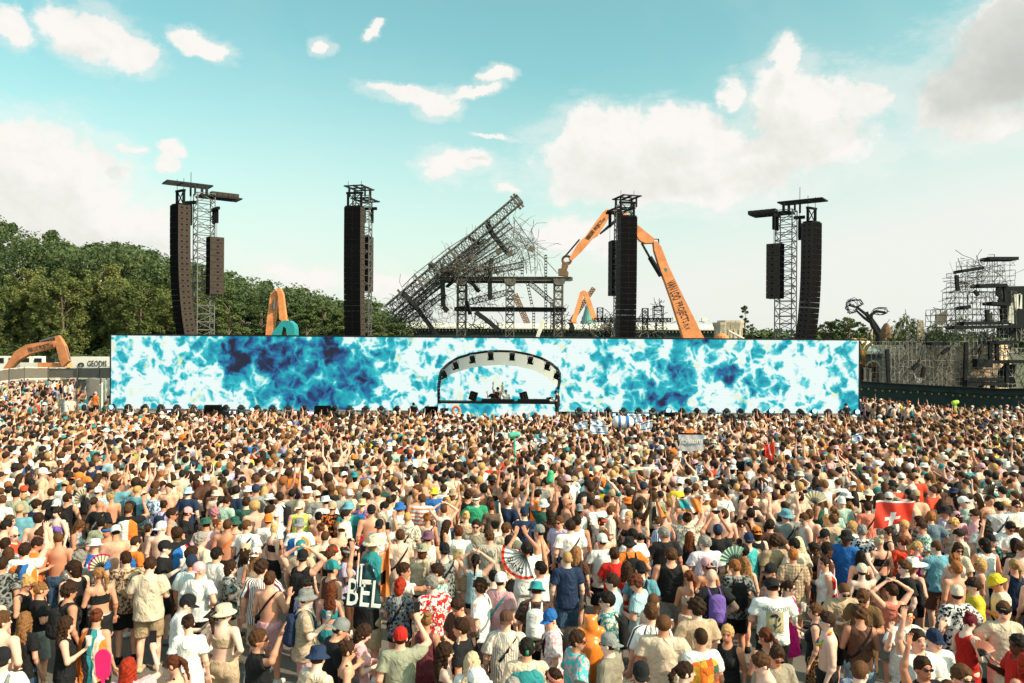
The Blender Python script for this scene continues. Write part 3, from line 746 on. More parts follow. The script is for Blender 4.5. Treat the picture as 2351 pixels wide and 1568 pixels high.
# ================================================================ the place
def ZZ(k, u, v, d):
    """detail-view pixel (of the seven enlarged views the place was measured in) -> world point"""
    a = {1: (0, .36602, 373.1), 2: (574, .27463, 373.1), 3: (861, .25622, 401.8), 4: (1262.7, .25622, 401.8), 5: (1664.5, .27463, 401.8), 6: (1922.8, .25625, 545.3), 7: (947.05, .17090, 774.9)}[k]
    return P(a[0]+u*a[1], a[2]+v*a[1], d)
K = {}
K['steel'] = flat('galvanised_steel', (.13, .13, .13), .6, .3); K['dsteel'] = flat('dark_steel', (.018, .02, .022), .7, .2, spec=.2)
K['black'] = flat('black_paint', (.006, .006, .007), .75, spec=.12); K['char'] = flat('charred_metal', (.018, .021, .023), .9, .0, .5, spec=.15)
K['ash'] = flat('ash_coated_metal', (.13, .12, .105), .85, .1, .6, 1.); K['rust'] = flat('rusty_bronze', (.20, .11, .06), .8, .2, .4)
K['orange'] = flat('orange_machine_paint', (.74, .27, .10), .55, 0, .35, .9); K['oldorange'] = flat('weathered_orange_paint', (.50, .19, .08), .75, 0, .5, .8); K['tube'] = flat('dull_steel_tube', (.26, .25, .23), .6, .1, .3); K['teal'] = flat('teal_paint', (.02, .28, .32), .5, 0, .2)
K['cream'] = flat('cream_plaster', (.55, .46, .36), .9, 0, .22, .8); K['white'] = flat('white_paint', (.75, .74, .70), .6, 0, .08)
K['dgreen'] = flat('dark_green_wall', (.030, .048, .046), .8, 0, .35, 1., spec=.2); K['tarp'] = flat('white_tarpaulin', (.72, .69, .62), .7, 0, .15, 1.2)
K['canvas'] = K['tarp']
K['mesh'] = flat('dark_screen_mesh', (.16, .14, .12), .9, 0, .2); K['spk'] = flat('speaker_front', (.005, .005, .006), .9, 0, .3, spec=.06); K['spkside'] = flat('speaker_side', (.055, .042, .036), .8, 0, .25, spec=.15)
K['wood'] = flat('varnished_wood', (.16, .06, .025), .5); K['gold'] = flat('gilded_ornament', (.45, .26, .08), .4, .5)
K['led_off'] = flat('strobe_lens', (.36, .34, .31), .3)
def translucent(name, col):
    m, t, b = material(name, .8); tr = t.new('ShaderNodeBsdfTranslucent'); tr.inputs[0].default_value = (*col, 1); mx = t.new('ShaderNodeMixShader'); mx.inputs[0].default_value = .55
    b.inputs['Base Color'].default_value = (*col, 1); out = t.n['Material Output']; t.l.new(b.outputs[0], mx.inputs[1]); t.l.new(tr.outputs[0], mx.inputs[2]); t.l.new(mx.outputs[0], out.inputs[0]); return m
K['canvas'] = translucent('canopy_fabric', (.62, .61, .57))
# ---- ground
def ground_mat():
    m, t, b = material('asphalt_ground', .85, 0, .3); co = t.new('ShaderNodeTexCoord').outputs['Object']; x, y, z = t.sep(co)
    n = t.noise(co, .35, 6, .6); f = t.noise(co, 30, 4, .7); c = t.ramp(t.m('ADD', t.m('MULTIPLY', n, .7), t.m('MULTIPLY', f, .3)), [(.3, (.11, .10, .09)), (.7, (.20, .185, .165))])
    seam = t.m('MAXIMUM', t.ss(t.m('ABSOLUTE', t.m('SUBTRACT', t.m('FRACT', t.m('MULTIPLY', x, .4)), .5)), .494, .499), t.ss(t.m('ABSOLUTE', t.m('SUBTRACT', t.m('FRACT', t.m('MULTIPLY', y, .8)), .5)), .488, .497))
    c = t.mix(t.m('MULTIPLY', seam, .45), c, (.05, .048, .045, 1))
    far = t.ss(y, 96, 110); gr = t.ramp(t.noise(co, .6, 5), [(.3, (.05, .07, .025)), (.7, (.12, .12, .05))])
    t.put(b.inputs['Base Color'], t.mix(far, c, gr)); bump(t, b, f, .3, .01)
    return m
gm = MB(); gm.grid(lambda u, v: ((u-.5)*5000, -100+v*4900, 0), 8, 8)
tag(gm.build('ground', ground_mat()), None, None, kind='structure')
# ---- LED wall
WD = 52.2; XL = P(255, 850, WD).x; XR = P(1971, 860, WD).x; ZT = 5.86; ZB = 1.08
def screen_mat(name):
    m, t, b = material(name, .5, 0, .1); g = t.new('ShaderNodeNewGeometry').outputs['Position']; x, y, z = t.sep(g)
    p = t.comb(x, z, 0.)
    nz = t.new('ShaderNodeTexNoise'); t.put(nz.inputs['Vector'], p); nz.inputs['Scale'].default_value = .9; nz.inputs['Detail'].default_value = 4
    q = t.vm('ADD', p, t.vm('MULTIPLY', t.vm('SUBTRACT', nz.outputs['Color'], (.5, .5, .5)), (1.5, 1.5, 0.)))
    def pos(px, py): v = P(px, py, WD); return v.x, v.z
    D = None
    for (px, py, rx, ry, w) in [(538, 815, 48, 60, .70), (600, 800, 80, 70, .30), (700, 855, 185, 120, .46), (760, 795, 26, 45, .70), (835, 870, 60, 75, .30), (740, 925, 100, 30, .22), (455, 800, 80, 45, .26), (900, 800, 60, 40, .14), (285, 880, 25, 40, .18),
            (1385, 830, 40, 42, .34), (1490, 900, 65, 48, .46), (1560, 860, 50, 75, .34), (1600, 785, 55, 22, .62), (1500, 800, 60, 35, .22), (1672, 855, 32, 34, .72), (1735, 880, 50, 30, .22), (1545, 925, 60, 30, .34), (1775, 805, 35, 25, .30), (1950, 930, 30, 32, .45), (1935, 830, 40, 30, .24), (1110, 930, 50, 20, .22), (1040, 820, 50, 30, .10),
            (1840, 870, 60, 60, -.12), (350, 870, 60, 50, -.08), (1230, 860, 60, 60, -.10)]:
        a, e = pos(px, py); L = t.vm('LENGTH', t.vm('MULTIPLY', t.vm('SUBTRACT', q, (a, e, 0.)), (35./rx, 35./ry, 1.))); v = t.ss(L, 1.15, .35, 0., w); D = v if D is None else t.m('ADD', D, v)
    n1 = t.noise(p, .55, 5, .6); cell = t.vor(t.vm('MULTIPLY', q, (1., .85, 1.)), 1.55).outputs['Distance']; cell2 = t.vor(q, 3.1).outputs['Distance']
    val = t.m('ADD', D, t.m('ADD', t.m('MULTIPLY', t.m('SUBTRACT', n1, .5), .80), t.m('ADD', t.m('MULTIPLY', t.m('SUBTRACT', .50, cell), .80), t.m('MULTIPLY', t.m('SUBTRACT', .40, cell2), .45))))
    val = t.m('ADD', t.m('ADD', val, .095), t.m('MULTIPLY', t.m('SUBTRACT', t.noise(p, 3.5, 4, .6), .5), .18))
    c = t.ramp(val, [(-.0, (.78, .90, .87)), (.06, (.52, .82, .83)), (.15, (.12, .62, .67)), (.26, (.006, .45, .53)), (.44, (.0, .30, .40)), (.61, (.002, .13, .32)), (.84, (.001, .03, .13)), (1.0, (.001, .004, .03))])
    yel = t.m('MULTIPLY', t.ss(t.noise(t.vm('ADD', p, (7., 3., 0.)), .9, 3), .60, .68), t.ss(val, .30, .14)); c = t.mix(t.m('MULTIPLY', yel, .55), c, (.72, .80, .42, 1))
    line = t.m('MULTIPLY_ADD', t.m('SINE', t.m('MULTIPLY', z, 62.)), .035, .97); c = t.vm('MULTIPLY', c, t.comb(line, line, line))
    b.inputs['Base Color'].default_value = (.02, .02, .022, 1); t.put(b.inputs['Emission Color'], c); b.inputs['Emission Strength'].default_value = .93
    return m
scr = screen_mat('led_screen_picture')
wall = thing('led_wall', 'very wide LED video wall showing blue and white ink clouds behind the stage', 'LED screen', (0, WD, 0))
def worldchild(mb, name, mat, par, smooth=False):
    o = mb.build(name, mat, par, smooth); o.matrix_parent_inverse = Matrix.Translation(par.location).inverted() if par.rotation_euler.z == 0 else par.matrix_world.inverted(); return o
worldchild(MB().box(((XL+XR)/2, WD+.02, (ZT+ZB)/2), (XR-XL, .04, ZT-ZB)), 'screen', scr, wall)
worldchild(MB().box(((XL+XR)/2, WD-.01, ZT+.05), (XR-XL+.1, .12, .09)).box(((XL+XR)/2, WD+.25, (ZT+ZB)/2), (XR-XL, .38, ZT-ZB)).box((XL-.04, WD, (ZT+ZB)/2), (.07, .1, ZT-ZB)).box((XR+.04, WD, (ZT+ZB)/2), (.07, .1, ZT-ZB)), 'frame', K['dsteel'], wall)
b_ = MB()
for i in range(26):
    x = XL+1+(XR-XL-2)*i/25; b_.bar((x, WD+.6, 0), (x, WD+.6, ZT-.2), .08); b_.bar((x, WD+.6, ZT-.4), (x, WD+3.0, 0), .08)
worldchild(b_, 'support_frame', K['steel'], wall)
# ---- stage deck
dk = thing('stage_deck', 'long low black stage deck running under the LED wall', 'stage', (0, 51, 0))
worldchild(MB().box(((XL+XR)/2, 51.15, .80), (XR-XL+.4, 1.9, .10)), 'deck_top', K['black'], dk)
f_ = MB()
for i in range(24):
    x0 = XL-.2+(XR-XL+.4)*i/24; f_.box((x0+(XR-XL+.4)/48, 50.22, .375), ((XR-XL+.4)/24-.03, .05, .75))
worldchild(f_, 'skirt', K['black'], dk)
bx = MB()
for i in range(44):
    x0 = XL-1+(XR-XL+2)*i/44; x1 = XL-1+(XR-XL+2)*(i+1)/44-.05
    bx.box(((x0+x1)/2, 43.55, .55), (x1-x0, .03, 1.05)); bx.bar((x0, 43.5, 1.1), (x1, 43.5, 1.1), .05); bx.bar((x0+.5, 43.55, .9), (x0+.5, 44.1, .05), .05)
tag(bx.build('crowd_barrier', K['dsteel']), 'low dark metal crowd barrier along the front of the stage', 'barrier')
# ---- lamps on the deck
LENS_ON = flat('lamp_beam_lens', (.2, .5, .9), .2, 0, .0, 3, (.20, .55, 1.0), 2.6); LENS_OFF = flat('lamp_glass', (.02, .025, .03), .08, 0, .1)
STROBE_ON = flat('lit_strobe', (.5, .5, .9), .3, 0, .0, 3, (.42, .50, 1.0), 2.2); STROBE_CY = flat('lit_cyan_strobe', (.5, .8, .9), .3, 0, 0, 3, (.30, .75, 1.), 2.2)
ORD = ['first', 'second', 'third', 'fourth', 'fifth', 'sixth', 'seventh', 'eighth', 'ninth', 'tenth', 'eleventh', 'twelfth', 'thirteenth', 'fourteenth', 'fifteenth', 'sixteenth', 'seventeenth', 'eighteenth', 'nineteenth', 'twentieth', 'twenty-first', 'twenty-second']
def moving_head(px, side, n, on, tilt):
    p = P(px, 940, 51.3); z0 = .86
    t = thing('moving_head_light', f'black moving head light{" lit blue" if on else ""}, {ORD[n]} from left in the {side} row', 'stage light', (p.x, 51.3, z0), 0, 'moving head lights along the stage front')
    MB().box((0, 0, .055), (.36, .32, .11)).box((0, 0, .12), (.22, .22, .03)).build('base', K['dsteel'], t)
    y = MB()
    for s in (-1, 1): y.bar((s*.20, 0, .13), (s*.22, 0, .44), .05, .10); y.bar((s*.21, 0, .155), (0, 0, .155), .05, .1)
    y.build('yoke', K['steel'], t)
    h = MB(); T = Matrix.Translation((0, 0, .42)) @ Matrix.Rotation(R(90+tilt), 4, 'X')
    h.lathe([(.001, -.20), (.10, -.19), (.155, -.12), (.170, .0), (.165, .12), (.150, .19)], 16, T); hd = h.build('lamp_head', K['dsteel'], t, True)
    MB().lathe([(.150, .188), (.08, .200), (.001, .204)], 16, T).build('lens', LENS_ON if on else LENS_OFF, hd, True)
def strobe(px, side, n, on):
    p = P(px, 945, 51.0)
    t = thing('strobe_light', f'{"lit " if on else "unlit grey "}strobe panel between two lamps, {ORD[n]} from the left of the {side} row', 'strobe', (p.x, 51.0, .86), 0, 'strobe panels along the stage front')
    MB().box((0, .0, .12), (.46, .14, .20)).bar((-.24, .02, .0), (-.24, .02, .2), .03).bar((.24, .02, 0), (.24, .02, .2), .03).build('housing', K['dsteel'], t)
    MB().box((0, -.078, .165), (.42, .012, .075)).box((0, -.078, .075), (.42, .012, .075)).build('lens_panel', {0: K['led_off'], 1: STROBE_ON, 2: STROBE_CY}[on], t)
LHX = [258, 294.5, 332, 369.5, 406.5, 443.5, 518, 554, 590.5, 626, 661.5, 698, 768, 803, 839.5, 875.5, 911, 946, 980]
for i, px in enumerate(LHX): moving_head(px, 'left', i, i in (0,), random.choice([-8, 0, 10, 20]))
for i, (px, on) in enumerate([(276, 0), (314, 0), (351, 0), (386, 1), (424, 0), (461, 0), (535, 1), (572, 0), (608, 0), (646, 0), (678, 1), (713, 1), (785, 0), (821, 0), (857, 0), (893, 0), (929, 0), (958, 1)]): strobe(px, 'left', i, on)
RHX = [1329, 1363, 1396, 1431, 1466, 1499, 1533, 1566, 1600, 1634, 1668, 1700, 1736, 1769, 1805, 1837, 1868, 1901, 1933, 1966]
for i, px in enumerate(RHX): moving_head(px, 'right', i, i in (1, 6, 13, 16, 19), random.choice([-8, 0, 10, 20]))
for i, (px, on) in enumerate([(1345, 0), (1379, 0), (1414, 2), (1448, 2), (1482, 2), (1515, 0), (1549, 0), (1582, 0), (1616, 0), (1650, 2), (1685, 0), (1718, 0), (1787, 0), (1820, 0), (1852, 0), (1885, 0), (1917, 0), (1950, 0)]): strobe(px, 'right', i, on)
for n, (px, w, lab) in enumerate([(489, 1.0, 'black front speaker stack on the left part of the deck'), (741, 1.0, 'black front speaker stack between the blue lit strobes and the booth'), (992, .95, 'tall black speaker stack left of the DJ booth'), (1530, .9, 'low black speaker cabinet under a lit lamp right of the booth'), (1753, .9, 'low black speaker cabinet near the right end of the deck'), (1290, .6, 'black monitor cabinet beside the camera operator')]):
    p = P(px, 940, 50.75); t = thing('speaker_stack', lab, 'speaker', (p.x, 50.75, .86)); hgt = .60 if n < 3 else .32
    for r_ in range(2):
        for c_ in range(2):
            cb = MB(); x = (c_-.5)*w/2; z = hgt/4+r_*hgt/2
            cb.box((x, 0, z), (w/2-.012, .42, hgt/2-.012)).box((x, -.213, z), (w/2-.06, .01, hgt/2-.05)); cb.build('speaker_cabinet', K['spk'], t)
# ---- DJ booth, canopy
BD = 48.9
bth = thing('dj_booth', 'DJ booth with white and blue LED front panel and dark desk', 'DJ booth', (0, BD, 0)); bl = P(1006, 930, BD); br = P(1281, 930, BD); zt = P(1143, 923, BD).z
worldchild(MB().box(((bl.x+br.x)/2, BD+.02, (zt-.12)/2+.0), (br.x-bl.x, .05, zt-.12)), 'front_screen', scr, bth)
worldchild(MB().box(((bl.x+br.x)/2, BD+.75, zt-.06), (br.x-bl.x+.1, 1.6, .09)), 'desk_top', K['black'], bth)
worldchild(MB().box((bl.x-.02, BD+.75, zt/2), (.04, 1.5, zt-.1)).box((br.x+.02, BD+.75, zt/2), (.04, 1.5, zt-.1)), 'side_panel', K['black'], bth)
zd = zt+.01
worldchild(MB().box(((bl.x+br.x)/2, 50.6, .42), (br.x-bl.x+.5, 3.0, .84)), 'riser', K['black'], bth)
for (u0, u1, h_, lab) in [(925, 1165, .16, 'left black DJ mixing console on the booth desk'), (1170, 1370, .14, 'middle black media player row on the booth desk'), (1405, 1845, .16, 'long black equipment console on the right of the desk')]:
    a = ZZ(7, u0, 850, BD+.4); c = ZZ(7, u1, 850, BD+.4); t = thing('mixing_console', lab, 'DJ console', ((a.x+c.x)/2, BD+.4, zd)); L = c.x-a.x
    MB().prism([(-L/2, 0), (L/2, 0), (L/2-.03, h_), (-L/2+.05, h_)], -.25, .25).build('console_body', K['black'], t)
    kb = MB()
    for i in range(int(L/.12)): kb.lathe([(.012, h_), (.012, h_+.02), (.001, h_+.02)], 6, Matrix.Translation((-L/2+.08+i*.12, random.uniform(-.15, .15), 0)))
    kb.build('knobs', K['steel'], t)
for (u, s, lab) in [(815, 1, 'wedge shaped monitor speaker on the left of the desk'), (1495, -1, 'wedge shaped monitor speaker right of the DJs')]:
    p = ZZ(7, u, 865, BD+.9); t = thing('monitor_speaker', lab, 'speaker', (p.x, BD+.9, zd), R(-12*s)); M = Matrix.Rotation(R(16*s), 4, 'Y')
    MB().box((0, 0, .30), (.42, .42, .52), M).build('cabinet', K['spk'], t)
    g_ = MB()
    for dx, dz in ((-.08, .12), (.08, .12), (-.08, -.04), (.08, -.04)): g_.lathe([(.055, -.005), (.05, .012), (.001, .004)], 10, Matrix.Translation((0, 0, .30)) @ M @ Matrix.Translation((dx, -.212, dz)) @ Matrix.Rotation(R(90), 4, 'X'))
    g_.build('driver', K['dsteel'], t)
cn = thing('canopy', 'curved white fabric canopy on a black arched truss over the booth', 'canopy', (0, BD, 0))
def arch(t_, dd=BD+.15, inset=0.):
    us = [(340, 890), (335, 660), (355, 520), (375, 440), (470, 345), (590, 270), (780, 210), (1000, 178), (1175, 172), (1350, 178), (1560, 215), (1740, 270), (1870, 340), (1960, 420), (1990, 480), (1985, 620), (1965, 700)]
    n = len(us)-1; i = min(int(t_*n), n-1); f = t_*n-i; u = us[i][0]*(1-f)+us[i+1][0]*f; v = us[i][1]*(1-f)+us[i+1][1]*f
    p = ZZ(7, u, v, dd); c = ZZ(7, 1160, 700, dd); return p+(c-p)*inset
tr = MB(); N_ = 70
for i in range(N_):
    a, b2 = i/N_, (i+1)/N_
    for dd, ins in ((BD, 0.), (BD, .035), (BD+.22, .018)): tr.bar(arch(a, dd, ins), arch(b2, dd, ins), .05)
    tr.bar(arch(a, BD, 0), arch(b2, BD, .035), .022); tr.bar(arch(a, BD, .035), arch(b2, BD+.22, .018), .022); tr.bar(arch(a, BD+.22, .018), arch(b2, BD, 0), .022)
for s, u in ((0, 345), (1, 1965)):
    q = ZZ(7, u, 700, BD); truss(tr, (q.x, BD+.1, 0.2), (q.x, BD+.1, q.z), .28, 10, .03)
worldchild(tr, 'arch_truss', K['black'], cn)
def rear(t_):
    us = [(365, 660), (420, 560), (520, 490), (700, 430), (900, 385), (1160, 368), (1400, 385), (1600, 430), (1760, 500), (1870, 590), (1960, 690)]
    n = len(us)-1; i = min(int(t_*n), n-1); f = t_*n-i; u = us[i][0]*(1-f)+us[i+1][0]*f; v = us[i][1]*(1-f)+us[i+1][1]*f; return ZZ(7, u, v, BD+2.6)
fb = MB()
for o in (0,):
    fb.grid(lambda u, v, o=o: tuple(arch(.07+.90*u, BD+.15, .03)*(1-v)+rear(u)*v+Vector((0, 0, .05*math.sin(v*3.14)+o))), 40, 8)
worldchild(fb, 'fabric_roof', K['canvas'], cn, True)
for i, (u, v, rz) in enumerate([(420, 490, -25), (580, 370, -20), (805, 285, -12), (1050, 245, -3), (1338, 250, 3), (1582, 300, 10), (1812, 380, 18), (1940, 505, 28)]):
    p = ZZ(7, u, v, BD-.05); t = thing('stage_spotlight', f'black barn-door spotlight hanging from the canopy arch, {ORD[i]} from the left', 'spotlight', p, 0, 'spotlights on the canopy arch'); M = Matrix.Rotation(R(rz), 4, 'Y') @ Matrix.Rotation(R(25), 4, 'X')
    MB().box((0, 0, 0), (.30, .28, .30), M).lathe([(.12, -.15), (.15, -.22), (.11, -.21)], 12, M).build('lamp_body', K['black'], t)
    d_ = MB()
    for s in (-1, 1): d_.box((s*.18, -.05, -.20), (.02, .28, .16), M); d_.box((0, -.05+s*.14, -.22), (.30, .02, .12), M)
    d_.build('barn_doors', K['black'], t); MB().bar((-.17, 0, 0), (-.17, 0, .26), .03).bar((.17, 0, 0), (.17, 0, .26), .03).bar((-.17, 0, .26), (.17, 0, .26), .03).build('yoke', K['steel'], t)
# ---- PA towers
def line_array(name, lab, top, n, w, h, dep, curve, yawd, ncol, light_side):
    """column of cabinets hanging from `top` (world point of the top centre)"""
    t = thing(name, lab, 'line array speaker', top, R(yawd), None)
    z = 0; y = 0; ang = -curve*.25
    for i in range(n):
        f = (i/(n-1))**2.2; a = R(f*curve)
        M = Matrix.Rotation(a, 3, 'X')
        cb = MB(); c = Vector((0, y, z-h/2))
        cb.box(c, (w, dep, h-.012), M)
        o = link('speaker_cabinet', cb.mesh('speaker_cabinet'), K['spkside'], t)
        g = MB()
        for k in range(ncol):
            x = (k+.5)/ncol*w-w/2
            g.box(c+M @ Vector((x, -dep/2-.008, 0)), (w/ncol-.03, .015, h-.035), M); g.box(c+M @ Vector((x, -dep/2-.02, h/2-.035)), (.10, .012, .02), M)
        g.build('grille', K['spk'], o)
        for ky in (-1, 1):
            v = MB(); s = light_side
            v.box(c+M @ Vector((s*(w/2+.004), ky*dep*.2, 0)), (.01, dep*.15, h*.3), M); v.build('rigging_slot', K['black'], o)
        z -= h*math.cos(a); y += h*math.sin(a)
    r = MB(); r.box((0, 0, .06), (w*.95, dep*.8, .08))
    for s in (-1, 1): r.box((s*w*.40, 0, .55), (.13, .16, .95)); 
    r.box((0, 0, 1.05), (w*1.0, .18, .14)); r.bar((-w*.3, 0, .15), (w*.3, 0, .95), .05); r.bar((w*.3, 0, .15), (-w*.3, 0, .95), .05)
    for s in (-.4, .4): r.bar((s*w, 0, 1.1), (s*w, 0, 1.9), .025)
    r.build('flying_frame', K['black'], t)
    return t
TD = 56.5
def tower(lab, mast, armdir, arm, half=1.3):
    """lattice mast with an overhanging head frame; mast=(px, top py) armdir=(dx,dy) unit, arm=(neg,pos)"""
    top = P(mast[0], mast[1], TD+1.5); t = thing('speaker_tower', lab, 'lattice tower', (top.x, top.y, 0)); H = top.z
    m = MB(); truss(m, (0, 0, 0), (0, 0, H), 1.2, 28, .05, (0, 1, 0)); m.build('mast', K['steel'], t)
    d = Vector((*armdir, 0)).normalized(); s = Vector((-d.y, d.x, 0)); a = MB()
    for (l0, l1, zz) in ((-arm[0], .4, H-.15), (-.4, arm[1], H+.55)):
        for k in (-1, 0, 1): a.bar(d*l0+s*k*.62+Vector((0, 0, zz)), d*l1+s*k*.62+Vector((0, 0, zz)), .07, .13)
        n = int((l1-l0)/.85)
        for i in range(n+1):
            q = d*(l0+(l1-l0)*i/n)+Vector((0, 0, zz)); a.bar(q-s*.75, q+s*.75, .06, .09)
    a.build('head_frame', K['dsteel'], t)
    for k in (-1, 1):
        for q_, w_ in ((0, .16), (.8, .12)): MB().bar(s*k*.62+d*q_+Vector((0, 0, H-.15)), s*k*.62+d*q_+Vector((0, 0, H+.5)), w_).build('head_bracket', K['dsteel'], t)
    return t, H
t1, H1 = tower('far left lattice speaker tower with long overhanging head frame', (469, 446), (1, .0), (2.5, 2.7)); t1.rotation_euler.z = R(180+36)
w1 = MB()
for i in range(5): w1.box((-2.2+i*.40, .1, H1+.10), (.36, .6, .26))
w1.build('counterweight', K['spkside'], t1)
t4, H4 = tower('far right lattice speaker tower with long overhanging head frame', (1805, 484), (1, .0), (2.5, 2.7)); t4.rotation_euler.z = R(-36)
w4 = MB()
for i in range(5): w4.box((-2.6+i*.42, .1, H4+.10), (.36, .6, .26))
w4.build('counterweight', K['spkside'], t4)
t2, H2 = tower('speaker tower with grid head frame in front of the wood', (832, 452), (-.3, -1), (1.3, 1.4))
t3, H3 = tower('speaker tower with grid head frame beside the orange demolition arm', (1432, 474), (.3, -1), (1.3, 1.4))
line_array('line_array', 'long curved black speaker column hanging at the far left', P(414, 472, TD), 24, 1.05, .395, .95, 13, -36, 2, 1)
line_array('line_array', 'long straight black speaker column in front of the wood', P(814, 477, TD), 24, 1.22, .385, .9, 5, -9, 2, 1)
line_array('line_array', 'long black speaker column in front of the demolition arm', P(1440, 499, TD), 24, 1.20, .385, .9, 5, 9, 2, -1)
line_array('line_array', 'long curved black speaker column hanging at the far right', P(1863, 512, TD), 24, 1.05, .375, .95, 13, 34, 2, -1)
def sub_array(lab, top, n, w, h, yawd):
    t = thing('subwoofer_column', lab, 'speaker column', top, R(yawd))
    for i in range(n):
        o = MB().box((0, 0, -h*(i+.5)), (w, 1.0, h-.02)).build('subwoofer', K['spkside'], t)
        MB().box((0, -.51, -h*(i+.5)), (w-.08, .02, h-.08)).build('grille', K['spk'], o)
        for s in (-1, 1): MB().box((s*(w/2+.004), .05, -h*(i+.5)), (.01, .16, .12)).build('side_handle', K['black'], o)
    r = MB(); r.bar((-.3, 0, 0), (-.3, 0, 1.5), .02); r.bar((.3, 0, 0), (.3, 0, 1.5), .02); r.build('hoist_chain', K['black'], t)
    for s in (-.3, .3): MB().lathe([(.11, 0), (.12, .1), (.12, .9), (.09, 1.)], 10, Matrix.Translation((s, 0, 1.0))).bar((-.3+s, 0, 2.05), (.35+s, 0, 2.05), .2).build('chain_hoist', K['black'], t)
    return t
sub_array('square subwoofer column right of the far left tower', P(494, 545, TD+1.0), 9, .85, .46, -50)
sub_array('narrow subwoofer column seen edge on behind the second speaker column', P(845, 543, TD+2.2), 9, .5, .45, -9)
sub_array('narrow subwoofer column hanging left of the third speaker column', P(1409, 553, TD+2.2), 9, .55, .45, 9)
sub_array('square subwoofer column left of the far right tower', P(1780, 560, TD+1.0), 9, .85, .44, 50)
for lab, px, py in (('small black chain hoist hanging below the left tower frame', 438, 466), ('small black chain hoist hanging below the right tower frame', 1836, 500)):
    t = thing('chain_hoist', lab, 'chain hoist', P(px, py, TD+.6)); MB().bar((-.4, 0, 0), (.35, 0, .05), .22).lathe([(.10, -1.6), (.12, -1.4), (.12, -.3), (.08, 0)], 10).build('hoist_body', K['black'], t); MB().bar((0, 0, 0), (0, 0, 2.2), .03).build('chain', K['black'], t)
# ---- machines
def poly_at(mb, k, pts, d, th):
    v = [ZZ(k, u, v, d) for u, v in pts]; mb.prism([(p.x, p.z) for p in v], d-th/2, d+th/2); return mb
def lettering(s, k, a, b, d, size, parent, mat, bold=0.):
    pa = ZZ(k, *a, d); pb = ZZ(k, *b, d); me = textmesh(s, 1., .02+bold); w = max(v.co.x for v in me.vertices)-min(v.co.x for v in me.vertices)
    dx = (pb-pa); dx.y = 0; L = dx.length; ex = dx/L; ez = Vector((-ex.z, 0, ex.x)); ey = Vector((0, 1, 0))
    sc = L/w
    for v in me.vertices: c = v.co.copy(); v.co = (pa+pb)/2+ex*c.x*sc+ez*c.y*size-ey*(.0-c.z)*.5
    o = link('lettering', me, mat, parent); o.matrix_parent_inverse = Matrix.Translation(parent.location).inverted(); return o
INK = flat('dark_lettering', (.03, .03, .035), .7); MD = 84
ex = thing('demolition_excavator', 'huge orange high reach demolition arm gripping the collapsed stage', 'excavator', (P(1560, 775, MD).x, MD, 0))
m = MB(); poly_at(m, 4, [(920, 600), (950, 598), (988, 645), (1060, 830), (1200, 1120), (1340, 1400), (1480, 1660), (1270, 1700), (1190, 1470), (1085, 1130), (1020, 945), (985, 860), (930, 680)], MD, 1.0); lowb = worldchild(m, 'lower_boom', K['orange'], ex)
m = MB(); poly_at(m, 4, [(548, 312), (660, 330), (775, 450), (930, 575), (925, 612), (850, 616), (800, 590), (740, 500), (620, 390), (585, 370)], MD, .9); worldchild(m, 'upper_boom', K['orange'], ex)
m = MB(); poly_at(m, 4, [(468, 340), (500, 312), (560, 316), (500, 430), (432, 540), (385, 568), (290, 678), (190, 772), (168, 752), (250, 612), (318, 548)], MD, .8); worldchild(m, 'stick', K['orange'], ex)
m = MB(); q = lambda u, v, y=0: ZZ(4, u, v, MD)+Vector((0, y, 0))
for y in (-.3, .3):
    for pts, rr_ in (([(600, 400), (545, 445), (450, 525)], [.14, .16, .08]), ([(820, 608), (895, 742), (893, 735), (995, 905)], [.06, .06, .20, .20]), ([(262, 580), (130, 735)], [.08, .08])): worldchild(MB().tube([q(*p, y) for p in pts], rr_), 'hydraulic_ram', K['char'], ex)
m = MB(); ring = [q(150+38*math.cos(a), 762+36*math.sin(a)) for a in np.linspace(0, 6.28, 15)]; m.tube(ring, .14); poly_at(m, 4, [(108, 790), (165, 775), (160, 830), (150, 850), (110, 850), (104, 820)], MD, .6); poly_at(m, 4, [(74, 843), (100, 838), (150, 855), (165, 880), (160, 910), (76, 900)], MD, .8)
worldchild(m, 'grapple', K['rust'], ex)
m = MB(); ck = ZZ(4, 1400, 1500, MD); m.box((ck.x+1.5, MD, 1.6), (7, 3.2, 2.2)).box((ck.x-1.2, MD-1.0, 2.2), (1.6, 1.3, 2.2)); worldchild(m, 'machine_body', K['orange'], ex)
m = MB()
for s in (-1, 1): m.prism([(ck.x-3+a, b) for a, b in ((0, .5), (.6, 0), (7, 0), (7.6, .5), (7, 1.), (.6, 1.))], MD+s*1.6-.35, MD+s*1.6+.35)
worldchild(m, 'crawler_track', K['char'], ex)
m = MB()
for i in range(3): m.tube([q(930+i*10, 575), q(965+i*5, 575), q(975, 600), q(970, 640)], .05)
m.tube([q(1325, 1400), q(1350, 1400), q(1362, 1440), q(1355, 1480)], .07); worldchild(m, 'hose', K['black'], ex)
lettering('VAN LOO', 4, (1075, 950), (1140, 1115), MD-.53, 1.3, ex, INK, .02); lettering('PROJECTS n.v.', 4, (1152, 1140), (1245, 1385), MD-.53, 1.05, ex, INK)
lettering('VAN LOO', 4, (335, 575), (392, 500), MD-.43, .62, ex, INK, .02); lettering('PROJECTS n.v', 4, (402, 490), (490, 385), MD-.43, .55, ex, INK)
m = MB(); poly_at(m, 4, [(1022, 832), (1030, 838), (1040, 828), (1050, 840), (1048, 862), (1038, 860), (1032, 850)], MD-.52, .03); worldchild(m, 'emblem', K['teal'], ex)
LD = 90
e2 = thing('excavator', 'orange excavator with bent arm standing behind the left fence', 'excavator', (P(60, 850, LD).x, LD, 0))
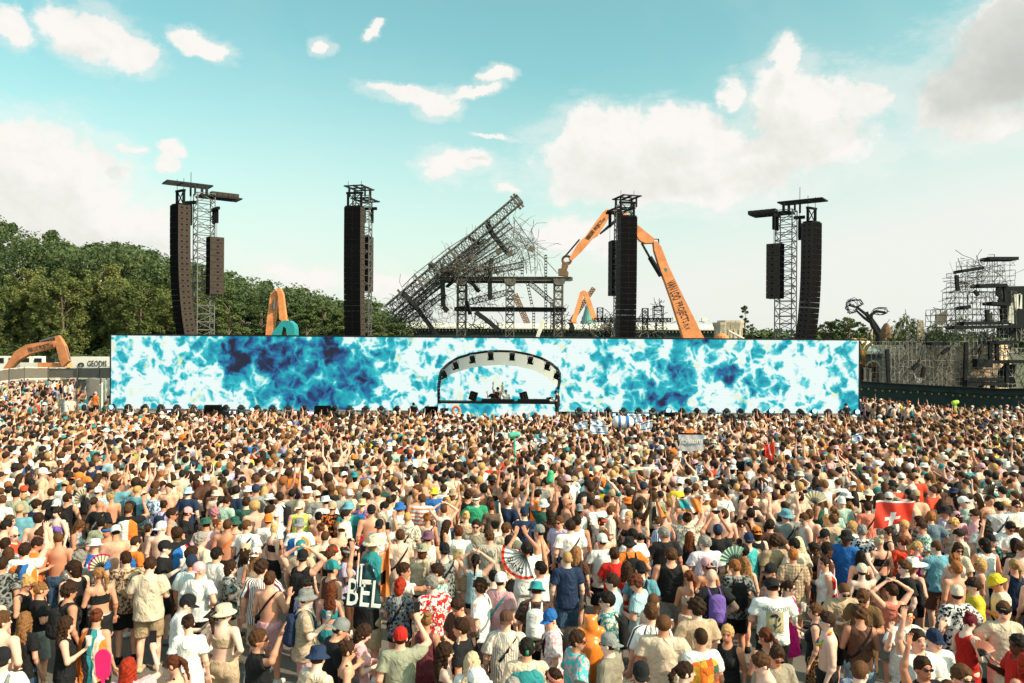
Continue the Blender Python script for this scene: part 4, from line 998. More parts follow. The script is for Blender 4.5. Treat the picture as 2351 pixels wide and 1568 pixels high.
m = MB(); poly_at(m, 1, [(35, 1290), (105, 1185), (175, 1142), (260, 1128), (350, 1118), (368, 1132), (352, 1158), (200, 1198), (130, 1240), (70, 1300), (50, 1330), (20, 1330)], LD, .8); worldchild(m, 'boom', K['oldorange'], e2)
m = MB(); poly_at(m, 1, [(352, 1092), (374, 1084), (412, 1148), (440, 1245), (420, 1262), (398, 1282), (378, 1230), (362, 1165)], LD, .6); worldchild(m, 'stick', K['oldorange'], e2)
m = MB(); poly_at(m, 1, [(262, 1255), (425, 1258), (440, 1285), (262, 1292)], LD+1, 1.6); worldchild(m, 'machine_body', K['orange'], e2)
m = MB(); q1 = lambda u, v, y=0: ZZ(1, u, v, LD)+Vector((0, y, 0)); [worldchild(MB().tube([q1(*a), q1(*b)], r_), 'hydraulic_ram', K['steel'], e2) for a, b, r_ in (((250, 1122), (355, 1092), .13), ((410, 1150), (438, 1230), .1), ((360, 1190), (350, 1250), .12))]
lettering('VAN LOO PROJECTS n.v.', 1, (175, 1180), (335, 1145), LD-.42, .8, e2, INK)
e3 = thing('excavator', 'orange crane arm with teal bucket standing in front of the wood', 'excavator', (P(645, 760, 75).x, 75, 0))
m = MB(); poly_at(m, 2, [(180, 1095), (218, 1068), (235, 1095), (222, 1180), (214, 1300), (192, 1445), (186, 1700), (120, 1700), (138, 1445), (152, 1290)], 75, .7); worldchild(m, 'boom', K['orange'], e3)
m = MB(); poly_at(m, 2, [(226, 1055), (258, 1052), (280, 1100), (290, 1180), (306, 1300), (326, 1340), (330, 1460), (270, 1460), (278, 1335), (252, 1310), (240, 1120)], 74.6, .6); worldchild(m, 'stick', K['orange'], e3)
m = MB(); poly_at(m, 2, [(300, 1322), (345, 1324), (378, 1352), (388, 1385), (390, 1480), (330, 1480), (318, 1390), (296, 1370), (262, 1480), (190, 1460), (205, 1420), (270, 1340)], 74, 1.4); worldchild(m, 'bucket', K['teal'], e3)
m = MB(); q2 = lambda u, v, y=-.5: ZZ(2, u, v, 75)+Vector((0, y, 0)); [worldchild(MB().tube([q2(*a) for a in p_], r_), n_, K['steel'], e3) for p_, r_, n_ in (([(218, 1160), (208, 1230)], .16, 'hydraulic_ram'), ([(300, 1300), (345, 1310), (372, 1340)], .03, 'hose'), ([(248, 1120), (264, 1320)], .07, 'hydraulic_ram'), ([(262, 1120), (280, 1320)], .07, 'hydraulic_ram'))]
cr = thing('crane', 'small orange A-shaped crane booms far behind the ruined stage', 'crane', (P(1340, 735, 140).x, 140, 0)); m = MB(); q4 = lambda u, v, y=0: ZZ(4, u, v, 140)+Vector((0, y, 0))
m.tube([q4(200, 1330), q4(215, 1300), q4(290, 1052)], .55, 4); m.tube([q4(318, 1052), q4(360, 1180), q4(404, 1300)], .6, 4); m.tube([q4(286, 1050), q4(322, 1050)], .4, 4); m.tube([q4(215, 1300), q4(200, 1480)], .6, 4); worldchild(m, 'boom', K['orange'], cr)
m = MB(); truss(m, q4(195, 1310, 2), q4(402, 1008, 2), .7, 30, .09, (0, 1, 0)); worldchild(m, 'lattice_jib', K['rust'], cr)
c2 = thing('crane', 'thin brown crane jib seen through the ruined stage', 'crane', (P(1190, 700, 140).x, 140, 0)); m = MB(); truss(m, ZZ(3, 1252, 1072, 140), ZZ(3, 1365, 1330, 140), .9, 16, .12, (0, 1, 0)); worldchild(m, 'lattice_jib', K['rust'], c2)
# ---- ruined stage
SD = 112
rs = thing('collapsed_stage', 'burnt and collapsed steel stage skeleton behind the screen', 'ruined stage', (P(1150, 700, SD).x, SD, 0)); q3 = lambda u, v, y=0.: ZZ(3, u, v, SD)+Vector((0, y, 0))
def low(u, v0, y=0): a = q3(u, v0, y); return a, Vector((a.x, a.y, 0))
for u in (768, 1210, 1652):
    m = MB(); a, g0 = low(u, 960); truss(m, g0+Vector((0, 1.5, 0)), a+Vector((0, 1.5, 0)), 1.15, 13, .10, (0, 1, 0)); truss(m, g0+Vector((0, 3.5, 0)), a+Vector((0, 3.5, 0)), 1.15, 13, .10, (0, 1, 0)); worldchild(m, 'lattice_column', K['ash'], rs)
    m = MB(); c = q3(u, 945, 1.5); m.prism([(c.x-.85, c.z+.3), (c.x+.85, c.z+.3), (c.x+.75, c.z-.35), (c.x+.4, c.z-.6), (c.x-.4, c.z-.6), (c.x-.75, c.z-.35)], SD+.4, SD+2.6); worldchild(m, 'column_head', K['ash'], rs)
def ibeam(u0, v0, u1, v1, hh, mat, nm='steel_beam', y=0.):
    a, b2 = q3(u0, v0, y), q3(u1, v1, y); m = MB(); up = (b2-a).cross(Vector((0, 1, 0))).normalized()
    m.bar(a, b2, .12, hh, up=up); m.bar(a+up*hh/2, b2+up*hh/2, .75, .09, up=up); m.bar(a-up*hh/2, b2-up*hh/2, .75, .09, up=up)
    for i in range(12): c = a+(b2-a)*(i/11); m.bar(c+up*hh/2, c-up*hh/2, .5, .06, up=(0, 1, 0))
    worldchild(m, nm, mat, rs)
ibeam(590, 924, 1760, 926, .52, K['ash'], y=1.); ibeam(720, 1198, 1702, 1204, .55, K['char'], y=1.); ibeam(600, 935, 1700, 940, .3, K['char'], y=3.5)
for a in [(1005, 430, 1045, 520, 1195, 705), (265, 1065, 380, 1200, 560, 1445), (607, 945, 612, 1180, 650, 1222), (1040, 745, 1028, 900, 1030, 1112), (835, 945, 890, 990, 925, 1042), (820, 985, 820, 1130, 850, 1245), (900, 1228, 1000, 1300, 1110, 1392), (640, 1000, 690, 960, 720, 935), (830, 555, 880, 585, 935, 610)]:
    p_ = [q3(a[0], a[1], random.uniform(-2, 3)), q3(a[2], a[3], 0), q3(a[4], a[5], random.uniform(-1, 1))]; m = MB(); w_ = .62 if a[0] not in (820, 830, 835, 640) else .28
    for s, e in zip(p_, p_[1:]): m.bar(s, e, .5, w_)
    worldchild(m, 'charred_beam', K['char'], rs)
m = MB(); truss(m, q3(118, 1208, 0), q3(700, 728, -1), 1.35, 18, .10, (0, 1, 0)); truss(m, q3(700, 728, -1), q3(1296, 236, -2), 1.25, 19, .10, (0, 1, 0)); truss(m, q3(150, 1290, 4), q3(1000, 560, 4), 1.0, 22, .08, (0, 1, 0))
for f in (.12, .25, .37, .5, .97, .99): c = q3(118+1178*f, 1208-972*f, -1); m.bar(c+Vector((-.7, -.5, .9)), c+Vector((.7, -.5, -.9)), .35, .3)
worldchild(m, 'fallen_truss', K['ash'], rs)
for k_, (a_, b_, w_) in enumerate([((300, 1150), (1190, 400), .9), ((420, 1040), (1215, 440), .8), ((520, 990), (1170, 530), .75), ((640, 950), (1230, 590), .7), ((760, 900), (1260, 660), .6), ((560, 880), (980, 560), .7), ((180, 1230), (560, 960), .8), ((240, 1300), (600, 1040), .7)]):
    m = MB(); truss(m, q3(*a_, 1.5+k_*.6), q3(*b_, .5+k_*.6), w_, 20, .055, (0, 1, 0)); worldchild(m, 'fallen_truss', K['ash'], rs)
for pts_w in ([(1240, 375), (1330, 500), (1430, 640), (1435, 880)], [(1210, 480), (1300, 540), (1380, 700), (1400, 880)], [(1170, 600), (1290, 640), (1350, 780), (1360, 880)], [(1440, 680), (1530, 760), (1640, 880)], [(1250, 400), (1240, 560), (1180, 690)], [(240, 1000), (360, 880), (640, 660), (950, 460)], [(120, 1180), (340, 1010), (480, 900)], [(1100, 470), (1260, 640), (1320, 780)]):
    m = MB(); m.tube([q3(u, v, .5) for u, v in pts_w], .06, 5); worldchild(m, 'bent_rail', K['ash'], rs)
m = MB(); truss(m, *[q3(u, v, 5) for u, v in ((830, 1120), (1180, 1030))], .8, 12, .06, (0, 1, 0)); truss(m, q3(1390, 950, 3), q3(1610, 1140, 3), .6, 10, .07, (0, 1, 0)); truss(m, q3(880, 880, 2), q3(1330, 790, 2), .8, 12, .08, (0, 1, 0)); worldchild(m, 'bent_truss', K['ash'], rs)
for (a, b2) in (((1535, 705), (1535, 1600)), ((1365, 950), (1412, 1170)), ((1425, 1180), (1425, 1600)), ((1590, 1140), (1590, 1600)), ((1320, 730), (1320, 900))):
    m = MB(); s, e = q3(*a, 2), q3(*b2, 2); n = int((e-s).length/.42)
    for o in (-.16, .16): m.bar(s+Vector((o, 0, 0)), e+Vector((o, 0, 0)), .07)
    for i in range(n): c = s+(e-s)*(i/n); m.box(c, (.34, .3, .14))
    worldchild(m, 'ladder_mast', K['char'], rs)
def tangle(mb, pts, n, L, r, y0, y1, seed, bend=.5, q=q3):
    rr = random.Random(seed)
    for _ in range(n):
        a, b2, c = rr.sample(pts, 3); w = [rr.random() for _ in range(3)]; s = sum(w); u = sum(p[0]*k for p, k in zip((a, b2, c), w))/s; v = sum(p[1]*k for p, k in zip((a, b2, c), w))/s
        st = q(u, v, rr.uniform(y0, y1)); d = Vector((rr.gauss(0, 1), rr.gauss(0, .5), rr.gauss(0, 1))).normalized(); pp = [st]
        for i in range(rr.randint(2, 4)): d = (d+Vector((rr.gauss(0, bend), rr.gauss(0, bend*.5), rr.gauss(0, bend)-.08))).normalized(); pp.append(pp[-1]+d*L*rr.uniform(.4, 1.))
        pp = [Vector((p.x, p.y, max(p.z, .1))) for p in pp]
        for s_, e_ in zip(pp, pp[1:]): mb.bar(s_, e_, r*rr.uniform(.7, 1.4))
m = MB(); tangle(m, [(430, 880), (640, 740), (1000, 480), (1250, 380), (1340, 560), (1450, 860), (900, 880), (700, 800), (1200, 780)], 330, 1.3, .034, -3, 5, 1, .22)
tangle(m, [(1180, 470), (1300, 540), (1400, 700), (1560, 880), (1250, 380)], 60, 1.5, .04, -2, 3, 2, .25); tangle(m, [(430, 860), (800, 760), (1350, 860), (1000, 890), (600, 860), (730, 830)], 260, .6, .07, -2, 3, 3, .8)
worldchild(m, 'twisted_rods', K['ash'], rs)
m = MB(); tangle(m, [(100, 1210), (420, 930), (720, 960), (720, 1440), (300, 1440), (60, 1440)], 330, 1.2, .038, -2, 4, 4, .4); tangle(m, [(700, 960), (1180, 960), (1180, 1200), (760, 1200)], 90, .9, .04, 0, 4, 5, .5); tangle(m, [(850, 1230), (1150, 1400), (1250, 1440), (700, 1440)], 70, .8, .06, 0, 4, 6, .6); tangle(m, [(1560, 1160), (1700, 1200), (1640, 1440), (1800, 1440)], 60, .7, .06, 0, 4, 7, .5)
worldchild(m, 'hanging_wreckage', K['char'], rs)
m = MB(); m.prism([(q3(u, v).x, q3(u, v).z) for u, v in ((1435, 1450), (1480, 1310), (1520, 1305), (1500, 1370), (1465, 1455))], SD-3, SD-2.9); worldchild(m, 'torn_sheet', K['tarp'], rs)
for (u, v) in ((1110, 690), (1400, 670), (620, 850), (1205, 715), (890, 750), (510, 820)):
    m = MB(); m.box(q3(u, v, -1), (.8, .6, .7), Matrix.Rotation(random.uniform(-.6, .6), 3, 'Y')); worldchild(m, 'bent_housing', K['ash'], rs)
# smaller ruin right of it
r2 = thing('wrecked_platform', 'low charred steel platform wreck left and right of the third speaker column', 'ruined stage', (P(1450, 760, SD).x, SD, 0)); q4s = lambda u, v, y=0.: ZZ(4, u, v, SD)+Vector((0, y, 0))
m = MB(); truss(m, q4s(400, 1300), q4s(1080, 1300), .5, 22, .09); truss(m, q4s(150, 1425), q4s(980, 1425), .7, 24, .1); worldchild(m, 'platform_girder', K['char'], r2)
for (u, v0, v1, w) in ((448, 1190, 1300, 50), (852, 1195, 1290, 50), (968, 1175, 1290, 80), (852, 1290, 1600, 45), (980, 1300, 1600, 60), (510, 1300, 1600, 40), (560, 1300, 1600, 40)):
    m = MB(); truss(m, q4s(u, v1), q4s(u, v0), w*.0157, 3 if v1 < 1400 else 6, .07, (0, 1, 0)); worldchild(m, 'lattice_post', K['char'], r2)
m = MB(); tangle(m, [(400, 1290), (600, 1270), (1080, 1290), (1000, 1440), (420, 1440), (180, 1440), (640, 1400)], 230, .8, .07, -2, 3, 8, .6, q4s); tangle(m, [(930, 1180), (1010, 1130), (1000, 1200)], 14, .5, .08, 0, 1, 9, .5, q4s); worldchild(m, 'twisted_rods', K['ash'], r2)
m = MB(); m.prism([(q4s(u, v).x, q4s(u, v).z) for u, v in ((150, 1320), (200, 1325), (218, 1370), (205, 1400), (165, 1390), (175, 1350))], SD-1, SD-.2); worldchild(m, 'charred_sheet', K['char'], r2)
# ---- long hall, conical tower, turrets, wheel
HD = 130
hl = thing('long_hall', 'long low hall with cream roof and dark green wall behind the ruins', 'building', (0, HD, 0)); a, b2 = ZZ(3, 240, 1340, HD), ZZ(4, 1560, 1345, HD); zr, ze = ZZ(3, 1300, 1320, HD).z, ZZ(3, 1300, 1367, HD).z
m = MB(); m.box(((a.x+b2.x)/2, HD+6, (ze-.1)/2), (b2.x-a.x-.8, 12, ze-.1)); worldchild(m, 'wall', K['dgreen'], hl)
m = MB(); m.add([(a.x, HD-.6, ze), (b2.x, HD-.6, ze), (b2.x, HD+6, zr), (a.x, HD+6, zr), (a.x, HD+12.6, ze), (b2.x, HD+12.6, ze)], [(0, 1, 2, 3), (3, 2, 5, 4)]).box(((a.x+b2.x)/2, HD-.58, ze-.12), (b2.x-a.x, .1, .25)); worldchild(m, 'roof', K['tarp'], hl)
m = MB()
for i in range(90): m.box((a.x+1+(b2.x-a.x-2)*i/89, HD-.1, ze-.5), (.22, .15, .35))
worldchild(m, 'cornice', K['cream'], hl)
for i in range(12): MB_ = MB().box((a.x+3+(b2.x-a.x-6)*i/11, HD-.1, 1.6), (.5, .2, 3.0)); worldchild(MB_, 'pilaster', K['cream'], hl)
ct = thing('conical_tower', 'pale teal conical spire tower behind the orange A-shaped crane', 'tower', (ZZ(4, 345, 1320, 150).x, 150, 0)); zc = ZZ(4, 345, 1138, 150).z; zb = ZZ(4, 345, 1330, 150).z; wq = (ZZ(4, 418, 1320, 150).x-ZZ(4, 272, 1320, 150).x)/2
MB().lathe([(wq*1.0, zb-2), (wq*1.0, zb), (wq*.72, zb+(zc-zb)*.33), (wq*.42, zb+(zc-zb)*.75), (wq*.50, zb+(zc-zb)*.76), (wq*.05, zc), (.01, zc)], 20).build('roof', flat('verdigris_roof', (.16, .36, .33), .7, 0, .3, .7), ct, False)
MB().lathe([(wq*.95, 0), (wq*.95, zb-2)], 20).build('wall', K['cream'], ct)
ga = ZZ(4, 1590, 1400, 118)
tu = thing('turret_gate', 'cream gothic turret gate at the right end of the long hall', 'building', (ga.x, 118, 0)); zt_ = ZZ(4, 1600, 1305, 118).z
for i, u in enumerate((1530, 1572, 1622, 1665)):
    x = ZZ(4, u, 1400, 118).x-ga.x; h_ = zt_-(0 if i != 0 else .3)
    m = MB(); m.lathe([(1.0, 0), (1.0, h_-1.6), (1.25, h_-.8), (1.45, h_-.3), (1.45, h_), (1.1, h_), (1.1, h_-.4), (.01, h_-.4)], 10, Matrix.Translation((x, 0, 0)) @ Matrix.Diagonal((.85, .85, 1, 1)))
    for k in range(10): an = 2*math.pi*k/10; m.bar((x+.9*math.cos(an), .9*math.sin(an), 0), (x+.9*math.cos(an), .9*math.sin(an), h_-1.3), .16)
    tt = m.build('turret', K['cream'], tu)
for i, u in enumerate((1555, 1600, 1645)):
    x = ZZ(4, u, 1400, 118).x-ga.x; MB().box((x, -.75, (zt_-2)/2), (.75, .1, zt_-2.4)).build('arched_window', K['dgreen'], tu)
fw = thing('ferris_wheel', 'distant white ferris wheel rim peeking above the hall roof', 'ferris wheel', (ZZ(4, 1245, 1360, 300).x, 300, 0)); zf = 5.19; m = MB(); Rw = 21
cz = ZZ(4, 1245, 1262, 300).z-Rw
for i in range(48):
    a0, a1 = 2*math.pi*i/48, 2*math.pi*(i+1)/48
    for rr_ in (Rw, Rw-1.6): m.bar((rr_*math.cos(a0), 0, cz+rr_*math.sin(a0)), (rr_*math.cos(a1), 0, cz+rr_*math.sin(a1)), .35)
    m.bar((0, 0, cz), (Rw*math.cos(a0), 0, cz+Rw*math.sin(a0)), .15) if i % 2 else None
m.build('wheel_rim', K['white'], fw)
for i in range(24): a0 = 2*math.pi*i/24; MB().box((Rw*math.cos(a0), 0, cz+Rw*math.sin(a0)-.6), (1.4, 1.4, 1.5)).build('gondola', K['white'], fw)
MB().bar((0, 1, cz), (-9, 3, 0), .6).bar((0, 1, cz), (9, 3, 0), .6).build('support', K['white'], fw)
# small excavator nose right of the arm
ds = thing('excavator', 'orange excavator counterweight just above the screen near the turrets', 'excavator', (ZZ(4, 1540, 1450, 90).x, 90, 0)); m = MB(); c = ZZ(4, 1540, 1470, 90); m.lathe([(1.4, -1), (1.6, -.3), (1.5, .5), (1.0, 1.1), (.01, 1.35)], 14, Matrix.Translation((0, 0, c.z+.1)) @ Matrix.Diagonal((.5, .5, .45, 1)).to_4x4()).box((0, 0, 1.6), (3, 2.6, 3.0)); m.build('machine_body', K['orange'], ds); MB().tube([(.6, -.5, c.z+.9), (2.2, -.5, c.z+.1), (4, -.5, c.z-1)], .12).build('boom', K['tarp'], ds)
# ================================================================ right side: fence wall, castle, burnt scaffold ruin
q6 = lambda u, v, d, y=0.: ZZ(6, u, v, d)+Vector((0, y, 0))
# curved dark green fence wall: near on the right, far behind the screen on the left
def fencept(s):        # s 0..1 left to right
    u = 120+s*(1950-120); d = 74-16*s**1.3; v = 1283+75*(s/.72)**.8 if s < .72 else 1358-4*(s-.72)
    p = q6(u, v, d); return p
fn = thing('fence_wall', 'tall dark green plastered fence wall curving past the crowd on the right', 'fence', (0, 66, 0)); m = MB()
m.grid(lambda u, v: (fencept(u).x, fencept(u).y, fencept(u).z*v), 40, 4); m.grid(lambda u, v: (fencept(u).x+.1, fencept(u).y+.35, fencept(u).z*v), 40, 4); worldchild(m, 'wall_panel', K['dgreen'], fn)
m = MB()
for i in range(40): m.bar(fencept(i/40)+Vector((0, .15, 0)), fencept((i+1)/40)+Vector((0, .15, 0)), .5, .10)
worldchild(m, 'coping', K['cream'] if False else K['char'], fn)
m = MB(); pts = []
for i in range(60): s = i/59; p = fencept(s); pts.append(p+Vector((0, -.12, -.42-.16*abs(math.sin(s*26)))))
m.tube(pts, .02, 4); worldchild(m, 'festoon_cable', K['black'], fn)
for i in range(29):
    s = (i+.4)/29; p = fencept(s)+Vector((0, -.15, -.62-.10*abs(math.sin(s*26+1)))); m = MB(); m.lathe([(.001, -.11), (.08, -.06), (.09, .03), (.05, .09), (.001, .10)], 8, Matrix.Translation(p)); worldchild(m, 'festoon_bulb', K['gold'], fn, True)
# castle building with arched doors
CD = 82; cb = thing('castle_building', 'cream castle facade with arched wooden double door right of the screen', 'building', (q6(290, 1200, CD).x, CD, 0)); c0 = q6(100, 930, CD); c1 = q6(402, 930, CD); zf = c0.z
m = MB(); m.box(((c0.x+c1.x)/2, CD+3, (zf-1.0)/2), (c1.x-c0.x, 6, zf-1.0)); worldchild(m, 'wall', flat('sage_green_render', (.11, .13, .11), .9, 0, .3, .8), cb)
m = MB(); m.add([(c0.x, CD-.3, zf-1.0), (c1.x, CD-.3, zf-1.3), (c1.x, CD+3, zf+.1), (c0.x, CD+3, zf+.1), (c0.x, CD+6.3, zf-1.), (c1.x, CD+6.3, zf-1.3)], [(0, 1, 2, 3), (3, 2, 5, 4)]); m.box(((c0.x+c1.x)/2, CD-.3, zf-1.15), (c1.x-c0.x, .2, .3)); worldchild(m, 'roof', K['tarp'], cb)
def archdoor(u, w, v0, v1):
    a = q6(u, v1, CD, 0); z0 = q6(u, v0, CD).z; r = w/2; n = 12; hgt = a.z-z0
    def shape(r, base, grow): return [(a.x-r, base), *[(a.x+r*math.cos(math.pi-math.pi*i/n), a.z-w/2-.05+(r+grow)*math.sin(math.pi*i/n)) for i in range(n+1)], (a.x+r, base)]
    fr = MB(); o = shape(r+.16, z0, 0); inn = shape(r, z0, 0)
    for i in range(len(o)-1):
        fr.add([(o[i][0], CD-.25, o[i][1]), (o[i+1][0], CD-.25, o[i+1][1]), (inn[i+1][0], CD-.25, inn[i+1][1]), (inn[i][0], CD-.25, inn[i][1]), (o[i][0], CD, o[i][1]), (o[i+1][0], CD, o[i+1][1]), (inn[i+1][0], CD, inn[i+1][1]), (inn[i][0], CD, inn[i][1])], [(0, 1, 2, 3), (0, 4, 5, 1), (3, 2, 6, 7)])
    for s in (-1, 1): fr.lathe([(.20, z0-2), (.20, z0), (.17, z0+.2), (.13, z0+.3), (.13, a.z-w/2-.2), (.19, a.z-w/2-.1), (.19, a.z-w/2), (.01, a.z-w/2)], 10, Matrix.Translation((a.x+s*(r+.30), CD-.4, 0)))
    worldchild(fr, 'door_surround', K['cream'], cb)
    d = MB(); d.prism(inn, CD-.12, CD-.02); dr = worldchild(d, 'door', K['wood'], cb)
    g = MB()
    for s in (-1, 1):
        for (dx, dz, rx, rz) in ((.27, hgt*.55, .17, .42), (.27, hgt*.2, .15, .20)):
            g.add([(a.x+s*dx*w/1.2+rx*w/1.2*math.cos(t_*2*math.pi/12), CD-.13, z0+dz+rz*math.sin(t_*2*math.pi/12)) for t_ in range(12)], [tuple(range(12))])
    g.bar((a.x, CD-.14, z0), (a.x, CD-.14, a.z), .05); worldchild(g, 'door_glass', K['char'], cb)
archdoor(312, 1.25, 1290, 1110); archdoor(205, 1.05, 1290, 1125)
m = MB()
for (pts) in ([(232, 1140), (228, 1060), (205, 985), (188, 950)], [(236, 1140), (236, 1060), (262, 980), (300, 950), (310, 935), (290, 925)], [(230, 1100), (222, 1020), (215, 985), (240, 950), (262, 935)], [(235, 1090), (245, 1020), (270, 990)], [(190, 915), (230, 912), (262, 920), (250, 930)], [(100, 925), (150, 912), (200, 930), (215, 960)]): m.tube([q6(u, v, CD-1) for u, v in pts], [.16]*(len(pts)-1)+[.07], 6)
worldchild(m, 'gilded_vine', K['gold'], cb, True)
# scaffold ruin
RD = 77; ru = thing('scaffold_ruin', 'huge burnt scaffolding ruin over cream curved panels at the right edge', 'ruined stage', (q6(1000, 1100, RD).x, RD, 0)); qr = lambda u, v, y=0.: q6(u, v, RD, y)
def zb_(u): return 1.0
def panel(us, v0, v1, y, mat, nm):
    m = MB(); n = len(us)-1
    for i in range(n):
        u0, u1 = us[i], us[i+1]; a0, a1 = v0[i], v0[i+1]; yy0 = y+2.5*math.sin(u0*.0035); yy1 = y+2.5*math.sin(u1*.0035)
        P0, P1 = qr(u0, a0, yy0), qr(u1, a1, yy1); m.add([P0, P1, (P1.x, P1.y, .5), (P0.x, P0.y, .5), P0+Vector((0, .3, 0)), P1+Vector((0, .3, 0)), (P1.x, P1.y+.3, .5), (P0.x, P0.y+.3, .5)], [(0, 1, 2, 3), (4, 7, 6, 5), (0, 4, 5, 1)])
    worldchild(m, nm, mat, ru)
sc = flat('scorched_cream_panel', (.74, .55, .39), .9, 0, .28, .3)
panel([395, 470, 560, 640, 720, 805], [960, 955, 965, 958, 962, 960], None, 4, sc, 'curved_panel'); panel([810, 880, 900, 960, 1010, 1120], [820, 905, 930, 925, 955, 965], None, 3.2, sc, 'curved_panel'); panel([1150, 1250, 1330, 1420, 1540, 1671, 1800], [960, 965, 960, 970, 965, 960, 960], None, 4.5, sc, 'curved_panel')
m = MB()
for poly in ([(780, 760), (795, 730), (830, 740), (835, 820), (850, 905), (815, 960), (780, 950)], [(975, 690), (1030, 665), (1075, 640), (1070, 755), (1030, 780), (980, 770)], [(385, 860), (405, 815), (402, 915)], [(530, 905), (540, 860), (552, 915)], [(640, 900), (700, 780), (712, 790), (660, 900)], [(1440, 740), (1480, 690), (1520, 655), (1525, 755), (1445, 755)], [(1620, 1130), (1680, 1120), (1700, 1350), (1625, 1345), (1640, 1250)]):
    yy = random.uniform(1, 3); worldchild(MB().prism([(qr(u, v).x, qr(u, v).z) for u, v in poly], RD+yy, RD+yy+.15), 'torn_panel', sc, ru)
def scaffold(us, vs, ys, r, mat, nm, drop=.1, seed=3, diag=.35):
    rr = random.Random(seed); m = MB(); J = lambda: rr.uniform(-.05, .05)
    G = {(i, j, k): qr(u, v, y)+Vector((J(), J(), J())) for i, u in enumerate(us) for j, v in enumerate(vs) for k, y in enumerate(ys)}
    for i in range(len(us)):
        for j in range(len(vs)):
            for k in range(len(ys)):
                a = G[i, j, k]
                for di, dj, dk in ((1, 0, 0), (0, 1, 0), (0, 0, 1), (1, 1, 0), (-1, 1, 0)):
                    b2 = G.get((i+di, j+dj, k+dk))
                    if b2 is None or rr.random() < ((drop*.25 if dj else drop) if not (di and dj) else 1-diag): continue
                    m.bar(a, b2, r*(.8 if di and dj else 1))
    worldchild(m, nm, mat, ru); return G
rng_u = lambda a, b, s: [a+(b-a)*i/max(1, round((b-a)/s)) for i in range(max(1, round((b-a)/s))+1)]
scaffold(rng_u(400, 1130, 38), rng_u(930, 1500, 58), [0, 2.2], .045, K['tube'], 'scaffold_grid', .25, 3, .28)
scaffold(rng_u(1140, 1760, 40), rng_u(800, 1500, 64), [0, 2.5], .045, K['tube'], 'scaffold_grid', .25, 4, .2)
scaffold(rng_u(1050, 1600, 39), rng_u(480, 790, 52), [0, 2.2], .034, K['ash'], 'scaffold_tower', .22, 5, .28)
scaffold(rng_u(1075, 1290, 42), rng_u(310, 480, 42), [0, 2], .032, K['ash'], 'scaffold_tower', .35, 6, .25)
scaffold(rng_u(1170, 1595, 47), rng_u(200, 430, 46), [0, 2], .032, K['ash'], 'scaffold_tower', .25, 7, .22)
scaffold(rng_u(885, 1060, 44), rng_u(640, 800, 50), [0, 2], .04, K['ash'], 'scaffold_tower', .4, 8, .2)
m = MB()
for a in [(1090, 305, 1285, 275), (1240, 435, 1490, 430), (1330, 192, 1590, 192), (1105, 768, 1500, 765), (1015, 808, 1640, 795), (1100, 635, 1165, 620), (1350, 590, 1520, 600), (820, 950, 975, 952), (1300, 1115, 1671, 1110), (1130, 1275, 1460, 1270), (1130, 1310, 1480, 1310), (1340, 940, 1600, 935)]: worldchild(MB().bar(qr(a[0], a[1], .2), qr(a[2], a[3], .2), 1.6, .30), 'charred_deck', K['char'], ru)
for a in [(1480, 430, 1490, 600), (1135, 940, 1125, 1350), (1350, 945, 1350, 1110), (1410, 945, 1415, 1110), (430, 1000, 445, 1300), (760, 1160, 745, 1250), (660, 1180, 712, 1130), (920, 1040, 985, 990), (1500, 1110, 1500, 1300), (1050, 340, 1060, 480), (1320, 650, 1330, 760), (1210, 480, 1245, 520), (1270, 1300, 1270, 1500), (1370, 1300, 1370, 1500)]: worldchild(MB().bar(qr(a[0], a[1], -.3), qr(a[2], a[3], -.3), .30), 'charred_beam', K['char'], ru)
m = MB(); m.prism([(qr(u, v).x, qr(u, v).z) for u, v in ((1490, 430), (1900, 425), (1900, 810), (1620, 800), (1600, 770), (1530, 760), (1520, 640), (1540, 600), (1500, 560), (1520, 530), (1485, 510))], RD+1.0, RD+1.3); worldchild(m, 'charred_cladding', K['char'], ru); m = MB()
m.prism([(qr(u, v).x, qr(u, v).z) for u, v in ((1530, 1145), (1635, 1135), (1620, 1250), (1640, 1340), (1540, 1350), (1475, 1345), (1480, 1200))], RD+.6, RD+.8); worldchild(MB().box(qr(1278, 1125, -.4), (1.5, .8, .8)), 'burnt_box', K['char'], ru); worldchild(MB().box(qr(1600, 850, .5), (2.5, 1., 1.)), 'burnt_box', K['char'], ru); worldchild(m, 'charred_cladding', K['char'], ru)
m = MB()
for poly in ([(1545, 760), (1560, 590), (1590, 580), (1600, 770)], [(1600, 510), (1660, 500), (1650, 620), (1615, 650)], [(1640, 505), (1672, 510), (1672, 640), (1640, 630)], [(1705, 990), (1715, 1250), (1740, 1260)], [(700, 1215), (725, 1250), (775, 1262), (770, 1300), (740, 1310), (712, 1280)]): m.prism([(qr(u, v).x, qr(u, v).z) for u, v in poly], RD+.3, RD+.45)
worldchild(m, 'torn_sheet', K['tarp'], ru)
m = MB(); tangle(m, [(1190, 260), (1560, 260), (1560, 420), (1130, 740), (1100, 520)], 50, 1.2, .03, -1, 2, 22, .2, qr);
for a in [(965, 365, 1050, 345), (970, 388, 1075, 380), (950, 480, 1050, 420), (968, 495, 1080, 490), (930, 572, 1050, 535), (1105, 180, 1140, 290), (1125, 178, 1165, 185), (1270, 155, 1320, 285), (1300, 200, 1320, 230), (1435, 145, 1430, 200), (1380, 150, 1435, 148), (880, 625, 940, 640), (870, 655, 900, 630), (985, 640, 1050, 535)]: m.bar(qr(a[0], a[1], .5), qr(a[2], a[3], .5), .045)
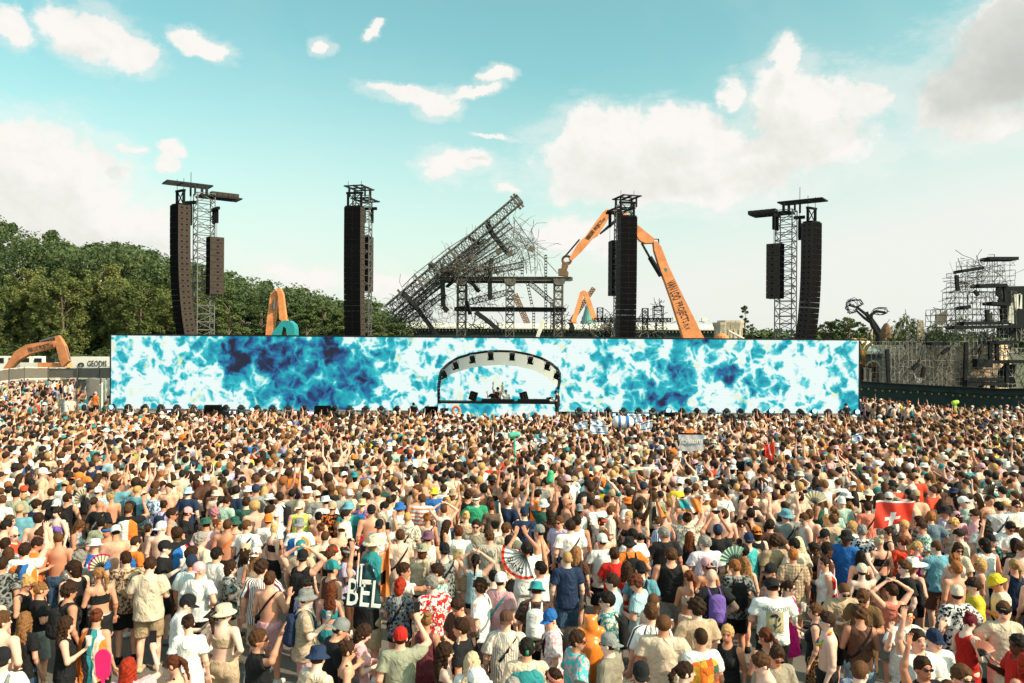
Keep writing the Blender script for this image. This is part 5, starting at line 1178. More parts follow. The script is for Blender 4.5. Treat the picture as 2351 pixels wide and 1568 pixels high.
tangle(m, [(400, 960), (1150, 960), (1150, 1340), (400, 1320)], 70, 1.6, .03, -1.5, 2, 23, .2, qr); tangle(m, [(1150, 850), (1671, 820), (1671, 1340), (1150, 1340)], 60, 1.2, .04, -1.5, 2, 24, .3, qr); tangle(m, [(420, 900), (640, 850), (860, 780), (1080, 900), (700, 960)], 70, 1., .035, -1, 2, 25, .4, qr)
worldchild(m, 'twisted_rods', K['char'], ru)
m = MB(); m.lathe([(.5, 0), (.55, .4), (.45, 1.0), (.2, 1.4), (.01, 1.5)], 9, Matrix.Translation(qr(480, 900, 1))); worldchild(m, 'rusted_sculpture', K['rust'], ru)
ds_ = thing('charred_tree_sculpture', 'charred black tree-like sculpture with bare wire loops against the sky', 'sculpture', (q6(370, 900, 86).x, 86, 0)); qd = lambda u, v, y=0: q6(u, v, 86)+Vector((0, y, 0)); m = MB()
for pts, rr_ in (([(372, 1400), (372, 885), (340, 830), (318, 790), (300, 740)], [.42, .34, .3, .27, .24]), ([(300, 740), (250, 685), (165, 618)], [.2, .17, .13]), ([(302, 760), (240, 720), (170, 655)], [.2, .15, .11]), ([(398, 860), (350, 790), (300, 725)], [.14, .17, .2]), ([(300, 740), (305, 690), (350, 660), (430, 672)], [.2, .18, .16, .12]), ([(262, 665), (270, 690), (300, 715)], [.15, .15, .15])): m.tube([qd(*p) for p in pts], rr_, 7)
m.build('trunk', K['char'], None); tk = bpy.context.scene.objects[-1] if False else None
for o_ in [o for o in scene.objects if o.name == 'trunk']: o_.parent = ds_; o_.matrix_parent_inverse = Matrix.Translation(ds_.location).inverted()
m = MB(); rr_ = random.Random(5)
for (cu, cv, ru_, rv) in ((130, 610, 55, 60), (385, 660, 65, 30), (120, 640, 40, 40), (160, 590, 60, 35)):
    for k in range(4): pts = [qd(cu+ru_*math.cos(a+k)*rr_.uniform(.75, 1.15), cv+rv*math.sin(a+k)*rr_.uniform(.7, 1.2), rr_.uniform(-.6, .6)) for a in np.linspace(0, 5.6, 11)]; m.tube(pts, .035, 4)
worldchild(m, 'wire_loops', K['char'], ds_)
# ================================================================ left side: fences, trucks
q1 = lambda u, v, d, y=0.: ZZ(1, u, v, d)+Vector((0, y, 0))
FD = 86
fl = thing('screen_fence', 'grey mesh covered fence with white rails behind the far left crowd', 'fence', (q1(300, 1300, FD).x, FD, 0)); pts = [(-260, 1330, -10), (60, 1300, -4), (155, 1290, 0), (305, 1292, 3), (490, 1290, 2), (622, 1288, 0), (700, 1286, -2)]
def seg(i, f): a, b2 = pts[i], pts[i+1]; return q1(a[0]*(1-f)+b2[0]*f, a[1]*(1-f)+b2[1]*f, FD+(a[2]*(1-f)+b2[2]*f))
m = MB(); r_ = MB()
for i in range(len(pts)-1):
    a, b2 = seg(i, 0), seg(i, 1); z0 = .25
    for (lo, hi) in ((.56, 1.), (.0, .5)): m.add([(a.x, a.y, a.z*lo+z0*(1-lo)), (b2.x, b2.y, b2.z*lo+z0*(1-lo)), (b2.x, b2.y, b2.z*hi), (a.x, a.y, a.z*hi)], [(0, 1, 2, 3)])
    for f in (0., .53, 1.0): r_.bar((a.x, a.y-.05, a.z*f+.1), (b2.x, b2.y-.05, b2.z*f+.1), .07)
worldchild(m, 'mesh_panel', K['mesh'], fl); worldchild(r_, 'rail', K['tarp'], fl)
for i in range(len(pts)): a = seg(min(i, len(pts)-2), 0 if i < len(pts)-1 else 1); m = MB(); m.bar((a.x, a.y-.1, 0), (a.x, a.y-.1, a.z+.15), .12); worldchild(m, 'post', K['steel'], fl)
gp = thing('concrete_post', 'thick grey concrete gate post left of the LED wall', 'post', (q1(610, 1450, 66).x, 66, 0)); zz_ = q1(610, 1362, 66).z
MB().prism([(-.70, 0), (.70, 0), (.68, zz_-.1), (.5, zz_), (-.5, zz_+.15), (-.68, zz_+.05)], -.5, .5).build('pillar', flat('grey_concrete', (.22, .20, .185), .9, 0, .25), gp)
tp = thing('tarpaulin_screen', 'white tarpaulin screen closing the gap beside the LED wall', 'screen fence', (q1(660, 1450, 62).x, 62, 0)); a, b2 = q1(622, 1400, 62), q1(700, 1400, 62); m = MB(); m.grid(lambda u, v: (a.x+(b2.x-a.x)*u, 62+.12*math.sin(u*20), (a.z+.6*u)*v+.1), 24, 2); worldchild(m, 'sheet', K['tarp'], tp)
m = MB(); 
for f in (0, .5, 1): m.bar((a.x+(b2.x-a.x)*f, 62.2, 0), (a.x+(b2.x-a.x)*f, 62.2, a.z+.7), .08)
worldchild(m, 'pole', K['steel'], tp)
tr_ = thing('semi_trailer', 'white box trailer with dark company lettering parked behind the fence', 'trailer', (q1(600, 1250, 94).x, 94, 0)); a, b2 = q1(441, 1218, 94), q1(760, 1222, 94); m = MB(); m.box(((a.x+b2.x)/2, 95.3, (a.z+1.2)/2), (b2.x-a.x, 2.6, a.z-1.2)); worldchild(m, 'box_body', K['white'], tr_)
m = MB()
for k in range(3): m.lathe([(.5, -.15), (.5, .15), (.01, .15)], 14, Matrix.Translation((a.x+3+k*1.4, 94.2, .5)) @ Matrix.Rotation(R(90), 4, 'X'))
worldchild(m, 'wheels', K['black'], tr_)
lettering('GEODIS', 1, (548, 1262), (668, 1263), 93.94, .95, tr_, INK, .01)
m = MB()
for k in range(3): m.tube([q1(508+13*math.cos(t_)+k*4-4, 1270+12*math.sin(t_), 93.93) for t_ in np.linspace(.4+k*1.8, 4.2+k*1.8, 9)], .07, 5)
worldchild(m, 'emblem', INK, tr_)
wt = thing('white_truck', 'white truck and low building behind the orange excavator arm at the left edge', 'truck', (q1(80, 1240, 94).x, 94, 0)); a, b2 = q1(-60, 1212, 94), q1(200, 1205, 94); m = MB(); m.box(((a.x+b2.x)/2, 95.5, a.z/2), (b2.x-a.x, 2.6, a.z-.1)); worldchild(m, 'box_body', K['white'], wt)
m = MB(); c = q1(240, 1255, 94); m.box((c.x, 95, c.z/2), (4.2, 2.2, c.z)); worldchild(m, 'cab', K['tarp'], wt)
m = MB()
for i in range(9): m.box((a.x+1.+i*1.5, 94.17, a.z-.55), (.9, .05, .6))
worldchild(m, 'window', K['char'], wt)
# ================================================================ trees
def leaf_mat(name, c0, c1, c2):
    m, t, b = material(name, .75, 0, .2); co = t.new('ShaderNodeTexCoord').outputs['Object']; oi = t.new('ShaderNodeObjectInfo').outputs['Random']
    n = t.noise(t.vm('ADD', co, t.comb(oi, oi, oi)), .55, 3, .6); n2 = t.noise(co, 3.5, 2)
    f = t.m('ADD', t.m('MULTIPLY', n, .65), t.m('ADD', t.m('MULTIPLY', n2, .25), t.m('MULTIPLY', t.m('SUBTRACT', oi, .5), .22)))
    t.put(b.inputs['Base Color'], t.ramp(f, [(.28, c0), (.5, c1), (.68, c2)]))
    tr = t.new('ShaderNodeBsdfTranslucent'); t.put(tr.inputs[0], t.ramp(f, [(.28, c0), (.7, c2)])); mx = t.new('ShaderNodeMixShader'); mx.inputs[0].default_value = .28
    out = t.n['Material Output']; t.l.new(b.outputs[0], mx.inputs[1]); t.l.new(tr.outputs[0], mx.inputs[2]); t.l.new(mx.outputs[0], out.inputs[0]); return m
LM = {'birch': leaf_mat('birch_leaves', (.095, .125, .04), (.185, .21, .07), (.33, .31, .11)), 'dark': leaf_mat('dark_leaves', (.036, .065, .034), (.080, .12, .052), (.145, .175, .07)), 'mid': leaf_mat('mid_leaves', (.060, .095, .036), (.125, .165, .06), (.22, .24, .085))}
BARK = flat('bark', (.16, .12, .09), .9, 0, .4)
def leaves(C_, S_, size, n):
    """C_ cluster centres (k,3), S_ radii (k,3) -> n leaf quads"""
    idx = rng.integers(0, len(C_), n); v = rng.normal(size=(n, 3)); v /= np.linalg.norm(v, axis=1)[:, None]; rad = rng.random(n)**(1/2.4)
    p = C_[idx]+v*rad[:, None]*S_[idx]
    nr = v+rng.normal(size=(n, 3))*.8+np.array((0, -.2, .4)); nr /= np.linalg.norm(nr, axis=1)[:, None]
    a = np.cross(nr, rng.normal(size=(n, 3))); a /= np.linalg.norm(a, axis=1)[:, None]; b = np.cross(nr, a)
    s = size*rng.uniform(.5, 1.3, n)[:, None]
    V = np.stack([p-a*s-b*s*.55, p+a*s*.2-b*s*.8, p+a*s+b*s*.4, p-a*s*.3+b*s*.9], 1).reshape(-1, 3); Q = np.arange(4*n).reshape(-1, 4); return V, Q
def tree_mesh(kind, H, W_, seed):
    r = np.random.default_rng(seed); Cs = []; Ss = []; limbs = MB(); base = .18 if kind != 'bush' else .02
    if kind == 'bush':
        for i in range(26): a = r.uniform(0, 6.28); f = r.random()**.5; z = r.uniform(.15, .8)*H; Cs.append((math.cos(a)*f*W_*.45, math.sin(a)*f*W_*.45, z*(1-f*.3))); Ss.append((W_*.16, W_*.16, H*.16))
        limbs.tube([(0, 0, 0), (.1, 0, H*.5)], [.10, .04], 6)
    else:
        limbs.tube([(0, 0, 0), (r.normal()*.15, 0, H*.35), (r.normal()*.3, 0, H*.7), (r.normal()*.3, 0, H*.97)], [H*.014, H*.011, H*.006, .03], 7)
        for i in range(80 if kind != 'poplar' else 40):
            z = base+(1-base)*r.random()**.8; prof = {'birch': math.sin(math.pi*min(1, (1.06-z)*1.12)**.75), 'dark': (1.02-z)**.75*1.25, 'mid': math.sin(math.pi*min(1, (1.05-z)*1.05)**.8), 'poplar': .9*math.sin(math.pi*min(1, (1.03-z)*1.0)**.7)}[kind]
            prof = max(.04, prof); a = r.uniform(0, 6.28); f = r.uniform(.25, 1.)*prof; x, y = math.cos(a)*f*W_/2, math.sin(a)*f*W_/2; zz = z*H
            if r.random() < .5: limbs.tube([(0, 0, zz-H*.10), (x*.5, y*.5, zz-H*.03), (x, y, zz)], [.09, .06, .02], 5)
            if kind == 'birch':
                for k in range(3): Cs.append((x+r.normal()*.5, y+r.normal()*.5, zz-k*H*.035)); Ss.append((W_*.085*(1-.2*k), W_*.085*(1-.2*k), H*.035))
            else: Cs.append((x, y, zz)); s = W_*r.uniform(.07, .13)*(1.15-z*.5); Ss.append((s, s, s*(.75 if kind == 'dark' else .9)))
        Cs.append((0, 0, H*.97)); Ss.append((W_*.05, W_*.05, H*.03))
    return np.array(Cs), np.array(Ss), limbs
TV = {}
def tree(kind, x, y, H, W_, label, group, mat, n=15000, size=.14, cat='tree', variant_=0):
    key = (kind, variant_)
    if key not in TV:
        global rng
        Cs, Ss, limbs = tree_mesh(kind, 18., 8. if kind != 'poplar' else 5., 100+variant_*7+len(kind)); V, Q = leaves(Cs, Ss, size, n); TV[key] = (npmesh('crown', V, Q, False), limbs.mesh('trunk'))
    me, tm = TV[key]; base = 18.; w0 = 8. if kind != 'poplar' else 5.
    t = thing({'birch': 'birch_tree', 'dark': 'pine_tree', 'mid': 'deciduous_tree', 'bush': 'bush', 'poplar': 'poplar_tree'}[kind], label, cat, (x, y, 0), random.uniform(0, 6.28), group); t.scale = (W_/w0, W_/w0, H/base)
    link('crown', variant(me, mat, 'crown'), None, t); link('trunk' if kind != 'bush' else 'stem', variant(tm, BARK, 'trunk'), None, t); return t
def top_at(px, py, d): p = P(px, py, d); return p.x, d, p.z
BK = [(-55, 495), (-12, 500), (30, 515), (75, 548), (118, 533), (150, 560), (178, 572), (215, 562), (262, 560), (300, 568), (350, 578), (395, 592), (440, 602), (480, 622), (520, 628), (552, 640), (610, 648), (650, 662), (692, 664), (735, 680), (775, 692), (812, 700), (850, 690), (893, 728)]
for i, (px, py) in enumerate(BK):
    d = 140+(i*37) % 17; x, y, z = top_at(px, py, d); kd = 'dark' if i % 5 != 2 else 'mid'
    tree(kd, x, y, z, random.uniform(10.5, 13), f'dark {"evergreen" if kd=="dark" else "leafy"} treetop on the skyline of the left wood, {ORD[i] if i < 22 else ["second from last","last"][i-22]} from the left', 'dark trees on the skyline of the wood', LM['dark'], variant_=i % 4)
FR = [(-35, 640), (22, 655), (65, 617), (108, 640), (148, 622), (190, 665), (236, 607), (282, 640), (320, 648), (362, 662), (402, 680), (445, 672), (478, 700), (525, 688), (560, 700), (598, 705), (660, 700), (705, 712), (745, 706), (790, 716), (830, 722), (868, 738)]
for i, (px, py) in enumerate(FR):
    d = 106+(i*23) % 13; x, y, z = top_at(px, py, d); kd = 'birch' if i < 13 and i != 5 else 'mid'
    tree(kd, x, y, z, random.uniform(7.0, 9), f'{"golden green birch with hanging foliage" if kd=="birch" else "mid green bushy tree"} in front of the wood, {ORD[i]} from the left', 'lighter trees in front of the wood', LM['birch' if kd == 'birch' else 'mid'], variant_=i % 4)
for i, (px, py) in enumerate([(-20, 762), (35, 752), (92, 770), (160, 778), (205, 772), (250, 765)]):
    x, y, z = top_at(px, py, 104); tree('bush', x, y, z, 6.5, f'rounded dark bush at the foot of the birches, {ORD[i]} from the left edge', 'bushes at the foot of the wood', LM['mid'], 2600, .2, 'bush', i % 2)
V1 = []; 
Cs = []; Ss = []
for i in range(420):
    px = rng.uniform(-120, 930); py0 = np.interp(px, [p[0] for p in BK], [p[1] for p in BK]); py = py0+18+(820-py0)*rng.random()**1.5; d = rng.uniform(122, 138); p = P(px, py, d); Cs.append(tuple(p)); Ss.append((2.6, 2.2, 2.2))
for i in range(70): p = P(rng.uniform(-120, 300), rng.uniform(700, 815), 112); Cs.append(tuple(p)); Ss.append((2.2, 1.5, 2.0))
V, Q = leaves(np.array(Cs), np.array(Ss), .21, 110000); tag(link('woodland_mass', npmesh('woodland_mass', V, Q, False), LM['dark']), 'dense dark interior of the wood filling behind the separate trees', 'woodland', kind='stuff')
x, y, z = top_at(1710, 704, 135); tree('poplar', x, y, z, 3.6, 'slender upright poplar alone right of the turrets', None, LM['mid'], 3600, .2)
for i, (px, py, w, k) in enumerate([(1905, 738, 6, 'mid'), (1948, 728, 6.5, 'mid'), (1990, 752, 6, 'mid'), (2074, 722, 3.6, 'birch'), (2108, 734, 3.4, 'birch'), (2150, 745, 4, 'birch'), (2196, 728, 4, 'birch')]):
    x, y, z = top_at(px, py, 108); tree(k, x, y, z, w, ['round green tree just right of the far right speaker column', 'tallest round green tree left of the charred sculpture', 'round green tree below the charred wire sculpture', 'thin young tree above the scaffold, nearest the sculpture', 'thin young tree above the scaffold, second from the sculpture', 'low thin tree above the cream panels of the ruin', 'thin tree showing through the left edge of the tall scaffold'][i], 'trees beyond the right ruin', LM['mid'], 3600, .2, variant_=5+i % 2)
Cs = [tuple(P(px, rng.uniform(768, 800), 135)) for px in np.linspace(1640, 1900, 60)]+[tuple(P(px, rng.uniform(775, 800), 120)) for px in np.linspace(1860, 2400, 90)]
V, Q = leaves(np.array(Cs), np.full((len(Cs), 3), 1.6), .28, 12000); tag(link('hedgerow', npmesh('hedgerow', V, Q, False), LM['mid']), 'low green hedgerow on the horizon between poplar and ruin', 'hedge', kind='stuff')
TABLE = """
-6.45 10.57 1.66 f d -11 t:black l:denim l:lbr - -
-6.39 11.52 1.77 m d -41 k:black s:black c:dbr - B:black
-7.46 12.21 1.68 f h -88 k:black q:black n:bln - G
-7.06 11.96 1.65 f c -61 t:black s:grey n:lbr - -
-8.24 12.89 1.77 m d 6 t:grey/tie/black s:black s:dbr - -
-6.91 12.62 1.80 m c 70 k:black l:black m:dbr h:black G
-6.46 12.53 1.72 f d 40 b:black k:black p:lbr - N:silver
-6.29 13.06 1.83 m d 14 s:beige/flo/brown s:black s:dbr - full
-5.77 12.71 1.83 m h 6 s:cream s:khaki s:dbr - full
-4.53 11.00 1.78 m h -67 t:white s:khaki s:dbr c:black G
-5.19 12.95 1.81 m d -9 s:lblue/stv/white s:white s:br c:navy -
-5.82 10.43 1.66 f c -66 k:black l:black l:dbr - -
-5.58 10.74 1.66 f d -10 b:black l:black n:aub - F:orange/tow/teal
-4.35 9.08 1.65 f x 6 t:pink q:denim l:red - -
-3.83 9.19 1.66 f h 74 b:black q:denim p:aub - -
-6.43 10.06 1.84 m d -10 n l:black s:br - tattoo
-5.65 8.86 1.83 m d 14 t:white s:grey s:dbr C:black B:grey
-8.29 13.60 1.83 m 1 8 t:white s:black s:dbr - F:orange/tow/blue
-8.17 14.40 1.83 m d 9 n l:denim u:br - -
-4.94 12.63 1.78 m d -12 t:white s:black a C:pink -
-5.00 13.53 1.79 m d -32 t:white s:grey s:blk - G
-4.60 13.08 1.70 f c -78 s:grey/flo/black q:black m:dbr - G
-4.18 10.37 1.71 f d 8 t:white l:white n:dbr - O:orange
-3.87 10.76 1.72 f d -14 b:beige l:beige p:dbr b:cream heavy
-3.94 12.58 1.84 m d 9 s:white/stv/maroon s:beige c:dbr - -
-3.68 12.17 1.77 m c -21 n s:pink s:br - S:black
-3.02 9.58 1.81 m x -72 t:black s:black s:br - G,tri
-3.47 13.29 1.82 m k -10 k:black s:black s:dbr C:black B:black
-2.87 11.17 1.81 m c -73 s:beige/pla/grey s:pink s:dbr b:grey B:navy
-3.08 11.88 1.78 m d -76 k:blue/tie/lilac s:black s:blk h:black -
-2.85 12.70 1.80 m d -45 k:brown s:black s:dbr c:teal -
-2.72 12.07 1.65 f d -8 b:teal q:teal l:aub - -
-2.17 9.89 1.84 m h -62 t:black s:black s:dbr C:grey -
-2.17 8.94 1.84 m d -40 s:cream/sth/beige s:beige s:dbr b:navy S:black
-1.95 9.55 1.69 f d -74 b:black q:black n:dbr - G
-1.93 10.21 1.67 f h -73 t:pink q:pink m:dbr - -
-2.21 12.27 1.84 m 2 -12 t:black s:beige s:dbr h:white full
-1.70 12.58 1.81 m a -77 t:white s:black s:dbr - -
-1.68 12.05 1.72 f h -9 t:grey/flo/navy q:black m:red h:red S:black,full
-1.13 11.78 1.84 m d 26 s:red/flo/white s:red s:gry - -
-1.15 12.55 1.81 m d 88 s:white/flo/green s:black s:dbr - G
-1.12 10.65 1.68 f d -21 k:maroon l:maroon n:lbr - -
-0.68 10.94 1.81 m h 139 t:brown s:black s:dbr - -
-0.61 10.06 1.80 m d 77 t:black s:black s:dbr - S:black
-0.45 11.87 1.77 m d 73 t:white s:black c:dbr - S:grey,prt
-0.15 12.13 1.79 m d -32 t:pink s:black s:dbr c:white S:teal
-0.27 12.58 1.71 f d 7 b:lime q:black n:blk - -
-0.05 10.45 1.76 m d -5 s:beige/stv/white s:navy a C:brown S:black
-1.35 9.81 1.76 m x 13 t:sage s:beige s:dbr c:red -
-0.78 9.50 1.70 f w -77 b:brown q:brown l:dbr - G
-0.44 9.26 1.67 f d -4 t:white q:denim l:plt - -
-0.35 8.44 1.81 m d -84 k:skyblue s:beige s:br c:white -
0.03 8.22 1.80 m d -2 t:cream s:beige s:gry - -
-0.60 13.69 1.67 f k -13 k:lblue q:black p:blk - -
-2.93 14.40 1.73 f h -76 k:black q:black n:blk h:white dark
0.47 12.84 1.78 m 1 61 t:white s:grey s:blk - beard
0.38 11.62 1.80 m h -6 s:brown/flo/black s:black s:dbr b:teal B:white
0.56 10.50 1.78 m d 89 s:white/flo/pink s:black s:dbr c:blue B:black,G
0.95 13.32 1.82 m d 7 t:navy s:denim u:bln - full
1.18 14.32 1.66 f d -14 t:brown k:black l:lbr - B:black
1.56 12.12 1.79 m d 70 t:lblue s:grey s:dbr - G
1.36 11.09 1.83 m d 86 s:teal/flo/cream s:black s:blk - B:black,G
1.96 12.09 1.79 m h 65 t:lblue s:khaki c:aub - G
2.09 12.73 1.81 m d -12 t:skyblue s:black s:dbr C:black B:black
1.91 13.08 1.72 f d -9 t:red q:black l:dbr - -
1.80 13.78 1.77 m d -11 t:red s:black s:dbr - -
2.17 14.56 1.77 m d 13 t:orange s:black s:blk b:black B:black
1.99 11.18 1.78 m d -70 n s:black u:br - -
1.87 10.57 1.83 m d 12 s:white/st3/navy s:black s:br - -
1.96 10.17 1.82 m d -14 t:cream s:cream u:br - wide
2.77 13.73 1.78 m d -7 k:black s:grey s:br - wide,full
2.88 12.78 1.67 f d -7 b:cream k:cream p:aub - -
0.82 9.70 1.78 m d -72 s:aqua/flo/pink s:black s:dbr - G
1.19 9.54 1.80 m d 61 t:taupe s:black s:dbr C:grey beard,G
0.20 9.46 1.76 m d 1 t:cream s:black s:blk h:green F:teal/pln/teal
0.46 8.79 1.70 f d 188 t:white q:white s:dbr h:coral G
1.41 8.55 1.84 m d 3 t:white s:black u:dbr C:black -
1.95 8.89 1.73 f d -84 b:black q:black p:dbr - -
3.30 13.35 1.71 f d 14 b:orange q:black p:br C:pink -
3.09 12.23 1.85 m d 12 t:black s:black a - B:purple
3.72 13.09 1.76 m d 0 s:grey/flo/black s:black s:gin - B:black,full
4.00 13.60 1.67 f d 9 k:black q:black l:lbr - -
2.52 10.73 1.85 m d 8 t:beige s:beige c:dbr - -
2.32 9.67 1.83 m d 13 t:white s:black u:dbr - F:orange/patch/brown
2.80 10.25 1.68 f d 152 k:black k:lblue p:bln - H:blue
3.23 10.02 1.72 f d 8 k:black q:black p:aub - -
4.15 12.64 1.82 m d 73 s:grey/flo/pink s:black s:dbr c:black -
3.88 11.76 1.83 m h -4 t:white l:black s:dbr C:black ded,wide,full
4.29 12.27 1.67 f c -132 o:magenta o:magenta p:dbr - G
4.89 13.78 1.78 m d -9 s:beige/pla/brown s:beige s:gin - S:black
5.40 13.67 1.68 f c 87 k:white q:black n:dbr - F:red/dk/white
4.96 11.91 1.77 m h 182 t:beige s:black u:br - G
5.12 11.54 1.79 m h 149 t:brown2 s:brown2 s:br - G
4.78 10.87 1.73 f h -8 k:brown l:lden c:br - S:black
4.28 11.16 1.67 f c 64 k:black l:leo p:br - -
4.19 10.51 1.76 m d 76 n s:black s:dbr - W:white,lei
3.13 9.40 1.76 m h 185 t:taupe s:black s:dbr - G
2.92 9.06 1.78 m h 89 n s:black s:br - -
3.81 8.68 1.83 m d -78 s:white/flo/purple s:black u:br - W:green
5.83 13.22 1.67 f x -5 b:black q:black c:dbr c:cream -
5.81 12.12 1.67 f k 6 k:coral s:grey s:dbr - -
6.49 13.10 1.77 m d 87 t:black s:black s:br - B:black,beard
6.76 13.39 1.73 f d -61 b:white q:black m:lbr w:white -
7.56 14.81 1.68 f d -76 k:magenta s:cream p:bln - -
7.73 14.43 1.78 m d 5 t:skyblue s:brown u:br - -
7.31 13.06 1.77 m e 9 n s:black s:gin - -
8.13 13.78 1.64 f c 62 k:blush k:pink m:bln - -
9.03 14.97 1.78 m 1 192 v:black/flo/teal s:black s:br c:black open
8.55 13.51 1.70 f d 6 k:navy q:black p:bln - -
7.58 12.32 1.77 m h 67 t:cream s:black s:dbr b:yellow S:black
7.08 12.15 1.76 m d 69 t:yellow s:grey s:dbr h:black W:teal
6.50 11.59 1.80 m d 4 s:white/flo/black s:cream s:dbr c:cream S:navy
5.32 10.72 1.78 m w 193 s:white s:white s:dbr - W:orange
4.92 9.60 1.85 m 1 191 s:white s:white s:dbr - N:black
5.24 9.84 1.77 m d 187 t:white s:denim s:dbr c:navy G
6.16 10.74 1.69 f h -71 o:red o:red n:maroonh - -
6.68 10.78 1.83 m d 175 t:cream s:cream s:br h:black G,beard,fan
4.61 8.87 1.80 m 1 191 t:black s:black s:dbr - G
4.84 8.54 1.85 m d 194 t:scarlet s:black s:br - G
4.53 8.23 1.80 m d 1 t:black s:black s:br - -
6.18 9.67 1.78 m c 81 t:red s:black s:blk - dark
6.03 9.30 1.68 f d 12 k:red q:black l:red - -
-9.03 14.22 1.76 m d -4 s:grey/sth/white s:black s:dbr - -
-8.77 13.91 1.68 f d 46 k:white q:black l:br - -
-8.53 14.23 1.78 m h -63 t:orange s:black s:dbr - -
-9.00 15.30 1.72 f h 168 b:black q:black n:dbr - G
-7.08 13.08 1.83 m d 14 t:grey s:black c:gry - -
-7.32 14.03 1.80 m d -7 t:blue s:black a b:white F:blue/star/white
-7.77 15.36 1.76 m d 194 n s:black s:br h:blue -
-8.84 16.22 1.66 f h -79 k:teal/flo/pink q:black l:br - G
-8.20 15.95 1.78 m d 14 t:sage s:beige s:blk - -
-9.14 17.70 1.78 m d -11 t:black s:black a - S:grey
-8.29 17.27 1.78 m x 7 t:black s:black s:br - F:white/half/orange
-6.71 14.14 1.84 m h -27 t:orange s:black u:dbr - F:blue/star/white
-7.27 15.95 1.65 f d -13 n q:red p:dbr - -
-6.86 15.63 1.76 m d 5 n s:white a C:white -
-6.22 14.84 1.84 m d 71 t:black s:black s:dbr - F:blue/half/red,dark
-7.11 16.68 1.81 m d -73 k:grey s:black s:dbr - G
-7.01 17.18 1.73 f d -74 t:black q:black p:dbr c:pink -
-6.06 13.93 1.80 m c -78 t:black s:black s:dbr c:black -
-8.45 18.85 1.84 m d -47 s:white/flo/blue s:black s:br - -
-7.90 18.12 1.70 f d -9 t:lilac q:beige n:dbr - B:navy
-9.38 19.95 1.71 f h 8 t:white q:white l:br b:scarlet -
-9.84 17.28 1.71 f d 167 b:purple q:brown m:dbr h:black -
-10.22 18.35 1.80 m d 1 k:black s:black s:dbr - -
-10.14 17.77 1.77 m d 2 t:black s:black s:dbr C:white -
-10.52 17.65 1.78 m d -32 t:navy s:grey s:dbr - num
-9.48 15.98 1.84 m d 12 n s:black s:dbr - -
-11.57 18.61 1.84 m d 5 s:sage s:black s:dbr c:black -
-11.50 19.18 1.84 m d -27 k:mint s:black s:dbr - S:black
-12.10 19.79 1.79 m d -82 t:white s:black s:dbr - G
-11.27 19.51 1.70 f d 62 t:black q:black s:br - -
-10.87 20.07 1.83 m d -8 t:cream s:beige s:dbr b:black -
-11.41 20.64 1.82 m d 7 t:white s:black s:dbr c:red -
-10.67 19.24 1.83 m d -12 t:white s:black u:gin - -
-10.14 19.55 1.69 f h -79 t:grey q:black l:dbr - G
-9.56 19.07 1.70 f d 46 n q:black n:bln - -
-9.75 19.70 1.82 m d -30 n s:black s:br - -
-10.11 16.06 1.78 m d -85 t:white s:black s:br - -
-9.77 15.35 1.84 m d -67 n s:black s:blk - -
-9.13 14.61 1.85 m d -80 t:scarlet s:black a - G
-11.63 18.20 1.77 m d -11 t:white s:black s:br - -
-5.58 14.32 1.85 m d -33 s:cream s:beige c:gry - -
-5.35 13.33 1.85 m d -61 t:white s:grey s:dbr - S:black
-6.01 15.73 1.82 m d 12 t:pink s:black s:dbr b:dgreen -
-6.08 16.48 1.64 f d -63 t:brown q:brown n:aub - -
-5.53 15.54 1.84 m d 2 n s:black u:br - S:orange
-5.56 16.05 1.77 m d 12 n s:black s:dbr b:dgreen -
-5.13 15.47 1.85 m d -14 t:white s:red u:br - S:navy,prt
-5.96 17.93 1.82 m d -12 t:dgreen s:black s:dbr - -
-4.97 16.33 1.77 m d 13 t:white s:beige s:dbr C:orange S:navy
-4.75 15.94 1.66 f d -42 b:black k:black n:bln - full
-4.45 13.89 1.70 f d 5 k:beige q:beige l:lbr C:white -
-4.72 14.19 1.69 f d -6 k:white q:beige l:dbr c:beige -
-4.16 15.68 1.83 m d 5 t:white s:black a b:grey F:blue/half/orange
-3.65 13.86 1.84 m d -14 t:beige s:black s:br C:teal -
-3.83 16.09 1.66 f d 14 b:cream q:black n:br - S:black
-3.47 16.28 1.64 f h 84 b:black q:black l:lbr - -
-2.87 13.92 1.72 f c -88 t:lilac q:black n:dbr h:grey dark
-3.51 16.89 1.76 m d -89 t:white s:black s:dbr - -
-3.53 17.31 1.84 m d 1 t:teal s:black s:dbr b:skyblue -
-4.68 17.72 1.77 m d 8 k:lime s:black s:dbr C:cream -
-4.09 16.94 1.71 f d -10 n q:black n:blk - -
-3.91 17.44 1.83 m d -8 t:black/flo/orange s:black s:br C:beige -
-7.71 19.00 1.84 m d -3 t:navy s:black s:dbr b:lblue -
-7.81 20.40 1.81 m 1 -7 k:green s:beige a - -
-6.46 18.01 1.84 m h -21 t:mint s:grey s:dbr - -
-6.77 19.38 1.78 m d 9 n s:black s:dbr - -
-6.66 20.19 1.82 m h -66 k:black s:black s:br - -
-8.09 22.90 1.79 m d -3 t:lime s:black s:dbr b:navy S:black
-6.25 19.97 1.72 f d 192 b:brown q:black l:br - -
-5.73 18.93 1.71 f d 70 k:black q:black m:dbr b:white G
-5.43 18.67 1.80 m d 88 t:white s:white s:dbr - B:black
-6.46 21.32 1.81 m d -77 t:white s:black s:br v:white -
-6.82 23.48 1.64 f d 6 b:black q:black p:dbr - -
-6.05 22.34 1.76 m d -70 n s:black s:dbr - -
-5.03 19.59 1.81 m d -77 t:lblue s:black a - -
-5.43 20.98 1.80 m d 62 t:white s:black s:dbr - -
-4.61 19.81 1.84 m d 171 n s:black a - -
-4.46 20.38 1.81 m d 179 t:cream s:black s:br - S:black
-4.52 21.91 1.65 f d 1 b:beige q:black n:blk - -
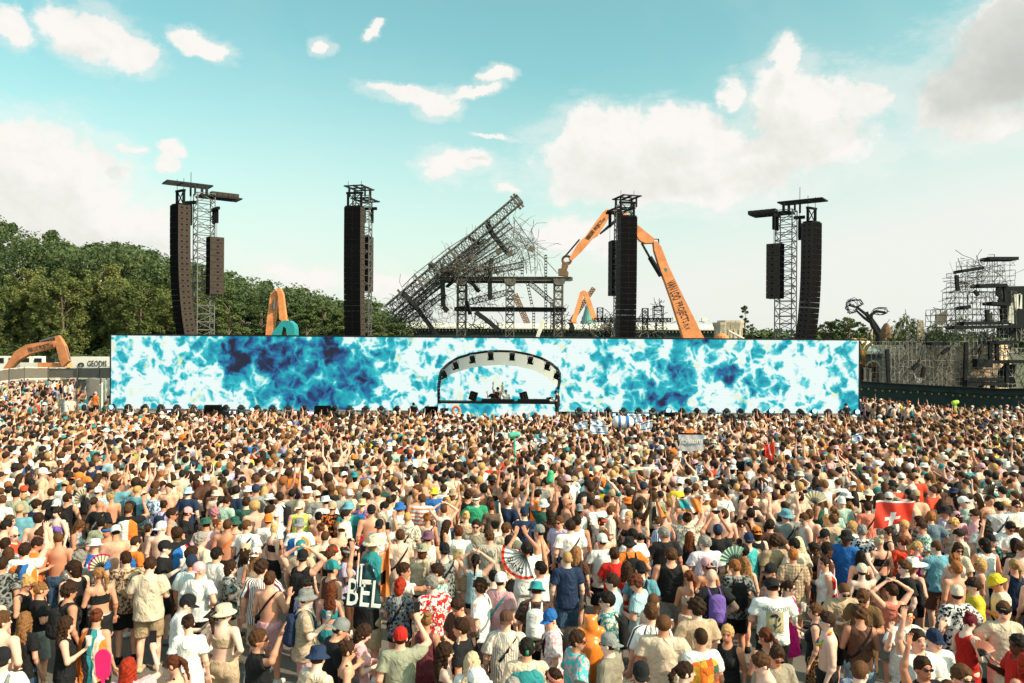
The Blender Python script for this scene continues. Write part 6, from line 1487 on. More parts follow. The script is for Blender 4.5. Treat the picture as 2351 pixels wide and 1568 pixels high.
-4.60 18.95 1.79 m d 23 t:grey s:black s:dbr c:cream -
-4.18 18.05 1.83 m d 10 t:white s:navy s:dbr b:white -
-5.12 21.66 1.81 m d 2 n s:black s:dbr C:grey -
-4.94 22.47 1.76 m d 13 t:teal s:black s:br C:grey -
-6.41 17.23 1.72 f d 2 t:beige q:beige c:pinkh - -
-3.21 14.12 1.71 f h -40 b:black q:black m:br h:red -
-8.28 21.02 1.77 m d 78 n s:black s:blk - dark
-9.03 22.11 1.81 m d -67 t:white s:black s:br b:white G
-3.47 18.56 1.67 f d -5 t:orange/tie/purple k:red s:br b:straw B:blue,full
-2.99 17.07 1.83 m d 11 n s:navy s:dbr C:black -
-3.72 20.27 1.79 m d -8 n s:black s:dbr w:black tattoo
-3.27 19.51 1.78 m d 43 n s:black a C:beige -
-3.55 21.33 1.80 m d -67 n s:black s:dbr - beard
-4.32 22.38 1.85 m d -1 n s:black s:br C:orange -
-4.24 25.40 1.77 m d -4 t:white s:black s:dbr b:cream S:black
-2.62 15.92 1.77 m x -9 t:white s:black s:dbr C:black -
-2.55 14.78 1.70 f x -8 k:cream q:black m:bln w:cream F:teal/pln/teal
-2.42 17.31 1.84 m d -14 t:white s:black s:br b:blue prt2
-2.14 16.47 1.81 m d 1 s:cream/flo/grey s:beige u:bln - S:black
-2.07 14.93 1.80 m d 14 t:blush s:beige s:br - S:black
-2.03 18.34 1.84 m d -1 s:white/sth/coral s:black s:br - -
-1.76 16.87 1.71 f d -6 k:blush q:beige n:gin - S:black
-1.55 14.93 1.77 m d -4 k:white s:black s:dbr b:plum -
-1.57 14.17 1.72 f d -25 t:cream q:black m:aub b:sage B:beige
-1.35 16.45 1.66 f d -76 n q:black l:dbr - -
-1.51 17.96 1.67 f k 6 k:white q:black s:br - -
-1.14 13.74 1.84 m c 12 k:grey/flo/black s:black s:dbr C:black S:black,tattoo
-1.00 15.27 1.80 m d -1 t:white s:beige s:aub - sun
-0.68 15.70 1.83 m d 176 s:taupe s:black s:dbr - G
-0.81 18.67 1.78 m d 190 s:green s:black s:br h:white G
-0.44 18.10 1.72 f d 5 t:brown3 l:black s:aub - -
-0.38 14.98 1.78 m d -8 s:cream/stv/grey s:beige s:br v:black -
-0.03 15.18 1.65 f d -6 k:cream k:black l:blk - -
-0.09 15.58 1.80 m d -6 t:cream s:cream s:br - -
-0.06 18.32 1.79 m d -33 t:navy s:navy u:br - -
0.08 21.15 1.69 f 1 -12 t:yellow q:white m:br C:pink F:white/check/blue
-0.69 20.08 1.84 m d -14 n s:black s:br C:blue -
-0.46 22.26 1.82 m x -2 t:black s:black s:dbr C:black prt
-0.94 21.25 1.76 m d 69 n s:black s:br - G
-1.04 19.17 1.79 m d 5 k:black s:black c:dbr - -
-1.45 19.76 1.81 m d -5 t:white s:denim s:dbr C:black B:black
-2.10 23.99 1.68 f d 7 t:cream q:black m:bln h:beige -
-1.60 21.43 1.82 m d 186 n s:black s:br - G
-1.50 22.50 1.80 m d -10 n s:black s:dbr C:plum -
-1.94 25.07 1.77 m d 5 n s:black s:dbr - S:grey
-1.88 19.50 1.78 m d 10 t:blue s:black s:dbr b:yellow -
-2.26 19.69 1.84 m d -4 k:denim s:black s:br - -
-2.84 21.13 1.67 f d -12 b:beige q:black n:gin - -
-2.80 21.62 1.83 m d 11 n s:black s:blk - S:black
-3.28 21.62 1.85 m d 66 n s:black s:br - G
-3.10 20.37 1.82 m d 5 s:pink/flo/blue s:black s:br - -
-3.03 23.00 1.82 m d -12 t:aqua s:black s:dbr - -
-2.57 23.23 1.81 m d 8 t:white s:beige s:dbr h:white prt
-2.88 17.74 1.79 m h -83 k:beige s:black s:blk - -
-0.96 17.08 1.72 f d -6 k:beige q:black n:bln - -
-1.31 24.48 1.80 m d 7 t:black s:black s:br b:lilac S:cream
0.29 16.87 1.84 m d -8 t:navy s:black s:br c:navy S:black
0.27 14.09 1.79 m p 14 t:white s:white s:blk - -
0.55 15.21 1.84 m d 81 n s:black s:dbr c:grey -
0.99 16.10 1.83 m d 146 t:lilac s:black s:br - G,beard
1.18 15.75 1.82 m d 10 t:white s:pink s:dbr - S:navy,wide,full
1.35 16.30 1.80 m d -11 k:white s:grey s:blk - -
1.52 17.62 1.77 m d 6 k:white s:black s:blk C:grey dark
1.26 18.06 1.83 m d -79 n s:black a - G,beard
0.74 18.04 1.79 m 2 -14 t:dgreen s:black s:br b:white -
0.87 17.34 1.70 f d 0 t:brown q:black l:dbr - -
0.63 19.45 1.77 m d -71 t:orange s:black s:blk - -
0.52 19.84 1.77 m d -8 t:red s:black s:dbr C:khaki -
1.39 21.21 1.77 m d -9 t:sage s:black s:dbr - -
0.64 22.33 1.83 m d -12 t:blush s:black s:dbr - -
0.97 21.31 1.78 m 2 -7 n s:black s:br w:green -
1.93 17.83 1.84 m d 37 t:white s:beige s:br - -
1.91 16.76 1.67 f d -63 b:black q:black n:dbr h:scarlet -
2.14 17.26 1.81 m d -86 s:white/stv/beige s:beige s:br - -
2.58 20.30 1.79 m h 169 n s:black s:br - G
2.95 20.16 1.82 m d 86 k:white s:black s:br - G
3.33 20.02 1.77 m d -4 n s:teal s:br - full
2.56 17.37 1.68 f 1 140 b:black q:black n:bln - W:white
2.72 17.00 1.72 f d 158 b:black q:black c:blk - -
3.02 16.31 1.78 m c 79 s:blue/stv/white s:blue s:br - G
2.93 15.17 1.82 m d 4 t:black s:black s:gry - wide
3.77 20.82 1.79 m d 7 s:white/flo/black s:black s:blk - S:black
3.70 16.72 1.79 m 2 -10 s:cream/flo/grey s:beige s:dbr - -
4.71 21.03 1.76 m d -66 t:mint s:grey s:gry - -
3.51 15.63 1.64 f d -12 k:black q:black l:aub - -
1.67 14.46 1.85 m d 7 t:white s:black s:dbr C:white B:white
1.84 15.60 1.71 f h 13 b:beige q:black m:aub c:khaki -
2.24 22.71 1.83 m d -9 t:white s:black s:dbr - F:white/half/scarlet
2.70 23.18 1.83 m k 14 t:orange s:black s:br - -
3.05 23.38 1.85 m d 8 t:cream s:black s:blk - -
1.64 22.62 1.77 m d 9 s:blue/flo/orange s:black s:br - -
4.23 22.41 1.81 m 1 -14 n s:black s:dbr - -
3.03 21.35 1.80 m d 10 t:black s:black s:dbr c:navy -
2.10 21.61 1.69 f d 10 t:cream q:black l:dbr - -
2.30 14.94 1.84 m d 11 t:white s:black s:blk - -
4.01 15.43 1.83 m p -9 t:black s:khaki s:dbr c:navy -
3.52 14.38 1.85 m d 7 t:lilac2 s:beige s:gry - wide
4.66 18.30 1.77 m d -8 n s:black s:gin - -
4.55 16.96 1.82 m d -6 n s:denim s:br - -
5.14 17.06 1.82 m d -13 n s:black s:blk - -
4.84 16.54 1.71 f h 79 b:black q:denim p:dbr - G
4.41 14.76 1.82 m d -4 k:aqua s:denim s:dbr C:navy -
4.87 15.76 1.71 f d 6 k:black q:black m:dbr C:orange -
5.24 16.10 1.79 m d -4 t:brown s:black s:blk v:black -
5.82 16.88 1.84 m 2 9 t:grey s:black s:br b:skyblue S:black,wide
4.87 14.68 1.80 m d 10 s:khaki s:khaki c:dbr - S:black
5.17 14.41 1.81 m d 5 t:cream s:black s:blk - -
6.13 16.58 1.84 m d 88 k:white s:black s:br - W:teal
6.91 19.02 1.82 m d -3 t:blush s:beige s:dbr - -
6.42 17.12 1.79 m d -44 n s:black s:br - -
6.07 15.30 1.78 m d 66 s:black/flo/beige s:black s:dbr c:black -
6.75 16.66 1.79 m d 10 t:beige s:beige s:br - prt
6.81 17.06 1.70 f d -8 b:black q:black l:bln - -
6.27 14.87 1.85 m d 132 s:blue s:navy s:blk b:black dark,G
7.62 18.37 1.84 m c 167 t:mint s:black s:dbr c:white S:black,W:orange
7.34 18.09 1.68 f d -9 t:mint q:black p:lbr - -
7.92 18.64 1.68 f d 7 k:black q:black p:lbr - -
5.57 14.04 1.83 m d -88 k:pink s:lilac s:blk - dark
5.68 14.75 1.67 f h 82 b:black q:denim s:blk - G,dark
4.08 13.99 1.80 m d 89 t:khaki s:black s:blk - G
5.58 18.59 1.76 m d -6 b:black s:black s:aub - -
5.94 20.96 1.66 f d 8 n q:black n:aub - -
5.13 19.35 1.81 m d 7 t:white s:black u:br - S:grey
5.24 20.14 1.82 m d -68 n s:black s:br - -
6.41 21.17 1.82 m d -63 n s:black s:br - G
7.74 19.77 1.79 m d 36 t:lblue s:black s:br C:teal -
8.18 20.36 1.85 m d 169 s:beige s:beige a - G
8.34 19.77 1.82 m d 13 t:sage s:black s:dbr - -
8.12 18.12 1.77 m d -8 t:coral s:black s:dbr - S:black
5.52 15.20 1.65 f d 11 t:black q:black l:plt - -
6.99 16.28 1.73 f d 65 t:white q:beige m:bln - G
6.79 15.38 1.85 m d -37 s:white/flo/black s:navy s:gry - -
6.98 15.03 1.72 f d 1 b:black q:black n:plt - S:brown
7.56 15.94 1.69 f c 80 k:black q:black n:dbr - G
7.50 15.23 1.67 f d 3 t:scarlet q:black p:aub - -
8.05 16.27 1.77 m d 76 n s:black u:bln - -
7.71 16.48 1.78 m d 78 t:grey s:black s:dbr - -
8.50 16.57 1.78 m d 71 s:grey/sth/brown s:black s:dbr - -
8.22 15.86 1.84 m d 72 s:white/flo/green s:beige s:dbr - beard
8.85 16.78 1.84 m d -1 t:greyblue s:black s:gin - -
9.30 16.75 1.71 f e 84 s:cream q:cream c:bln - G
8.74 15.48 1.77 m d 73 s:cream s:beige s:blk - -
9.92 17.65 1.66 f d 12 t:pink q:white m:blk C:pink -
10.10 17.29 1.79 m d 62 t:pink s:beige s:dbr - G,wide
9.43 17.26 1.85 m d 85 s:lilac s:black s:dbr b:black -
9.75 16.38 1.77 m d -13 t:white s:black c:blk - -
9.23 15.48 1.83 m d 66 k:white s:black c:blk - dark
11.03 17.98 1.82 m d -10 t:white s:white s:blk - S:navy
10.05 16.08 1.81 m h 177 s:white s:white s:blk - G
11.45 18.06 1.85 m d 173 t:white s:white s:dbr - G
9.16 14.32 1.78 m d 175 n s:black s:br - W:orange
8.26 14.73 1.69 f d 138 s:cream q:cream l:dbr - G
8.75 14.68 1.77 m d -3 k:white s:black m:blk - -
9.31 14.69 1.77 m d 4 t:black s:black m:blk - -
7.81 14.02 1.64 f d -62 n q:black c:gin - -
6.21 14.11 1.67 f d -8 b:black q:black l:blk - -
"""
# ================================================================ the crowd
ROWS = [r.split() for r in TABLE.strip().split('\n')]
ROWS.sort(key=lambda r: float(r[1]))
NIND = 291
CN = dict(white='white', black='black', grey='grey', navy='navy', cream='cream', beige='beige', khaki='khaki', taupe='taupe', sage='sage green', brown='dark brown', brown2='brown', brown3='grey-brown', pink='pink',
 blush='pale pink', coral='coral', orange='orange', red='red', scarlet='bright red', maroon='maroon', magenta='magenta', purple='purple', lilac='lilac', lilac2='pale lilac', blue='blue', skyblue='sky blue', lblue='light blue',
 greyblue='grey-blue', teal='teal', aqua='turquoise', mint='mint', green='green', dgreen='dark green', lime='lime', yellow='yellow', straw='straw yellow', denim='denim', lden='light denim', plum='plum', silver='silver')
PN = {'flo': 'printed', 'stv': 'striped', 'st3': 'wide striped', 'sth': 'hooped', 'pla': 'checked', 'tie': 'tie-dye', 'half': '', 'tow': ''}
TN = {'t': 't-shirt', 's': 'loose shirt', 'v': 'open shirt', 'k': 'tank top', 'b': 'crop top', 'o': 'dress'}
HTN = {'c': 'cap', 'C': 'backwards cap', 'b': 'bucket hat', 'w': 'wide hat', 'h': 'headband', 'v': 'visor'}
HRN = {'s': 'short {} hair', 'u': 'cropped {} hair', 'a': 'bald head', 'l': 'long {} hair', 'p': '{} ponytail', 'n': '{} hair bun', 'c': 'curly {} hair', 'm': '{} shoulder-length hair'}
HCN = dict(blk='black', dbr='dark', br='brown', lbr='light brown', bln='blond', plt='platinum', gin='ginger', aub='auburn', red='red', gry='grey', pinkh='pinkish', maroonh='maroon')
def desc(r):
    g, pose, yaw, top, bot, hair, hat, ex = r[3], r[4], float(r[5]), *r[6:11]
    who = 'man' if g == 'm' else 'woman'; exs = ex.split(',')
    if top == 'n': tp = 'bare-chested ' if g == 'm' else 'bare-backed '; core = tp+who
    else:
        k, cs = top.split(':'); p = cs.split('/'); a = CN.get(p[0], p[0]); pt = PN[p[1]]+' ' if len(p) > 1 else ''
        if len(p) > 2: a = a+' and '+CN.get(p[2], p[2])
        core = f'{who} in {a} {pt}{TN[k]}'
    hc = HCN.get(hair[1:].lstrip(':'), 'dark')
    if hat != '-': hk, cc = hat.split(':'); hd = f'{CN[cc]} {HTN[hk]}'
    else: hd = HRN[hair[0]].format(hc)
    extra = []
    for e in exs:
        kk = e.split(':')
        if kk[0] == 'B': extra.append(f'{CN[kk[1]]} backpack')
        elif kk[0] == 'F': extra.append('a flag worn as cape')
        elif kk[0] == 'lei': extra.append('a rainbow flower garland')
        elif kk[0] == 'ded': extra.append('a flower print on the back')
        elif kk[0] == 'N': extra.append(f'{CN[kk[1]]} waist bag')
        elif kk[0] == 'S' and len(extra) == 0: extra.append(f'{CN[kk[1]]} shoulder strap')
        elif kk[0] == 'W': extra.append(f'{CN[kk[1]]} sunglasses')
    pz = {'1': 'one arm raised', '2': 'both arms raised', 'k': 'hands on head', 'p': 'holding a phone overhead', 'x': 'one hand raised', 'w': 'both hands up', 'c': 'holding a cup', 'e': 'drinking'}.get(pose, '')
    return core, hd, (extra[0] if extra else ''), pz
def wc(s): return len(s.split())
IND = ROWS[:NIND]; DS = [desc(r) for r in IND]
PX = [(float(r[0])/float(r[1]), float(r[2])/float(r[1])-CZ/float(r[1])) for r in IND]
def uniq(keys):
    from collections import Counter
    c = Counter(keys); return [c[k] == 1 for k in keys]
shorts = []
c1 = [d[0] for d in DS]; u1 = uniq(c1); c2 = [f'{d[0]} with {d[1]}' for d in DS]; u2 = uniq(c2)
for i in range(NIND): shorts.append(c1[i] if u1[i] else (c2[i] if u2[i] else None))
labels = []
for i, d in enumerate(DS):
    lab = f'{d[0]} with {d[1]}'
    if d[2] and wc(lab+' and '+d[2]) <= 15: lab += ' and '+d[2]
    if d[3] and wc(lab+', '+d[3]) <= 16: lab += ', '+d[3]
    labels.append(lab)
ul = uniq(labels)
for i in range(NIND):
    if u2[i]: ok = True
    if ul[i] and (u2[i] or True): continue
    # relation to the nearest person that a short phrase singles out
    cand = sorted((j for j in range(NIND) if j != i and shorts[j] and wc(shorts[j]) <= 8), key=lambda j: (PX[i][0]-PX[j][0])**2+(PX[i][1]-PX[j][1])**2)
    for j in cand[:6]:
        dx, dz = PX[i][0]-PX[j][0], PX[i][1]-PX[j][1]
        rel = ('right of' if dx > 0 else 'left of') if abs(dx) > abs(dz)*.8 else ('behind' if dz > 0 else 'in front of')
        lab = f'{DS[i][0]}, {DS[i][1]}, {rel} the {shorts[j]}'
        if wc(lab) > 16: lab = f'{DS[i][0]}, {rel} the {shorts[j]}'
        if wc(lab) <= 16 and lab not in labels: labels[i] = lab; break
def print_on(person_, g, pose, kind, items):
    me = m_top(g, pose, kind); bm = bmesh.new(); bm.from_mesh(me); bv = BVHTree.FromBMesh(bm); bm.free()
    for (pm, mat, nm, lift) in items:
        for v in pm.vertices:
            h = bv.ray_cast(Vector((v.co.x, -.9, v.co.z)), Vector((0, 1, 0)))
            v.co.y = (h[0].y if h[0] is not None else -.17)-lift
        o = link(nm, pm, mat, person_)
def flatpoly(pts):
    mb = MB(); mb.add([(x, 0, z) for x, z in pts], [tuple(range(len(pts)))]); me = mb.mesh('print'); return me
def gridpatch(x0, x1, z0, z1, n=6):
    mb = MB(); mb.grid(lambda u, v: (x0+(x1-x0)*u, 0, z0+(z1-z0)*v), n, n); return mb.mesh('print')
def textpatch(s, x, z, w, h=None):
    me = textmesh(s, 1.); xs = [v.co.x for v in me.vertices]; k = w/(max(xs)-min(xs)); kz = h if h else k
    for v in me.vertices: c = v.co.copy(); v.co = (x+c.x*k, 0, z+c.y*kz)
    return me
def line(pts, w):
    mb = MB()
    for a, b in zip(pts, pts[1:]):
        d = Vector((b[0]-a[0], 0, b[1]-a[1])).normalized(); n = Vector((-d.z, 0, d.x))*w/2
        mb.add([Vector((a[0], 0, a[1]))-n, Vector((b[0], 0, b[1]))-n, Vector((b[0], 0, b[1]))+n, Vector((a[0], 0, a[1]))+n], [(0, 1, 2, 3)])
    return mb.mesh('print')
def blob(x, z, rx, rz, n=10, rot=0.):
    c, s = math.cos(rot), math.sin(rot); return flatpoly([(x+rx*math.cos(a)*c-rz*math.sin(a)*s, z+rx*math.cos(a)*s+rz*math.sin(a)*c) for a in [2*math.pi*i/n for i in range(n)]])
PI_ = flat('print_ink', (.02, .03, .06), .8); PB = flat('print_beige', (.50, .42, .24), .8); PT = flat('print_teal', (.05, .30, .32), .8); PG = flat('print_green', (.05, .25, .12), .8); PO = flat('print_amber', (.45, .24, .06), .8); PW = flat('print_white', (.75, .75, .74), .8)
def prints(b, g, pose, kind, exs):
    if 'ded' in exs:
        it = [(textpatch('DEDICATED', 0, 1.375, .29, .075), PI_, 'lettering', .010), (gridpatch(-.11, .09, 1.07, 1.345), PB, 'print_panel', .008)]
        it += [(line([(-.02, 1.09), (-.005, 1.16), (0, 1.26)], .010), PI_, 'flower_stem', .012), (line([(-.01, 1.13), (.04, 1.17), (.055, 1.20)], .014), PI_, 'flower_stem', .012)]
        it += [(blob(x, z, a, c, 10, r), PI_, 'flower_petal', .012) for x, z, a, c, r in ((-.02, 1.30, .035, .022, .3), (-.045, 1.285, .025, .02, 0), (.01, 1.285, .02, .025, 0), (.035, 1.245, .012, .034, -.3), (-.025, 1.16, .009, .03, .2))]
        print_on(b, g, pose, kind, it)
    if 'tri' in exs:
        print_on(b, g, pose, kind, [(line([(-.13, 1.14), (0, 1.36), (.12, 1.10), (-.13, 1.14)], .018), PT, 'triangle_print', .010), (flatpoly([(-.02, 1.15), (.02, 1.27), (.075, 1.14)]), PW, 'triangle_print', .010)])
    if 'prt' in exs:
        print_on(b, g, pose, kind, [(blob(0, 1.26, .06, .05, 9, .4), PT, 'back_print', .004), (blob(.03, 1.20, .05, .03, 8, 1.), PT, 'back_print', .005), (line([(-.08, 1.36), (.09, 1.36)], .018), PI_, 'back_print', .004), (line([(-.09, 1.10), (.08, 1.10)], .012), PI_, 'back_print', .004)])
    if 'prt2' in exs:
        print_on(b, g, pose, kind, [(gridpatch(-.12, .12, 1.08, 1.36), PB, 'print_panel', .008), (textpatch('EIN', -.03, 1.325, .11), PG, 'lettering', .007), (textpatch('LAGER', 0, 1.265, .20), PG, 'lettering', .007), (line([(-.1, 1.2), (.1, 1.2)], .03), PG, 'back_print', .007), (line([(-.1, 1.14), (.1, 1.14)], .03), PG, 'back_print', .007)])
    if 'num' in exs:
        print_on(b, g, pose, kind, [(textpatch('27', 0, 1.2, .16), PW, 'lettering', .004), (line([(-.09, 1.37), (.09, 1.37)], .03), PW, 'lettering', .004)])
    if 'sun' in exs:
        rr = random.Random(4); print_on(b, g, pose, kind, [(gridpatch(-.10, .10, 1.02, 1.36), PB, 'print_panel', .004)]+[(blob(rr.uniform(-.06, .06), rr.uniform(1.18, 1.32), .022, .02), PO, 'flower_print', .007+.0004*k) for k in range(8)]+[(line([(x, 1.16), (x*.3, 1.08)], .012), PG, 'flower_stem', .006) for x in (-.04, 0, .04)])
CUPM = None
def cup_mat():
    m, t, b = material('clear_cup', .12, 0, .6); b.inputs['Base Color'].default_value = (.75, .73, .70, 1); b.inputs['Alpha'].default_value = .55; return m
CUPM = cup_mat(); BEER = flat('beer', (.62, .26, .05), .25); PHN = flat('phone_glass', (.01, .01, .012), .15, spec=.8)
cup_me = MB().lathe([(.030, 0), (.040, .125), (.038, .125), (.029, .004)], 14).mesh('cup', True); beer_me = MB().lathe([(.001, .005), (.028, .006), (.035, .08), (.001, .081)], 14).mesh('drink', True)
phone_me = MB().box((0, 0, 0), (.078, .009, .16)).mesh('phone')
def hand_point(b, g, pose, side=1, off=.10):
    sh, e, w, d = arm_pts(g, pose, side); M = Matrix.Translation(b.location) @ b.rotation_euler.to_matrix().to_4x4() @ Matrix.Diagonal((*b.scale, 1)); return M @ Vector(w+d*off), b.rotation_euler.z
PEOPLE = []
def held(b, g, pose, short, n):
    if not short or wc(short) > 9: return
    if pose in ('c', 'e'):
        p, rz = hand_point(b, g, pose); t = thing('plastic_cup', f'clear plastic cup held by the {short}', 'cup', p+Vector((0, 0, -.05)), rz); t.rotation_euler = (0, 0, rz)
        link('cup_wall', variant(cup_me, CUPM, 'cup_wall'), None, t); link('drink', variant(beer_me, BEER, 'drink'), None, t)
    elif pose == 'x' and 'p' in n:
        p, rz = hand_point(b, g, pose); tag(link('phone', variant(phone_me, PHN, 'phone'), None, None, p+Vector((0, 0, .07)), (0, 0, rz)), f'dark phone held up by the {short}', 'phone')
    elif pose in ('p',) or (pose == 'h' and 'q' in n):
        p, rz = hand_point(b, g, pose); p2, _ = hand_point(b, g, pose, -1); tag(link('phone', variant(phone_me, PHN, 'phone'), None, None, (p+p2)/2+Vector((0, 0, .02 if pose == 'p' else .05)), (0 if pose == 'p' else R(-50), R(90) if pose == 'p' else 0, rz)), f'dark phone held by the {short}', 'phone')
for i, r in enumerate(IND):
    x, y, h, yaw = float(r[0]), float(r[1]), float(r[2]), float(r[5]); exs = r[10]
    b, pose = person(x, y, 0, h, r[3], r[4], yaw, *r[6:11], shoes=y < 15.5)
    b['label'] = labels[i]; b['category'] = 'person'; b['group'] = 'festival crowd standing before the stage'
    if r[6] != 'n': prints(b, r[3], pose, r[6][0], exs.split(','))
    PEOPLE.append(b); held(b, r[3], pose, shorts[i], 'p' if i % 2 == 0 else 'q')
# people on and by the stage
def staged(u, v, d, z, g, pose, yaw, top, bot, hair, hat, ex, label, k=7):
    p = ZZ(k, u, v, d); h = max(1.5, min(1.9, p.z-z)); b, po = person(p.x, d, p.z-h, h, g, pose, yaw, top, bot, hair, hat, ex); b['label'] = label; b['category'] = 'person'; return b, po
staged(1093, 690, 50.2, .84, 'm', 'w', 176, 't:black', 'l:black', 'a', '-', '-', 'bald DJ in black t-shirt with arms spread behind the booth desk')
staged(1146, 664, 50.9, .84, 'm', '2', 180, 't:black', 'l:black', 's:dbr', 'c:black', '-', 'DJ in black t-shirt and cap raising both hands together')
staged(1255, 700, 50.2, .84, 'm', '1', 184, 't:white', 'l:beige', 's:dbr', '-', 'G', 'DJ in white t-shirt and sunglasses pointing one arm up')
pl = ZZ(7, 1960, 1070, 48.4); tag(MB().box((0, 0, .40), (1.1, 1.1, .80)).build('camera_platform', K['black'], None, loc=(pl.x, 48.4, 0)), 'small black camera platform at the right corner of the booth', 'platform')
cmn, po = staged(1945, 705, 48.4, .80, 'm', 'h', 80, 't:black', 's:black', 's:dbr', 'c:black', 'N:black', 'camera operator in black with headphones standing beside the booth')
pc, _ = hand_point(cmn, 'm', 'h'); t = thing('video_camera', 'black video camera in the hands of the operator beside the booth', 'camera', pc+Vector((-.05, 0, .05)), R(90)); MB().box((0, .05, 0), (.12, .26, .14)).build('camera_body', K['black'], t); MB().lathe([(.045, 0), (.055, .14), (.001, .14)], 12, Matrix.Translation((0, .18, 0)) @ Matrix.Rotation(R(-90), 4, 'X')).build('lens', LENS_OFF, t)
staged(18, 868, 50.0, 0, 'm', 'h', 30, 't:black', 's:black', 's:dbr', '-', '-', 'man in black crouching at the deck left of the booth')
t_ = ZZ(3, 10, 10, 49.6); p = P(243, 922, 50.6); b, _ = person(p.x, 50.6, p.z-1.75, 1.75, 'm', 'd', -20, 't:dgreen', 'l:black', 's:dbr', '-', '-'); b['label'] = 'guard in dark jacket at the left end of the LED wall'; b['category'] = 'person'
p = P(1944, 925, 49.3); b, _ = person(p.x, 49.3, p.z-1.72, 1.72, 'm', 'h', 20, 't:black', 's:black', 's:dbr', 'c:black', '-'); b['label'] = 'camera man in black at the right end of the stage deck'; b['category'] = 'person'
p = P(1016, 940, 47.8)
cs = thing('broadcast_camera', 'large black broadcast camera on pedestal in front of the booth left corner', 'camera', (p.x, 47.9, 0)); MB().tube([(0, 0, 0), (0, 0, p.z-.25)], [.14, .09]).build('pedestal', K['black'], cs); MB().box((0, 0, p.z-.1), (.26, .55, .30)).box((.25, -.2, p.z), (.2, .2, .16)).build('camera_body', K['black'], cs); MB().lathe([(.09, 0), (.11, .4), (.001, .4)], 12, Matrix.Translation((0, .25, p.z-.08)) @ Matrix.Rotation(R(-90), 4, 'X')).build('lens', LENS_OFF, cs)
# ---------------------------------------------------------------- flags, fans and inflatables
def solid(name, col, rough=.7): return flat(name, col, rough, 0, .12, 4.)
def cloth(name, label, cat, px, d, mats, amp=.05, nu=16, nv=10, seed=0, paint=None):
    """cloth hung between four corners (tl,tr,br,bl in photo pixels) at depth d; paint(u,v)->material index"""
    A = [P(x, y, d) for x, y in px]; c = sum(A, Vector())/4; mb = MB(); rr = random.Random(seed+3); f1, f2 = rr.uniform(5, 9), rr.uniform(2, 5)
    def f(u, v, o=0.):
        q = (A[0]*(1-u)+A[1]*u)*(1-v)+(A[3]*(1-u)+A[2]*u)*v; return q-c+Vector((0, amp*(math.sin(f1*u+f2*v+seed)+.5*math.sin(f1*2.1*u-v*4))+o, amp*.5*math.sin(u*4+seed)*(1-v)*.6))
    mb.grid(f, nu, nv); mb.grid(lambda u, v: f(u, v, .008), nu, nv); me = bpy.data.meshes.new(name); me.from_pydata([tuple(v) for v in mb.V], [], mb.F)
    for m_ in mats: me.materials.append(m_)
    if paint:
        k = 0
        for s in range(2):
            for j in range(nv):
                for i in range(nu): me.polygons[k].material_index = paint((i+.5)/nu, (j+.5)/nv); k += 1
    me.polygons.foreach_set('use_smooth', [True]*len(me.polygons)); o = link(name, me); o.location = c; return tag(o, label, cat)
def P4(x, y): return (x*.574, y*.574)
def TP(tl, u, v): return ((({'0': 0, '1': 680, '2': 1360, '3': 2040, '4': 2720, '5': 3346}[tl[1]])+u*.319)*.57397, ((2232 if tl[0] == 'A' else 1800)+v*.319)*.57397)
RED = solid('red_flag_cloth', (.72, .045, .02)); WHT = solid('white_flag_cloth', (.78, .78, .78)); BLU = solid('blue_flag_cloth', (.03, .16, .50)); ORG = solid('orange_flag_cloth', (.75, .22, .05)); TEA = solid('teal_flag_cloth', (.03, .35, .40)); DGR = solid('dark_green_flag_cloth', (.008, .045, .055)); GRY = solid('grey_banner_cloth', (.42, .42, .46)); PNK = solid('pink_plastic', (.75, .02, .16), .4)
cloth('flag', 'bright red flag with white cross held open above the crowd at the right', 'flag', [TP('B5', 510, 650), TP('B5', 985, 632), TP('B5', 940, 900), TP('B5', 465, 985)], 16.3, [RED, WHT], .05, 24, 16, 1, lambda u, v: 1 if (v < .07 or (.36 < u < .52 and .42 < v < .98) or (.24 < u < .66 and .62 < v < .78)) else 0)
fl_ = cloth('flag', 'dark green flag with big white letters held behind a man near the front', 'flag', [TP('A2', 130, 330), TP('A2', 480, 325), TP('A2', 530, 650), TP('A2', 30, 610)], 10.75, [DGR], .03, 12, 8, 2)
def settext(s, a, b, d, hgt, par, mat, flip=False):
    pa, pb = P(*a, d), P(*b, d); me = textmesh(s, 1., .01); xs = [v.co.x for v in me.vertices]; w = max(xs)-min(xs); L = (pb-pa).length; ex_ = (pb-pa).normalized(); ez = Vector((-ex_.z, 0, ex_.x)); k = L/w
    for v in me.vertices: c = v.co.copy(); v.co = (pa+pb)/2+ex_*(c.x*k*(-1 if flip else 1))+ez*c.y*hgt-par.location+Vector((0, c.z, 0))
    return link('lettering', me, mat, par)
settext('BEL', TP('A2', 85, 440), TP('A2', 510, 480), 10.66, .52, fl_, PW); settext('JL', TP('A2', 190, 240), TP('A2', 330, 250), 10.66, .40, cloth('flag', 'crumpled green and white flag end bunched over the lettered flag', 'flag', [TP('A2', 260, 90), TP('A2', 410, 95), TP('A2', 450, 325), TP('A2', 150, 300)], 10.75, [DGR], .03, 8, 6, 5), PW)
cloth('flag', 'orange and teal flag stretched overhead between raised hands', 'flag', [TP('B4', -40, 600), TP('B4', 240, 560), TP('B4', 290, 790), TP('B4', 30, 770)], 16.6, [ORG, TEA, WHT], .05, 16, 12, 3, lambda u, v: 1 if (u < .45 and .15 < v < .8) else (2 if abs(u-.5) < .06 or v < .08 else 0))
